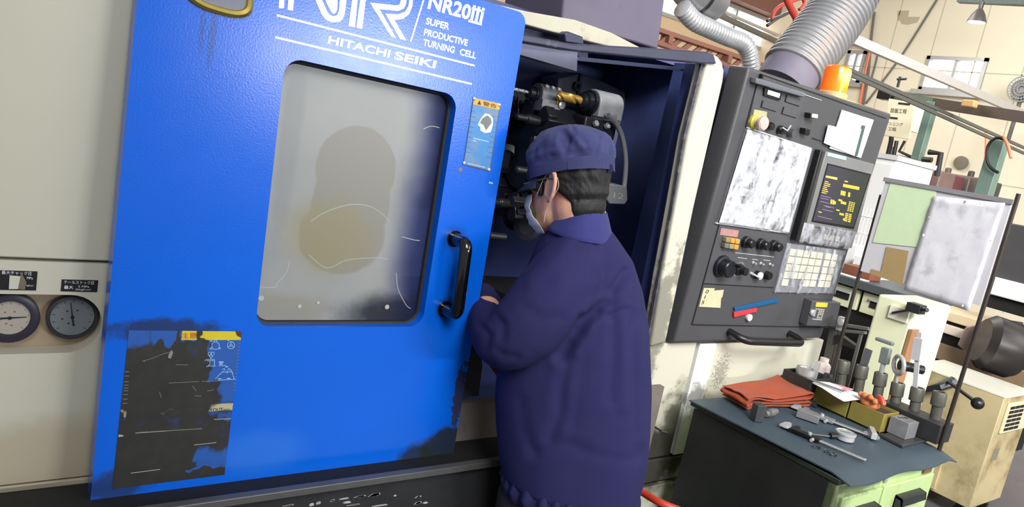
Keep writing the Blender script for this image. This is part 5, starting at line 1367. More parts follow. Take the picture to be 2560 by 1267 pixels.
# folded orange shop cloth
m_rag = mat('orange_cloth', (166, 70, 36), .9, var=.12, vscale=14, dirt=(142, 84, 58), dscale=5, dlo=.5, dhi=.7, bump=.4, bscale=500, sheen=.05)
prof = [(.02, .004), (.17, .003), (.325, .005), (.343, .010), (.330, .016), (.17, .013), (.03, .014), (.006, .020), (.004, .026), (.03, .032), (.17, .024), (.29, .026), (.336, .030), (.350, .040), (.330, .047), (.17, .034), (.03, .040), (.008, .040)]
P2 = smoothpath([(a, b, 0) for a, b in prof], 4)
g = []
for j in range(19):
    t = j / 18; row = []
    for i, p in enumerate(P2):
        s = p.x / .35
        yb = 1.276 + .125 * t + .018 * math.sin(s * 5) * (1 - t) + .02 * s * t
        x = 1.985 + p.x * (.97 + .05 * math.sin(t * 3)) + .025 * t
        z = ZM + .002 + p.y * (.95 + .12 * math.sin(s * 9 + t * 4)) + .004 * noise.noise(Vector((s * 5, t * 4, p.y * 60))) * (p.y > .02)
        row.append(Vector((x, yb, max(ZM + .001, z))))
    g.append(row)
k = M(); k.sheet(g, (0, .0, .0024)); rag = k.build('shop_cloth', m_rag, None, ang=60)
tag(rag, 'folded orange brown shop cloth lying on the far end of the mat', 'cloth')
# small steel block standing in front of the cloth
m_stl = mat('ground_steel', (146, 146, 148), .32, .4, var=.2, vscale=40); m_stld = mat('dark_ground_steel', (74, 76, 78), .35, .4, var=.2, vscale=40)
b = T(1896, 1057); k = M(); ax = (Vector((.96, -.28, 0)), Vector((.28, .96, 0)), Vector((0, 0, 1)))
k.obox(b + Vector((.012, .018, .026)), (.016, .014, .026), ax); o = k.build('steel_block', m_stld, None, bevel=.001); tag(o, 'small upright steel block standing in front of the orange cloth', 'block')
# plug gauge lying down
g0 = T(1921, 1048); k = M(); a_ = Vector((g0.x - .005, g0.y + .012, ZM + .0125)); dx = Vector((.97, .12, 0)).normalized()
k.lathe([(.0001, 0), (.009, 0), (.0098, .001), (.0098, .014), (.0085, .015), (.0085, .019), (.0125, .020), (.0125, .052), (.0085, .053), (.0085, .056), (.0095, .057), (.0095, .070), (.0001, .071)], a_, dx, 22)
o = k.build('plug_gauge', [mat('knurled_steel', (128, 126, 126), .35, .4, var=.3, vscale=120)], None); tag(o, 'short knurled steel plug gauge lying right of the upright block', 'gauge')
# two vernier calipers
def caliper(p0, p1, label, name, body, beam_w, head_w, chrome):
    a = Vector(p0); b = Vector(p1); a.z = b.z = ZM; d = (b - a); L = d.length; d.normalize(); x = Vector((-d.y, d.x, 0)); zz = Vector((0, 0, 1))
    r = thing(name, label, 'caliper', a)
    def bx(s0, s1, t0, t1, z0, z1): return (a + d * ((s0 + s1) / 2) + x * ((t0 + t1) / 2) + zz * ((z0 + z1) / 2), ((s1 - s0) / 2, (t1 - t0) / 2, (z1 - z0) / 2), (d, x, zz))
    k = M(); k.obox(*bx(.02, L, -beam_w / 2, beam_w / 2, .006, .0095)); k.build('beam', chrome, r, bevel=.0008)
    k = M(); k.obox(*bx(.022, L - .004, -beam_w * .12, beam_w * .12, .0095, .0099)); k.build('scale_groove', m_stld, r)
    k = M(); q = [(0.0, -.012), (.02, -.012), (.03, -beam_w / 2), (.03, beam_w / 2), (.018, .042), (.008, .044), (0.0, .03)]
    k.prism([a + d * s + x * t + zz * .005 for s, t in q], zz * .006); k.build('fixed_jaw', chrome, r, bevel=.0008)
    k = M(); k.obox(*bx(.036, .036 + head_w, -beam_w * .95, beam_w * .95, .003, .0125)); q = [(.030, -.014), (.045, -.012), (.06, -beam_w / 2), (.06, beam_w / 2), (.046, .040), (.036, .042), (.031, .03)]
    k.prism([a + d * s + x * t + zz * .004 for s, t in q], zz * .0075); k.build('slider', body, r, bevel=.001)
    k = M(); k.lathe([(.006, 0), (.006, .006), (.0001, .0065)], a + d * (.036 + head_w * .6) + x * (beam_w * .3) + zz * .0125, zz, 14); k.lathe([(.005, 0), (.005, .014), (.0001, .0145)], a + d * (.036 + head_w * .8) - x * (beam_w * .95) + zz * .007, -x, 12); k.build('thumb_screw', m_bright, r)
    return r
m_chr = mat('satin_chrome', (190, 192, 194), .3, .35, var=.12, vscale=40)
caliper(T(1950, 1066), T(2163, 1156), 'vernier caliper with a blackened slider lying nearest on the mat', 'vernier_caliper', mat('blackened_slider', (44, 45, 48), .35, .7, var=.3, vscale=50), .013, .085, m_chr)
caliper(T(1978, 1020), T(2196, 1102), 'longer bright caliper lying behind the small block, towards the yellow boxes', 'vernier_caliper', mat('worn_steel_slider', (160, 162, 164), .3, .4, var=.25, vscale=40), .017, .10, m_chr)
# depth gauge foot at the end of the far caliper
p = T(2185, 1097); dg = thing('depth_base', 'bright measuring foot with a knurled screw at the end of the longer caliper', 'gauge', p)
k = M(); k.obox(p + Vector((0, .01, .016)), (.034, .008, .010), (Vector((.8, .6, 0)), Vector((-.6, .8, 0)), Vector((0, 0, 1)))); k.obox(p + Vector((.0, .02, .006)), (.012, .012, .006)); k.build('foot', m_chr, dg, bevel=.001)
k = M(); k.lathe([(.007, 0), (.007, .014), (.0001, .015)], p + Vector((-.004, -.004, .012)), (-.6, -.8, 0), 14); k.build('lock_screw', m_stl, dg)
# round dial gauge lying face up
p = T(2110, 1098); r = thing('dial_gauge', 'round silver dial gauge lying face up between the two calipers', 'gauge', p)
k = M(); k.lathe([(.0001, 0), (.026, 0), (.028, .002), (.028, .016), (.030, .017), (.030, .023), (.027, .024), (.0255, .0215), (.0001, .0215)], p + Vector((0, 0, .001)), (0, 0, 1), 36); k.build('case', m_chr, r)
k = M(); k.lathe([(.0253, .0), (.0253, .0006), (.0001, .0006)], p + Vector((0, 0, .0226)), (0, 0, 1), 30); k.build('dial', mat('grey_dial', (150, 152, 152), .4), r)
k = M(); k.beam(p + Vector((-.015, .012, .0236)), p + Vector((.012, -.008, .0236)), .0014, .0006); k.build('needle', m_ink, r)
k = M(); k.tube([p + Vector((-.032, .01, .01)), p + Vector((-.050, .018, .008))], .009, 12); k.build('stem_block', m_pk, r)
k = M(); k.tube([p + Vector((-.048, .018, .0062)), p + Vector((-.118, .055, .005))], .0035, 8); k.build('spindle', m_stld, r)
# little steel block by the far caliper
b = T(2030, 1060); k = M(); k.obox(b + Vector((.02, .03, .0135)), (.016, .034, .012), (Vector((.9, .42, 0)), Vector((-.42, .9, 0)), Vector((0, 0, 1)))); o = k.build('steel_block', m_stl, None, bevel=.001); tag(o, 'low steel block lying beside the slider of the longer caliper', 'block')
# swarf crumbs
k = M(); random.seed(21)
for i in range(34):
    t = random.random(); p = T(2035 + 55 * t + random.uniform(-4, 4), 1117 + 22 * t + random.uniform(-4, 4)); q = p + Vector((random.uniform(-.008, .008), random.uniform(-.008, .008), .002))
    k.tube([p + Vector((0, 0, .0012)), (p + q) / 2 + Vector((.001, 0, .002)), q], .0011, 5)
o = k.build('swarf_crumbs', m_pk, None); tag(o, 'scatter of black swarf crumbs on the mat in front of the nearest caliper', 'swarf'); o['kind'] = 'stuff'
# two yellow boxes along the back
m_yel = mat('grimy_yellow_box', (134, 122, 58), .5, var=.15, vscale=9, dirt=(92, 82, 40), dscale=6)
def tray(x0, x1, y0, y1, z0, z1, t, name, label, m, cat='box', floor=.006):
    k = M(); k.box(x0, x1, y0, y1, z0, z0 + floor); k.box(x0, x0 + t, y0, y1, z0, z1); k.box(x1 - t, x1, y0, y1, z0, z1); k.box(x0 + t, x1 - t, y0, y0 + t, z0, z1); k.box(x0 + t, x1 - t, y1 - t, y1, z0, z1)
    o = k.build(name, m, None, bevel=.0015); tag(o, label, cat); return o
yb1 = tray(2.378, 2.475, 1.045, 1.158, ZM, ZM + .066, .004, 'parts_box', 'open yellow box holding an orange glove, nearest of the two yellow boxes', m_yel)
tray(2.378, 2.475, 1.164, 1.288, ZM, ZM + .066, .004, 'parts_box', 'yellow box with white papers lying across it', m_yel)
k = M(); k.box(2.383, 2.470, 1.050, 1.153, ZM + .046, ZM + .056); k.build('brown_lining', mat('brown_lining', (72, 50, 46), .6, var=.2), yb1)
# glove in the nearer box
k = M(); m_glv = mat('orange_glove', (202, 120, 74), .7, var=.2, vscale=20)
gb = Vector((2.415, 1.115, ZM + .072))
k.ell(gb, (Vector((.032, .012, 0)), Vector((-.012, .03, 0)), Vector((0, 0, .02))), 10)
for dx, dy, dz, L in ((-.03, -.026, .02, .03), (-.028, -.008, .028, .034), (-.026, .012, .026, .03), (-.018, .030, .022, .026), (.008, -.034, .018, .024)):
    k.tube(smoothpath([gb + Vector((dx * .4, dy * .6, .008)), gb + Vector((dx, dy, dz)), gb + Vector((dx - L * .35, dy - .008, dz - .004))], 4), [.009] * 8 + [.006], 8)
o = k.build('work_glove', m_glv, None, remesh=.003, smooth=4, ang=180); tag(o, 'crumpled orange work glove stuffed into the nearer yellow box', 'glove')
k = M(); k.tube(smoothpath([gb + Vector((.0, -.02, .03)), gb + Vector((-.012, -.036, .032)), gb + Vector((-.016, -.05, .014))], 4), .0075, 8); o = k.build('red_plug', mat('red_rubber', (206, 76, 60), .5), None); tag(o, 'small red rubber plug beside the orange glove', 'plug')
# papers lying over the boxes
def paper(pts, label, m, seed, th=.001, group=None):
    g = []
    for j in range(13):
        row = []
        for i in range(13):
            p = bil3(pts, i / 12, j / 12); p.z += .004 * noise.noise(Vector((p.x * 14, p.y * 14, seed))); row.append(p)
        g.append(row)
    k = M(); k.sheet(g, (0, 0, th)); o = k.build('paper_sheet', m, None, ang=180); tag(o, label, 'paper', group); return o
def bil3(Q, s, t): return Q[0].lerp(Q[1], s).lerp(Q[3].lerp(Q[2], s), t)
zp = ZM + .074
paper([T(2016, 949, zp), T(2072, 956, zp + .006), T(2178, 996, zp), T(2110, 1003, zp)], 'white paper sheet lying across the yellow box, in front of the steel tubes', mat('white_paper', (224, 224, 220), .6, var=.04), 1.0)
paper([T(2082, 956, zp + .004), T(2104, 962, zp + .004), T(2134, 974, zp + .004), T(2116, 979, zp + .004)], 'small pink slip on top of the white paper', mat('pink_slip', (216, 150, 160), .6), 3.0)
k = M(); k.tube([T(2030, 950, zp + .012), T(2110, 978, zp + .010)], .0035, 10); o = k.build('pencil', mat('grey_pencil', (110, 110, 112), .4), None); tag(o, 'thin grey pencil lying on the white paper', 'pencil')
# black bin at the far end with a turned steel part
o = tray(2.345, 2.49, 1.29, 1.402, ZM, ZM + .082, .010, 'parts_bin', 'black bin at the far end of the mat holding a turned steel ring', mat('black_plastic', (40, 42, 40), .5, var=.12), 'bin')
p = Vector((2.39, 1.345, ZM + .006)); k = M(); k.lathe([(.0001, 0), (.031, 0), (.031, .074), (.034, .075), (.034, .098), (.024, .099), (.020, .094), (.0001, .094)], p, (0, 0, 1), 30); o = k.build('turned_part', mat('turned_steel', (176, 176, 174), .32, .45, var=.12, vscale=30), None); tag(o, 'round turned steel part standing in the black bin', 'steel part')
k = M(); k.obox((2.45, 1.35, ZM + .062), (.028, .003, .056)); o = k.build('steel_plate', mat('light_plate', (180, 180, 176), .35, .3), None, bevel=.001); tag(o, 'thin bright steel plate standing behind the turned part in the bin', 'plate')
k = M(); k.obox((2.478, 1.31, ZM + .05), (.008, .014, .043)); o = k.build('steel_block', m_stld, None, bevel=.002); tag(o, 'dark steel stub leaning in the near corner of the black bin', 'block')
# flat dark plate, then ground plate, cube with holes and V-block on the right
k = M(); k.prism([T(1978, 990), T(2040, 1020), T(2040, 1012), T(1990, 984)], (0, 0, .010)); o = k.build('flat_bar', m_stld, None, bevel=.001); tag(o, 'flat dark bar lying between the cloth and the black bin', 'bar')
pl = [T(2198, 1091), T(2255, 1120), T(2340, 1098), T(2292, 1076)]
for q in pl: q.z = ZM
k = M(); k.prism(pl, (0, 0, .009)); o = k.build('surface_plate', mat('grey_base_plate', (84, 84, 84), .4, .6, var=.2, vscale=25), None, bevel=.001); tag(o, 'flat steel base plate under the drilled cube at the right end of the mat', 'plate')
c = Vector((2.435, 1.006, ZM + .0095)); k = M(); k.obox(c + Vector((0, 0, .027)), (.033, .030, .027)); 
cu = k.build('drilled_cube', m_stl, None, bevel=.0012); tag(cu, 'bright steel cube with drilled holes standing on the base plate', 'block')
k = M()
for i in range(3): k.lathe([(.006, 0), (.006, .0004), (.0001, .0004)], c + Vector((-.014 + .014 * i, .012 - .004 * i, .054)), (0, 0, 1), 14)
k.build('drilled_holes', m_pk, cu)
k = M(); k.obox((2.535, 1.02, ZM + .042), (.045, .10, .032)); o = k.build('steel_bar', mat('rack_base_grey', (58, 58, 58), .45, .4, var=.15), None, bevel=.002); tag(o, 'dark steel base bar behind the drilled cube at the foot of the nearest tubes', 'bar')
# ledge and steel tubes with measuring tools
k = M(); k.box(2.50, 2.60, 1.02, 1.50, ZM - .006, ZM + .012); o = k.build('rack_ledge', m_stld, None, bevel=.002); tag(o, 'long steel ledge behind the yellow boxes with a row of upright tubes', 'rack')
m_tube = mat('weathered_tube', (102, 102, 94), .5, .4, var=.2, vscale=18)
tx = 2.545
tops = [(2352, 978), (2297, 967), (2248, 955), (2205, 930), (2158, 912), (2112, 900)]
tubes = []
labs = ['nearest upright steel tube of the rack, empty, by the board pole', 'second upright tube from the board pole, with a white caliper in it', 'upright tube with the ring micrometer, third from the board pole', 'upright tube holding a grey dial handle, fourth from the board pole', 'fifth upright tube from the board pole, with a drilled flat bar in it', 'farthest upright tube of the rack, close to the machine panel']
tp_ = []
for i, (x, y) in enumerate(tops):
    top = U(x, y, 0, tx); z0 = ZM + .0125
    t = thing('tube_holder', labs[i], 'tube', (tx, top.y, z0), 'upright tubes of the measuring tool rack')
    lean = .012
    k = M(); a = Vector((tx, top.y - lean, z0)); k.lathe([(.0135, 0), (.0165, 0), (.0165, top.z - z0 - .045), (.0135, top.z - z0 - .045), (.0135, 0)], a, (0, lean, top.z - z0), 20, caps=False); k.build('pipe', m_tube, t)
    k = M(); k.lathe([(.0140, 0), (.0215, 0), (.0220, .002), (.0220, .040), (.0200, .045), (.0145, .045), (.0140, 0)], Vector((tx, top.y - lean * .2, top.z - .047)), (0, lean, top.z - z0), 22, caps=False); k.build('collar', m_tube, t)
    tp_.append(top)
# tools standing in the tubes
def stick(name, label, cat, k, m, **kw):
    o = k.build(name, m, None, **kw); tag(o, label, cat); return o
p = tp_[1]; r = thing('vernier_caliper', 'white topped caliper standing upright in the second tube', 'caliper', p)
k = M(); q0 = p + Vector((0, 0, -.06)); q1 = U(2299, 830, 0, tx); k.beam(q0, q1, .016, .005, (1, 0, 0)); k.build('beam', mat('pale_metal', (206, 208, 212), .4, .3), r, bevel=.001)
k = M(); qa = U(2288, 900, 0, tx - .004); qb = U(2297, 845, 0, tx - .004); k.beam(qa, qb, .030, .010, (1, 0, 0)); k.build('slider', mat('pale_metal', (206, 208, 212), .4), r, bevel=.001)
p = tp_[3]; r = thing('dial_handle_gauge', 'grey gauge with a flat pistol shaped head standing in the fourth tube', 'gauge', p)
k = M(); k.tube([p + Vector((0, 0, -.06)), p + Vector((0, .004, .04))], .008, 12); k.build('stem', m_bright, r)
k = M(); k.beam(p + Vector((0, .003, .03)), p + Vector((0, .006, .085)), .030, .022, (1, 0, 0)); q = U(2212, 853, 0, tx); k.beam(q + Vector((0, .03, 0)), q + Vector((0, -.03, .0)), .02, .012, (0, 0, 1)); k.build('head', mat('grey_head', (120, 128, 126), .45, .2), r, bevel=.003)
p = tp_[2]; c = U(2247, 912, 0, tx - .02); r = thing('ring_micrometer', 'bright ring micrometer with a black barrel resting on the third tube', 'micrometer', p)
k = M(); rings = []; R1 = .030
ax_ = Vector((-.75, .5, -.1)).normalized(); ux = ax_.cross(Vector((0, 0, 1))).normalized(); uz = ux.cross(ax_)
path = [c + (ux * math.cos(t) + uz * math.sin(t)) * R1 for t in [2 * math.pi * i / 32 for i in range(33)]]
k.tube(path, .007, 10, False); k.build('frame_ring', m_bright, r)
k = M(); k.tube([c + ax_ * -.004, c - ax_ * .085 + Vector((0, 0, -.012))], [.017, .015], 16); k.build('barrel', m_pk, r)
k = M(); k.tube([p + Vector((0, 0, -.055)), c - uz * R1], .005, 10); k.build('stem', m_bright, r)
p = tp_[4]; k = M(); k.beam(p + Vector((0, 0, -.06)), p + Vector((0, -.004, .06)), .028, .004, (1, 0, 0)); o = stick('flat_bar', 'flat grey bar with a hole standing in the fifth tube', 'bar', k, mat('flat_grey', (110, 112, 118), .4, .5), bevel=.001)
# big measuring frames hanging farther back
r = thing('slide_gauge', 'tall dull slide gauge with a sliding arm standing behind the far tubes', 'gauge', U(2100, 960, 0, 2.62))
m_slg = mat('slide_gauge_grey', (112, 112, 108), .45, .4, var=.2)
X = 2.62
k = M()
for x0, y0, x1, y1, w in ((2086, 818, 2058, 955, .03), (2104, 830, 2076, 965, .02)):
    k.beam(U(x0, y0, 0, X), U(x1, y1, 0, X), w, .012, (1, 0, 0))
k.build('column', mat('ribbed_dark', (86, 86, 82), .4, .4, var=.3), r, bevel=.001)
k = M(); k.beam(U(2155, 828, 0, X), U(2118, 965, 0, X), .012, .008, (1, 0, 0)); k.beam(U(2100, 826, 0, X), U(2165, 832, 0, X), .018, .01); k.beam(U(2110, 812, 0, X), U(2172, 822, 0, X), .012, .012); k.build('arm', m_slg, r, bevel=.001)
k = M(); q = [U(x, y, 0, X - .01) for x, y in ((2086, 838), (2098, 836), (2138, 864), (2132, 872), (2092, 858), (2082, 862))]; k.prism(q, (.03, 0, 0)); k.build('hood', m_pk, r, bevel=.002)
k = M(); k.beam(U(2108, 792, 0, X), U(2100, 826, 0, X), .03, .02, (1, 0, 0)); k.lathe([(.012, 0), (.012, .03), (.0001, .03)], U(2112, 806, 0, X - .01), (-1, 0, 0), 14); k.build('clamp', m_bright, r, bevel=.002)
k = M(); k.box(2.60, 2.66, U(2100, 960, 0, X).y - .13, U(2100, 960, 0, X).y + .10, ZM - .004, ZM + .012); k.build('foot', m_stld, r)

# ------------------------------------------------------------------ notice board on two poles behind the tubes
XB = 2.50
ya = U(2343, 1109, 0, XB).y
yb_ = 1.318
bd = thing('notice_board', 'grey notice board carried by two thin dark poles behind the tool cabinet top', 'notice board', (XB, (ya + yb_) / 2, .846))
m_pole = mat('dark_pole', (64, 58, 54), .4, .5, var=.2)
for yy, z1 in ((ya - .006, 1.68), (yb_, 1.60)):
    k = M(); k.tube([(XB + .012, yy, .847), (XB + .012, yy, z1)], .0065, 12); k.build('pole', m_pole, bd)
zb0, zb1 = 1.285, 1.652
k = M(); k.box(XB + .002, XB + .010, ya, yb_ - .005, zb0 + .045, zb1); k.build('panel', mat('board_grey', (196, 194, 198), .5, var=.04), bd, bevel=.001)
k = M(); k.box(XB - .004, XB + .012, ya - .002, yb_, zb1 - .006, zb1 + .008); k.build('top_rail', mat('board_rail', (150, 146, 150), .4, .3), bd)
# sheets
def brd(px, py, o=0.0): return U(px, py, 0, XB + .001 - o)
k = M(); k.prism([brd(2228, 452), brd(2345, 470), brd(2296, 618), brd(2182, 606)], (-.0015, 0, 0)); o = k.build('green_sheet', mat('green_paper', (196, 216, 176), .6, var=.05, vscale=30), None); tag(o, 'pale green sheet on the left of the notice board', 'paper')
k = M(); P = [brd(2336, 490), brd(2516, 508), brd(2425, 778), brd(2262, 724)]
g = [[bil3(P, i / 14, j / 16) + Vector((-.002 - .004 * (1 + noise.noise(Vector((i * .6, j * .6, 2)))), 0, 0)) for i in range(15)] for j in range(17)]
k.sheet(g, (-.001, 0, 0)); o = k.build('drawing_sheet', mat('faint_drawing', (214, 213, 218), .35, var=.05, vscale=40, dirt=(186, 185, 192), dscale=16, dlo=.5, dhi=.7), None, ang=180); tag(o, 'large whitish drawing sheet in film hanging on the right of the notice board', 'paper')
k = M(); k.prism([brd(x, y) for x, y in ((2217, 617), (2272, 627), (2256, 712), (2176, 684), (2180, 672), (2203, 679))], (-.002, 0, 0)); o = k.build('cardboard_sheet', mat('tan_cardboard', (160, 136, 92), .7, var=.06), None)
tag(o, 'tan cardboard piece showing below the green sheet', 'cardboard')
o.location = (0, 0, 0)
# ================================================================== OVERHEAD AND BEHIND
m_galv = mat('galvanised_spiral', (158, 160, 163), .4, .45, var=.15, vscale=14)
# large spiral duct, curving up from behind the control panel
YDU = 1.95
axis = [(1966, 200), (1990, 165), (2035, 110), (2085, 45), (2118, -10), (2150, -80)]
cp = [U(x, y, 1, YDU) for x, y in axis]; path = smoothpath(cp, 14)
duct = thing('spiral_duct', 'large ribbed flexible metal duct rising behind the control panel', 'duct', cp[0])
RD = .125
def ribbed(kk, path, r, rib, dep, n=36):
    L = 0; rings = []; pts = [path[0]]; 
    # resample evenly
    seg = []; tot = sum((path[i + 1] - path[i]).length for i in range(len(path) - 1)); N = int(tot / (rib / 6)); acc = 0; i = 0; out = [path[0].copy()]
    for s in range(1, N + 1):
        d = tot * s / N
        while i < len(path) - 2 and acc + (path[i + 1] - path[i]).length < d: acc += (path[i + 1] - path[i]).length; i += 1
        out.append(path[i].lerp(path[i + 1], min(1, (d - acc) / (path[i + 1] - path[i]).length)))
    rs = [r + dep * math.sin(2 * math.pi * k_ / 6) for k_ in range(len(out))]
    kk.tube(out, rs, n)
k = M(); ribbed(k, path[10:], RD, .024, .0055); k.build('flexible_hose', m_galv, duct, ang=180)
k = M(); P = path[:17]; k.tube([cp[0] + (cp[0] - cp[1]).normalized() * .05] + P, [.118] * (len(P) + 1), 32); k.build('canvas_cuff', mat('grey_cuff', (112, 108, 124), .6, var=.15, vscale=12), duct)
# thin aluminium hose
al = [(1705, 20), (1735, 52), (1775, 72), (1820, 92), (1855, 106), (1870, 126), (1876, 150), (1880, 175)]
k = M(); ribbed(k, smoothpath([U(x, y, 1, 2.45) for x, y in al], 8), .042, .02, .003, 24); o = k.build('foil_hose', mat('bright_foil', (214, 216, 218), .3, .5, var=.15, vscale=20, bump=.4, bscale=60), None, ang=180); tag(o, 'bright crinkled foil hose running from the grey tank down behind the panel', 'hose')
c = U(1748, -4, 1, 2.5); tk = thing('mist_tank', 'rounded grey tank hanging at the top edge above the foil hose', 'tank', c)
k = M(); a = U(1690, 2, 1, 2.5); k.lathe([(.0001, -.02), (.05, -.02), (.085, .0), (.10, .06), (.10, .16), (.085, .22), (.0001, .22)], c + Vector((-.10, 0, .03)), (1, 0, -.12), 32); k.build('shell', mat('tank_grey', (150, 150, 152), .4, .5, var=.1), tk)
k = M(); k.lathe([(.102, 0), (.106, .004), (.106, .016), (.102, .02)], c + Vector((-.02, 0, .02)), (1, 0, -.12), 32, caps=False); k.build('band', m_gun, tk)
# amber warning lamp on top of the panel cabinet
p = U(2080, 236, 1, 1.62); lamp = thing('warning_lamp', 'lit amber warning lamp on top of the control panel beside the duct', 'lamp', (p.x, 1.62, 1.905))
zb = 1.906
k = M(); k.lathe([(.0001, 0), (.054, 0), (.054, .022), (.049, .026), (.0001, .026)], (p.x, 1.62, zb), (0, 0, 1), 30); k.build('lamp_base', mat('lamp_base_cream', (186, 150, 120), .5), lamp)
am = bpy.data.materials.new('amber_lens'); am.use_nodes = True; b = am.node_tree.nodes['Principled BSDF']; b.inputs['Base Color'].default_value = lin((236, 110, 24)); b.inputs['Roughness'].default_value = .2; b.inputs['Emission Color'].default_value = lin((240, 96, 16)); b.inputs['Emission Strength'].default_value = .55; qa = NT(am); qf = qa.blob((p.x - .0, 1.575, zb + .085), (.034, .03, .022), .9, .05, 8); qa.l.new(qa.mix(qf, lin((236, 88, 12)), lin((255, 226, 120))), b.inputs['Emission Color']); qa.l.new(qa.math('ADD', qa.math('MULTIPLY', qf, 1.6), .55), b.inputs['Emission Strength'])
k = M(); k.lathe([(.047, .0), (.048, .076), (.045, .090), (.034, .098), (.0001, .100)], (p.x, 1.62, zb + .024), (0, 0, 1), 32); k.build('amber_dome', am, lamp)
k = M(); k.lathe([(.0001, 0), (.014, .004), (.016, .02), (.012, .04), (.0001, .044)], (p.x, 1.62, zb + .05), (0, 0, 1), 16); k.build('bulb', mat('hot_bulb', (255, 230, 140), .5, emit=(255, 214, 110), estr=6), lamp)
l = bpy.data.lights.new('lamp_glow', 'POINT'); l.energy = 3; l.color = (1, .45, .1); l.shadow_soft_size = .05; lo = bpy.data.objects.new('lamp_glow', l); COL.objects.link(lo); lo.location = (p.x, 1.50, zb + .09)
# pendant lamp
XL = 8.0
t = U(2452, -20, 0, XL); bt = U(2441, 56, 0, XL); LS = .5; pn = thing('pendant_lamp', 'lit bell shaped factory lamp hanging from a cord at the upper right', 'lamp', (bt.x, bt.y, bt.z))
k = M(); k.lathe([(a_ * LS, b_ * LS) for a_, b_ in [(.030, .30), (.045, .26), (.06, .25), (.12, .16), (.175, .02), (.178, 0), (.170, 0), (.115, .15), (.05, .24), (.0001, .245)]], (bt.x, bt.y, bt.z), (0, 0, 1), 32, caps=False); k.build('shade', mat('dark_shade', (84, 80, 78), .4, .4), pn)
k = M(); k.lathe([(a_ * LS, b_ * LS) for a_, b_ in [(.0001, .02), (.10, .02), (.15, .008), (.164, .0), (.0001, -.012)]], (bt.x, bt.y, bt.z), (0, 0, 1), 28, caps=False); k.build('bulb', mat('lamp_glow_white', (255, 255, 250), .5, emit=(255, 252, 240), estr=5), pn)
k = M(); k.tube([(bt.x, bt.y, bt.z + .15), (bt.x, bt.y, bt.z + 1.2)], .008, 8); k.tube([(bt.x, bt.y, bt.z + .13), (bt.x, bt.y, bt.z + .20)], .022, 10); k.build('cord', m_pk, pn)
# crane girder and rails
def beamthing(name, label, cat, a, b, w, h, m, bevel=.0):
    k = M(); k.beam(a, b, w, h); o = k.build(name, m, None, bevel=bevel); tag(o, label, cat); return o
YR = 3.6
beamthing('crane_rail', 'pale steel crane rail sloping across the cream wall above the window', 'rail', U(2120, 92, 1, YR), Vector((WALLX - .005, YR, U(2537, 278, 1, YR).z)), .05, .075, mat('pale_rail', (190, 186, 186), .45, .3, var=.05))
YK = 2.75
for dy, lab in ((0, 'upper of the two dark cable rails crossing the right wall'), (11, 'lower of the two dark cable rails crossing the right wall')):
    a = U(2118, 172 + dy, 1, YK); b = U(2640, 405 + dy * 1.3, 1, YK)
    beamthing('cable_rail', lab, 'rail', a, b, .02, .022, mat('dark_rail', (84, 84, 80), .45, .3))
beamthing('roof_beam', 'dark green beam along the top right edge', 'beam', U(2400, -6, 0, 9.5), U(2600, 2, 0, 9.5), .1, .12, mat('deep_green_steel', (60, 76, 72), .5))
# brown girder behind the machine with brackets
gd = thing('brown_girder', 'brown lattice girder running below the back windows', 'girder', U(1700, 110, 1, 5.2))
ga = U(1200, -62, 1, 5.2); gz = U(1720, 98, 1, 5.2).z; gz2 = U(1720, 130, 1, 5.2).z + .09
k = M(); k.box(.5, 8.2, 5.2, 5.3, gz - .02, gz + .02); k.box(.5, 8.2, 5.2, 5.3, gz2 - .11, gz2 - .07); k.build('chord', m_brown, gd)
k = M()
x = .6; i = 0
while x < 8.0:
    k.beam((x, 5.25, gz2 - .09), (x + .13, 5.25, gz), .05, .02, (0, 1, 0)); x += .16; i += 1
k.build('lattice', m_brown, gd); 
x = .8
while x < 8.1:
    k = M(); k.box(x, x + .06, 5.19, 5.31, gz2 - .07, gz - .02); x += .9; k.build('post', m_brown, gd)
for px_, lab in ((1730, 'first insulator'),): pass
k = M(); k.tube([U(1765, 22, 1, WALLY - .30), U(1980, 122, 1, WALLY - .30)], .043, 10); o = k.build('conduit_pipe', mat('conduit_grey', (120, 116, 112), .5, .2), None); tag(o, 'grey conduit pipe sloping across the bright back windows', 'pipe')
k = M(); k.tube([U(1760, 8, 1, WALLY - .28), U(1990, 108, 1, WALLY - .28)], .024, 8); o = k.build('conduit_pipe', mat('conduit_pale', (186, 180, 172), .5), None); tag(o, 'thinner pale conduit above the grey one on the back windows', 'pipe')
# hoses and cords
m_hose = mat('red_hose', (186, 60, 50), .5, var=.08); m_or = mat('orange_cord', (232, 130, 96), .5, var=.05); m_cord = mat('grey_cord', (110, 106, 100), .6)
def cord(name, label, pts, ax, v, r, m, cat='hose'):
    k = M(); k.tube(smoothpath([U(x, y, ax, v) for x, y in pts], 7), r, 10); o = k.build(name, m, None, ang=180); tag(o, label, cat); return o
cord('air_hose', 'thick red hose hanging down behind the ribbed duct', [(1955, -30), (1972, 10), (1990, 45), (2008, 78), (2030, 100)], 1, 2.5, .018, m_hose)
cord('air_hose', 'thin red hose loop left of the thick one', [(1930, 48), (1936, 30), (1952, 14), (1980, 4), (2004, -4), (2010, 8), (1998, 24)], 1, 2.8, .010, m_hose)
cord('power_cord', 'orange cord hanging in front of the cream wall right of the warning lamp', [(2178, 118), (2170, 150), (2160, 200), (2149, 262)], 0, WALLX - .05, .019, m_or, 'cord')
cord('power_cord', 'orange cord running sideways from the duct to the crane rail', [(2130, 112), (2150, 116), (2178, 124)], 0, WALLX - .09, .016, m_or, 'cord')
cord('wire_rope', 'dark wire beside the orange cord on the cream wall', [(2186, 30), (2178, 100), (2170, 190), (2158, 262)], 0, WALLX - .03, .017, m_cord, 'wire')
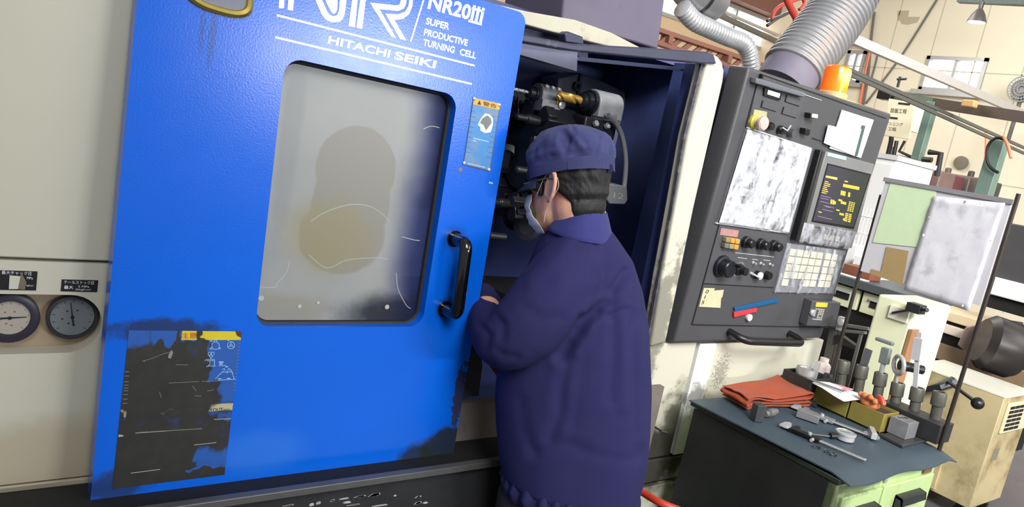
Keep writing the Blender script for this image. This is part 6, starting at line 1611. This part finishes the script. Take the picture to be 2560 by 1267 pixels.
cord('wire_rope', 'long thin wire slanting over the cream wall towards the top edge', [(2345, -5), (2260, 130), (2200, 212), (2165, 258)], 0, WALLX - .02, .014, m_cord, 'wire')
cord('wire_rope', 'short thin wire hanging from the crane rail', [(2196, 128), (2186, 170), (2176, 205)], 0, WALLX - .02, .012, m_cord, 'wire')
cord('pull_cord', 'thin cord with a clip hanging among the hoses at the back windows', [(1984, 50), (1980, 80), (1976, 100), (1972, 122)], 1, 3.0, .006, m_cord, 'cord')
for pts, lab in (([(1918, 52), (1950, 42), (1975, 30)], 'upper thin rod crossing the hoses near the back windows'), ([(1918, 64), (1960, 36), (1990, 30)], 'lower thin rod crossing the hoses near the back windows')):
    cord('hose_bracket', lab, pts, 1, 3.2, .010, m_gun, 'bracket')
# jib crane: post, arm, hoist block
XJ = 6.0
jt = U(2331, 262, 0, XJ); jb = Vector((XJ, jt.y, 0))
m_pg = mat('grey_green_steel', (100, 122, 112), .45, var=.1)
jib = thing('jib_crane', 'jib crane with grey green post and long dark arm at the right', 'crane', jb)
k = M(); k.box(XJ - .04, XJ + .04, jt.y - .032, jt.y + .032, 0, jt.z + .02); k.build('post', m_pg, jib, bevel=.004)
k = M(); a = U(2212, 231, 0, 6.15); m_ = U(2335, 258, 0, XJ); b = U(2640, 306, 0, 5.6); k.beam(a, m_, .05, .075); k.build('arm', mat('arm_green', (96, 110, 98), .45, var=.1), jib); k = M(); k.beam(m_, b, .045, .075); k.build('arm', mat('arm_dark', (74, 62, 54), .5, var=.1), jib)
k = M(); c = U(2424, 260, 0, 5.75); k.obox(c, (.035, .045, .026)); k.build('trolley_block', mat('brown_block', (176, 140, 92), .6, var=.2, vscale=30), jib, bevel=.01)
k = M(); c = U(2218, 236, 0, 6.1); k.obox(c, (.05, .06, .045)); k.tube([U(2238, 232, 0, 6.1), U(2236, 246, 0, 6.1)], .02, 8); k.build('end_stop', m_pk, jib, bevel=.006)
k = M(); k.tube([U(2244, 218, 0, 6.2), U(2251, 192, 0, 6.2)], .012, 8); k.tube([U(2243, 198, 0, 6.2), U(2266, 197, 0, 6.2)], .010, 8); k.build('cable_hook', m_gun, jib)
# second post at the far right with a looped cable and a control pendant
p2 = U(2500, 352, 0, 6.05)
jp = thing('crane_post', 'second grey green post near the right edge with a looped cable', 'post', (6.05, p2.y, 0))
k = M(); k.box(6.0, 6.1, p2.y - .05, p2.y + .05, 0, p2.z); k.build('post', m_pg, jp, bevel=.004)
k = M(); k.tube(smoothpath([U(x, y, 0, 5.96) for x, y in ((2520, 352), (2490, 345), (2470, 365), (2468, 400), (2478, 420), (2496, 432))], 6), .011, 8); k.build('looped_cable', m_pk, jp)
k = M(); k.tube(smoothpath([U(x, y, 0, 5.94) for x, y in ((2508, 340), (2520, 365), (2528, 395))], 6), .012, 8); k.build('orange_cable', m_or, jp)
cord('power_cord', 'pale orange cord hanging down from the cable rails at the far right', [(2466, 322), (2466, 370), (2462, 430), (2456, 470)], 0, 7.2, .014, m_or, 'cord')
# hanging sign
xs_ = 5.9
sg = [(2222, 246), (2288, 258), (2272, 348), (2208, 338)]
k = M(); k.prism([U(x, y, 0, xs_) for x, y in sg], (.02, 0, 0)); sign = k.build('process_sign', mat('sign_cream', (214, 206, 178), .6, var=.03), None, bevel=.002); tag(sign, 'cream sign with black Japanese characters hanging under the crane arm', 'sign')
SB = lambda x, y: U(x, y, 0, xs_ - .0015)
text('lettering', '旋盤工程', SB(2225, 281), SB(2266, 284), SB(2227, 270), (-1, 0, 0), m_ink, sign, False)
text('lettering', 'マシニング', SB(2214, 312), SB(2256, 316), SB(2216, 303), (-1, 0, 0), m_ink, sign, False)
text('lettering', '工程', SB(2220, 326), SB(2240, 328), SB(2221, 317), (-1, 0, 0), m_ink, sign, False)
k = M()
for q in (((2246, 258), (2275, 261)), ((2225, 294), (2244, 296))): k.beam(SB(*q[0]), SB(*q[1]), .004, .014)
k.build('printed_bars', m_ink, sign)
k = M(); k.tube([U(2296, 240, 0, 6.42), U(2294, 268, 0, 6.42)], .012, 8); k.prism([U(x, y, 0, 6.4) for x, y in ((2287, 262), (2302, 266), (2290, 332), (2268, 326))], (.15, 0, 0)); o = k.build('switch_box', mat('white_box', (236, 234, 226), .5), None, bevel=.006); tag(o, 'white box hanging between the cream sign and the crane post', 'box')
# wall fan at the right edge
fc = U(2557, 224, 0, 10.5); FS = .62; fan = thing('wall_fan', 'round grey fan on a pole at the right edge', 'fan', fc)
k = M()
for rr in (.25 * FS, .19 * FS, .13 * FS, .07 * FS): k.tube([fc + Vector((-.05, rr * math.cos(t), rr * math.sin(t))) for t in [2 * math.pi * i / 28 for i in range(29)]], .008, 6, False)
for i in range(24):
    t = 2 * math.pi * i / 24; k.tube([fc + Vector((-.05, .05 * math.cos(t), .05 * math.sin(t))), fc + Vector((-.05, .25 * FS * math.cos(t), .25 * FS * math.sin(t)))], .005, 5)
k.build('guard', mat('fan_guard', (150, 150, 150), .5, .3), fan)
k = M(); k.lathe([(.0001, 0), (.06, 0), (.08, .06), (.08, .16), (.0001, .18)], fc + Vector((-.03, 0, 0)), (1, 0, 0), 20); k.lathe([(.245 * FS, .03), (.25 * FS, .05), (.245 * FS, .06)], fc, (1, 0, 0), 28); k.build('motor', mat('fan_grey', (136, 138, 138), .5), fan)
for i in range(4):
    t = math.pi / 2 * i + .4; d = Vector((0, math.cos(t), math.sin(t))); w = Vector((0, -d.z, d.y))
    k = M(); k.prism([fc + d * .05 - w * .03 + Vector((-.03, 0, 0)), fc + d * .05 + w * .03 + Vector((-.01, 0, 0)), fc + d * .22 * FS + w * .05 + Vector((0, 0, 0)), fc + d * .22 * FS - w * .035 + Vector((-.035, 0, 0))], (.006, 0, 0)); k.build('blade', mat('fan_blade', (172, 174, 174), .4), fan)
k = M(); fb = U(2531, 340, 0, 10.5); k.tube([fc + Vector((.02, 0, -.1)), Vector((fc.x + .02, fc.y, 0))], .025, 10); k.build('pole', mat('pole_grey', (90, 90, 90), .5), fan)

# ------------------------------------------------------------------ machines and furniture standing behind the cabinet
m_wht = mat('white_enamel', (236, 236, 234), .4, var=.03); m_pale = mat('pale_green_cream', (226, 230, 196), .45, var=.06, dirt=(190, 196, 150), dscale=4); m_tanm = mat('tan_machine', (222, 202, 166), .45, var=.08, dirt=(170, 140, 104), dscale=3)
# white locker
XW = 4.6
yl = U(2238, 405, 0, XW); zt = U(2215, 397, 0, XW).z
lk = thing('white_locker', 'tall white locker partly hidden by the notice board', 'locker', (XW + .3, yl.y + .3, 0))
yL0 = U(2236, 420, 0, XW).y; yL1 = U(2120, 420, 0, XW).y
k = M(); k.box(XW, XW + .5, yL0, yL0 + .62, 0, zt); k.build('locker_body', m_wht, lk, bevel=.008)
k = M(); k.box(XW - .012, XW, yL0 + .01, yL0 + .30, .08, zt - .03); k.box(XW - .012, XW, yL0 + .315, yL0 + .61, .08, zt - .03); k.build('locker_door', m_wht, lk, bevel=.003)
k = M(); k.box(XW - .014, XW + .51, yL0 - .01, yL0 + .63, zt, zt + .03); k.build('locker_top', mat('locker_top', (214, 214, 212), .4), lk)
# tool drawers further back with things on top
XD = 3.85
def dq(px, py): return U(px, py, 0, XD)
yD0 = dq(2290, 760).y; yD1 = dq(2085, 690).y + .15; zD = dq(2120, 690).z
dc = thing('drawer_cabinet', 'cream drawer cabinet with a dark worktop seen between panel and pale column', 'cabinet', (XD + .25, (yD0 + yD1) / 2, 0))
k = M(); k.box(XD - .04, XD + .44, yD0, yD1, zD - .045, zD); k.build('worktop', mat('dark_worktop', (76, 82, 86), .5, var=.15), dc, bevel=.004)
k = M(); k.box(XD + .02, XD + .42, yD0 + .02, yD1 - .02, .05, zD - .046); k.build('carcass', m_gapk, dc)
yy = yD0 + .04; n = 0
while yy < yD1 - .1:
    w = .25
    k = M(); k.box(XD - .005, XD + .02, yy, yy + w - .02, zD - .165, zD - .055); d_ = k.build('drawer', mat('drawer_cream', (206, 208, 178), .45, var=.05), dc, bevel=.003)
    k = M(); k.box(XD - .010, XD - .004, yy + .05, yy + w - .07, zD - .125, zD - .085); k.build('handle_recess', m_gapk, d_)
    k = M(); k.box(XD - .022, XD - .008, yy + .045, yy + w - .065, zD - .088, zD - .076); k.build('handle', m_bright, d_)
    yy += w
def standbox(name, label, cat, px, py, X, w, d, h, m, z0=None, bevel=.003):
    c = U(px, py, 0, X); z = z0 if z0 is not None else c.z; k = M(); k.box(X, X + d, c.y - w / 2, c.y + w / 2, z, z + h); o = k.build(name, m, None, bevel=bevel); tag(o, label, cat); return o
zD += .001
standbox('parts_tray', 'red brown box on the far worktop left of the tan cardboard', 'box', 2138, 690, XD + .05, .16, .12, .055, mat('red_brown', (128, 74, 54), .6, var=.2), zD)
standbox('paper_stack', 'crumpled white paper heap on the far worktop', 'paper', 2158, 690, XD + .19, .16, .14, .10, m_wht, zD)
standbox('paper_stack', 'white sheet lying at the front of the far worktop', 'paper', 2125, 698, XD - .02, .16, .05, .004, m_wht, zD, 0)
standbox('black_panel', 'tall black case standing on the far worktop beside the white rack', 'case', 2172, 690, XD + .345, .06, .05, .34, m_pk, zD)
standbox('test_instrument', 'small cream instrument with knobs on the far worktop', 'instrument', 2100, 690, XD + .27, .10, .14, .15, m_wht, zD)
rk = thing('wire_rack', 'white wire rack standing above the far worktop beside the screen', 'rack', (XD + .3, U(2150, 600, 0, XD).y, zD))
k = M(); c = U(2150, 640, 0, XD + .4)
for i in range(6):
    y = c.y - .02 + i * .022
    k.tube([(XD + .38, y, zD + .0), (XD + .38, y, U(2170, 520, 0, XD + .38).z)], .004, 6)
for z in (zD + .12, zD + .22, zD + .32): k.tube([(XD + .375, c.y - .05, z), (XD + .375, c.y + .12, z)], .005, 6)
k.build('wire_frame', m_wht, rk)
k = M(); k.box(XD + .36, XD + .43, c.y - .05, c.y + .07, zD, zD + .10); k.build('lower_plate', m_wht, rk)
# pale column of a neighbouring machine
XP = 3.35
cl0 = U(2292, 760, 0, XP); cl1 = U(2178, 760, 0, XP)
pc_ = thing('pale_column', 'bright pale green machine column standing behind the steel tubes', 'machine', (XP + .2, (cl0.y + cl1.y) / 2, 0))
k = M(); z_t = U(2225, 742, 0, XP).z; k.box(XP, XP + .35, cl0.y, cl1.y - .02, .15, z_t); k.build('column_casting', m_pale, pc_, bevel=.012, seg=3)
k = M(); k.box(XP - .012, XP, cl0.y + .015, cl1.y - .09, z_t - .09, z_t - .03); k.build('cover_plate', mat('cover_white', (240, 242, 226), .4), pc_, bevel=.002)
k = M(); k.box(XP - .004, XP + .06, cl0.y - .016, cl0.y - .001, .4, z_t - .11); k.build('edge_guide', mat('rusty_guide', (170, 122, 84), .5, var=.2), pc_)
k = M(); c = U(2290, 770, 0, XP - .04); k.obox(c, (.03, .03, .02)); k.tube([c, c + Vector((-.03, -.06, .01))], .01, 8); k.tube([U(2230, 782, 0, XP - .02), U(2285, 772, 0, XP - .02)], .006, 8); k.build('control_lever', m_gun, pc_, bevel=.003)
k = M(); k.box(XP + .02, XP + .4, cl0.y - .05, cl1.y + .25, .0, .15); k.build('base', m_gapk, pc_)
# conventional lathe behind: bed, headstock, dark case
XV = 5.1
lt = thing('engine_lathe', 'tan engine lathe with a dark round chuck guard at the right edge', 'machine tool', (XV + .3, 2.0, 0))
def vq(px, py, X=XV): return U(px, py, 0, X)
y_r = vq(2600, 830).y; y_l = vq(2275, 800).y
def slab(name, pt, pb, m, X0=XV, dx=.4, y0=None, y1=None, bevel=.006):
    zt_, zb_ = vq(*pt, X0).z, vq(*pb, X0).z; k = M(); k.box(X0, X0 + dx, y0 if y0 is not None else y_r, y1 if y1 is not None else y_l, zb_, zt_); return k.build(name, m, lt, bevel=bevel)
slab('bed_way', (2420, 792), (2420, 818), m_tanm); slab('bed_gap', (2420, 819), (2420, 826), m_gapk, XV + .04, .3)
slab('bed_way', (2420, 827), (2420, 852), mat('bed_white', (234, 222, 204), .4, .1, var=.06), XV + .01)
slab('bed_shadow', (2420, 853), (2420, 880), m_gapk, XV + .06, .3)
slab('bed_lower', (2420, 880), (2420, 925), mat('brown_machine', (150, 128, 100), .5, var=.25, vscale=6), XV + .03)
slab('stand', (2420, 925), (2420, 1100), m_gapk, XV + .05, .3)
k = M(); a = vq(2405, 790, XV - .10); b = vq(2500, 820, XV - .10); k.prism([U(x, y, 0, XV - .10) for x, y in ((2392, 862), (2412, 818), (2482, 800), (2520, 806), (2512, 840), (2498, 926), (2452, 928), (2440, 900))], (.25, 0, 0)); k.build('carriage', mat('carriage_mauve', (158, 136, 130), .45, .2, var=.25, vscale=8), lt, bevel=.008)
k = M(); k.prism([U(x, y, 0, XV - .14) for x, y in ((2462, 862), (2498, 866), (2486, 926), (2450, 920))], (.04, 0, 0)); k.build('apron_plate', mat('apron_cream', (236, 222, 184), .45, var=.06), lt, bevel=.005)
k = M(); c = U(2540, 880, 0, XV - .15); k.lathe([(.0001, -.02), (.14, -.02), (.165, .02), (.165, .16), (.13, .2), (.0001, .2)], c, (-.5, .6, .1), 36); k.build('chuck_guard', mat('dark_guard', (66, 62, 60), .35, .5, var=.2, vscale=6), lt)
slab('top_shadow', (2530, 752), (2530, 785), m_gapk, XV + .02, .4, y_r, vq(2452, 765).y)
slab('white_cover', (2530, 703), (2530, 750), m_wht, XV - .02, .45, y_r, vq(2466, 725).y)
k = M(); zz0 = vq(2520, 700).z; k.box(XV + .02, XV + .4, y_r, vq(2492, 640).y, zz0, vq(2520, 556).z); k.build('dark_case', mat('dark_case', (70, 69, 70), .45, var=.08), lt, bevel=.008)
# clutter of brown and black hoists and tools hung in front of the wall, above the notice board
random.seed(9)
XH = 6.6
clutter = [(2236, 400, .10, .16, (96, 92, 92), 'grey cabinet top'), (2312, 432, .14, .14, (120, 96, 92), 'brown'), (2352, 438, .09, .10, (110, 60, 66), 'reddish'), (2398, 446, .22, .12, (92, 82, 76), 'dark brown'), (2440, 458, .12, .16, (60, 58, 54), 'black rounded'), (2372, 452, .16, .08, (130, 122, 118), 'grey')]
names = ['bench_machine'] * 6
pos = ['beside the white locker, above the notice board', 'right of the crane post, above the green sheet', 'above the middle of the notice board top', 'above the notice board, left of the second crane post', 'close to the second crane post, above the drawing sheet', 'low along the notice board top edge']
for (x, y, w, h, c_, dn), nm, po in zip(clutter, names, pos):
    p = U(x, y, 0, XH); p = U(x, y, 0, XH + .36 * (clutter.index((x, y, w, h, c_, dn)))); k = M(); k.box(p.x, p.x + .3, p.y - w, p.y + w, 0.0, p.z + h * .3); k.box(p.x - .03, p.x, p.y - w * .5, p.y + w * .3, p.z - .3, p.z + .02)
    k.tube([(p.x - .02, p.y + w * .5, p.z - .2), (p.x - .02, p.y + w * .5, p.z + h * .7)], .03, 10)
    o = k.build(nm, mat('clutter_%d_%d' % (x, y), c_, .5, var=.25, vscale=9), None, bevel=.012); tag(o, dn + ' machine top ' + po, 'machine')
k = M(); p = U(2236, 236, 0, 6.16); q = U(2212, 420, 0, 6.3); k.tube([p, U(2228, 352, 0, 6.3), q], .02, 10); k.tube([U(2242, 352, 0, 6.3), U(2232, 400, 0, 6.3)], .016, 10); k.tube([U(2262, 352, 0, 6.3), U(2248, 378, 0, 6.3), U(2278, 392, 0, 6.3)], .012, 8); o = k.build('hanging_cables', m_gun, None); tag(o, 'bundle of dark cables hanging below the cream sign', 'cable')
k = M(); k.tube([U(2322, 380, 0, 5.9), U(2352, 384, 0, 5.9), U(2342, 440, 0, 5.9)], .022, 10); k.tube([U(2306, 398, 0, 5.92), U(2330, 400, 0, 5.92)], .02, 8); k.tube([U(2308, 420, 0, 5.92), U(2328, 424, 0, 5.92)], .016, 8); o = k.build('pipe_bracket', m_gun, None); tag(o, 'bent grey pipe bracket right of the crane post', 'bracket')
k = M(); c = U(2404, 407, 0, WALLX - .03); k.lathe([(.09, 0), (.09, .04), (.0001, .05)], c, (-1, 0, 0), 18); o = k.build('wall_socket', mat('wall_socket', (120, 112, 98), .5), None); tag(o, 'small round fitting alone on the cream wall above the board', 'fitting')
# cream stained housing on castors with a lever, behind the tool cabinet
XC = 4.32; yc = U(2512, 995, 0, XC).y; zc = U(2512, 995, 0, XC).z
m_st = mat('stained_cream_housing', (196, 180, 138), .45, var=.14, vscale=4, dirt=(120, 98, 60), dscale=3.6, dlo=.46, dhi=.76)
hs_ = thing('machine_housing', 'stained cream housing on castors with a ball lever behind the tool cabinet', 'machine', (XC + .3, yc + .4, 0))
k = M(); XE = U(2510, 1215, 1, yc).x; k.box(XC, XE, yc, yc + .48, .085, zc); k.build('housing', m_st, hs_, bevel=.004)
k = M(); k.box(XC - .003, XE + .003, yc - .003, yc + .485, zc, zc + .008); k.build('lid', mat('bright_lid', (240, 236, 220), .3, .1, var=.03), hs_)
k = M(); x0 = U(2530, 1035, 1, yc).x; k.box(XC + .06, XE - .03, yc - .012, yc, zc - .20, zc - .03); vent = k.build('vent_frame', mat('vent_cream', (220, 210, 176), .45), hs_, bevel=.004)
k = M()
for i in range(6):
    for j in range(3): k.box(XC + .085 + j * .065, XC + .14 + j * .065, yc - .0145, yc - .0125, zc - .185 + i * .024, zc - .170 + i * .024)
k.build('vent_slots', m_gapk, vent)
k = M(); k.box(XC + .08, XC + .15, yc - .003, yc, zc - .36, zc - .29); k.build('type_plate', mat('type_plate', (160, 156, 136), .4, .4), hs_)
for dx, dy in ((.06, .06), (XE - XC - .06, .06), (.06, .42), (XE - XC - .06, .42)):
    k = M(); k.lathe([(.0001, 0), (.032, 0), (.032, .03), (.0001, .03)], (XC + dx - .015, yc + dy, .033), (1, 0, 0), 18); k.box(XC + dx - .02, XC + dx + .02, yc + dy - .02, yc + dy + .02, .05, .0845); k.build('castor', m_pk, hs_)
a = U(2372, 955, 0, XC - .06); b = U(2444, 1008, 0, XC - .30)
k = M(); k.tube([a + Vector((.05, 0, 0)), a, b], .009, 10); k.tube([a + Vector((.06, .0, 0)), a + Vector((-.01, .03, -.04)), a + Vector((-.02, .12, -.10))], [.03, .022, .012], 10); k.build('lever', m_gun, hs_)
k = M(); k.ell(b, (Vector((.03, 0, 0)), Vector((0, .03, 0)), Vector((0, 0, .03))), 12); k.build('ball_knob', m_pk, hs_)
k = M(); k.box(XC - .015, XC + .08, yc + .18, yc + .46, .10, .28); k.build('lower_cover', m_st, hs_, bevel=.004)
# white pipes and yellow can low behind the panel
k = M(); pb_ = U(2056, 918, 0, 2.57); pb_.z = ZM + .013; k.lathe([(.0001, 0), (.028, 0), (.030, .01), (.030, .075), (.024, .085), (.016, .09), (.016, .105), (.0001, .105)], pb_, (0, 0, 1), 20); o = k.build('white_bottle', mat('white_pinkish', (232, 214, 206), .4), None); tag(o, 'pinkish white round container at the right edge of the machine base', 'container')
# red air hose on the floor right of the man
k = M(); k.tube(smoothpath([Vector((1.34, 1.30, .30)), Vector((1.42, 1.305, .52)), U(1560, 1205, 1, 1.30), U(1598, 1225, 1, 1.30), U(1650, 1256, 1, 1.22), U(1720, 1285, 1, 1.16), U(1800, 1330, 1, 1.10), Vector((U(1800, 1330, 1, 1.10).x + .12, 1.02, .12)), Vector((U(1800, 1330, 1, 1.10).x + .10, .80, .014)), Vector((1.95, .45, .013))], 6), .011, 12); o = k.build('air_hose', mat('red_air_hose', (196, 62, 44), .4, var=.06), None, ang=180); tag(o, 'red air hose running low behind the man towards the cabinet', 'hose')
k = M(); k.tube(smoothpath([V(1218, 885, 1.84), V(1235, 915, 1.86), V(1262, 952, 1.90), V(1290, 990, 1.96)], 6), .009, 10); o = k.build('air_hose', mat('dark_red_hose', (110, 40, 38), .5), None, ang=180); tag(o, 'dark red hose hanging in front of the sill left of the man', 'hose')
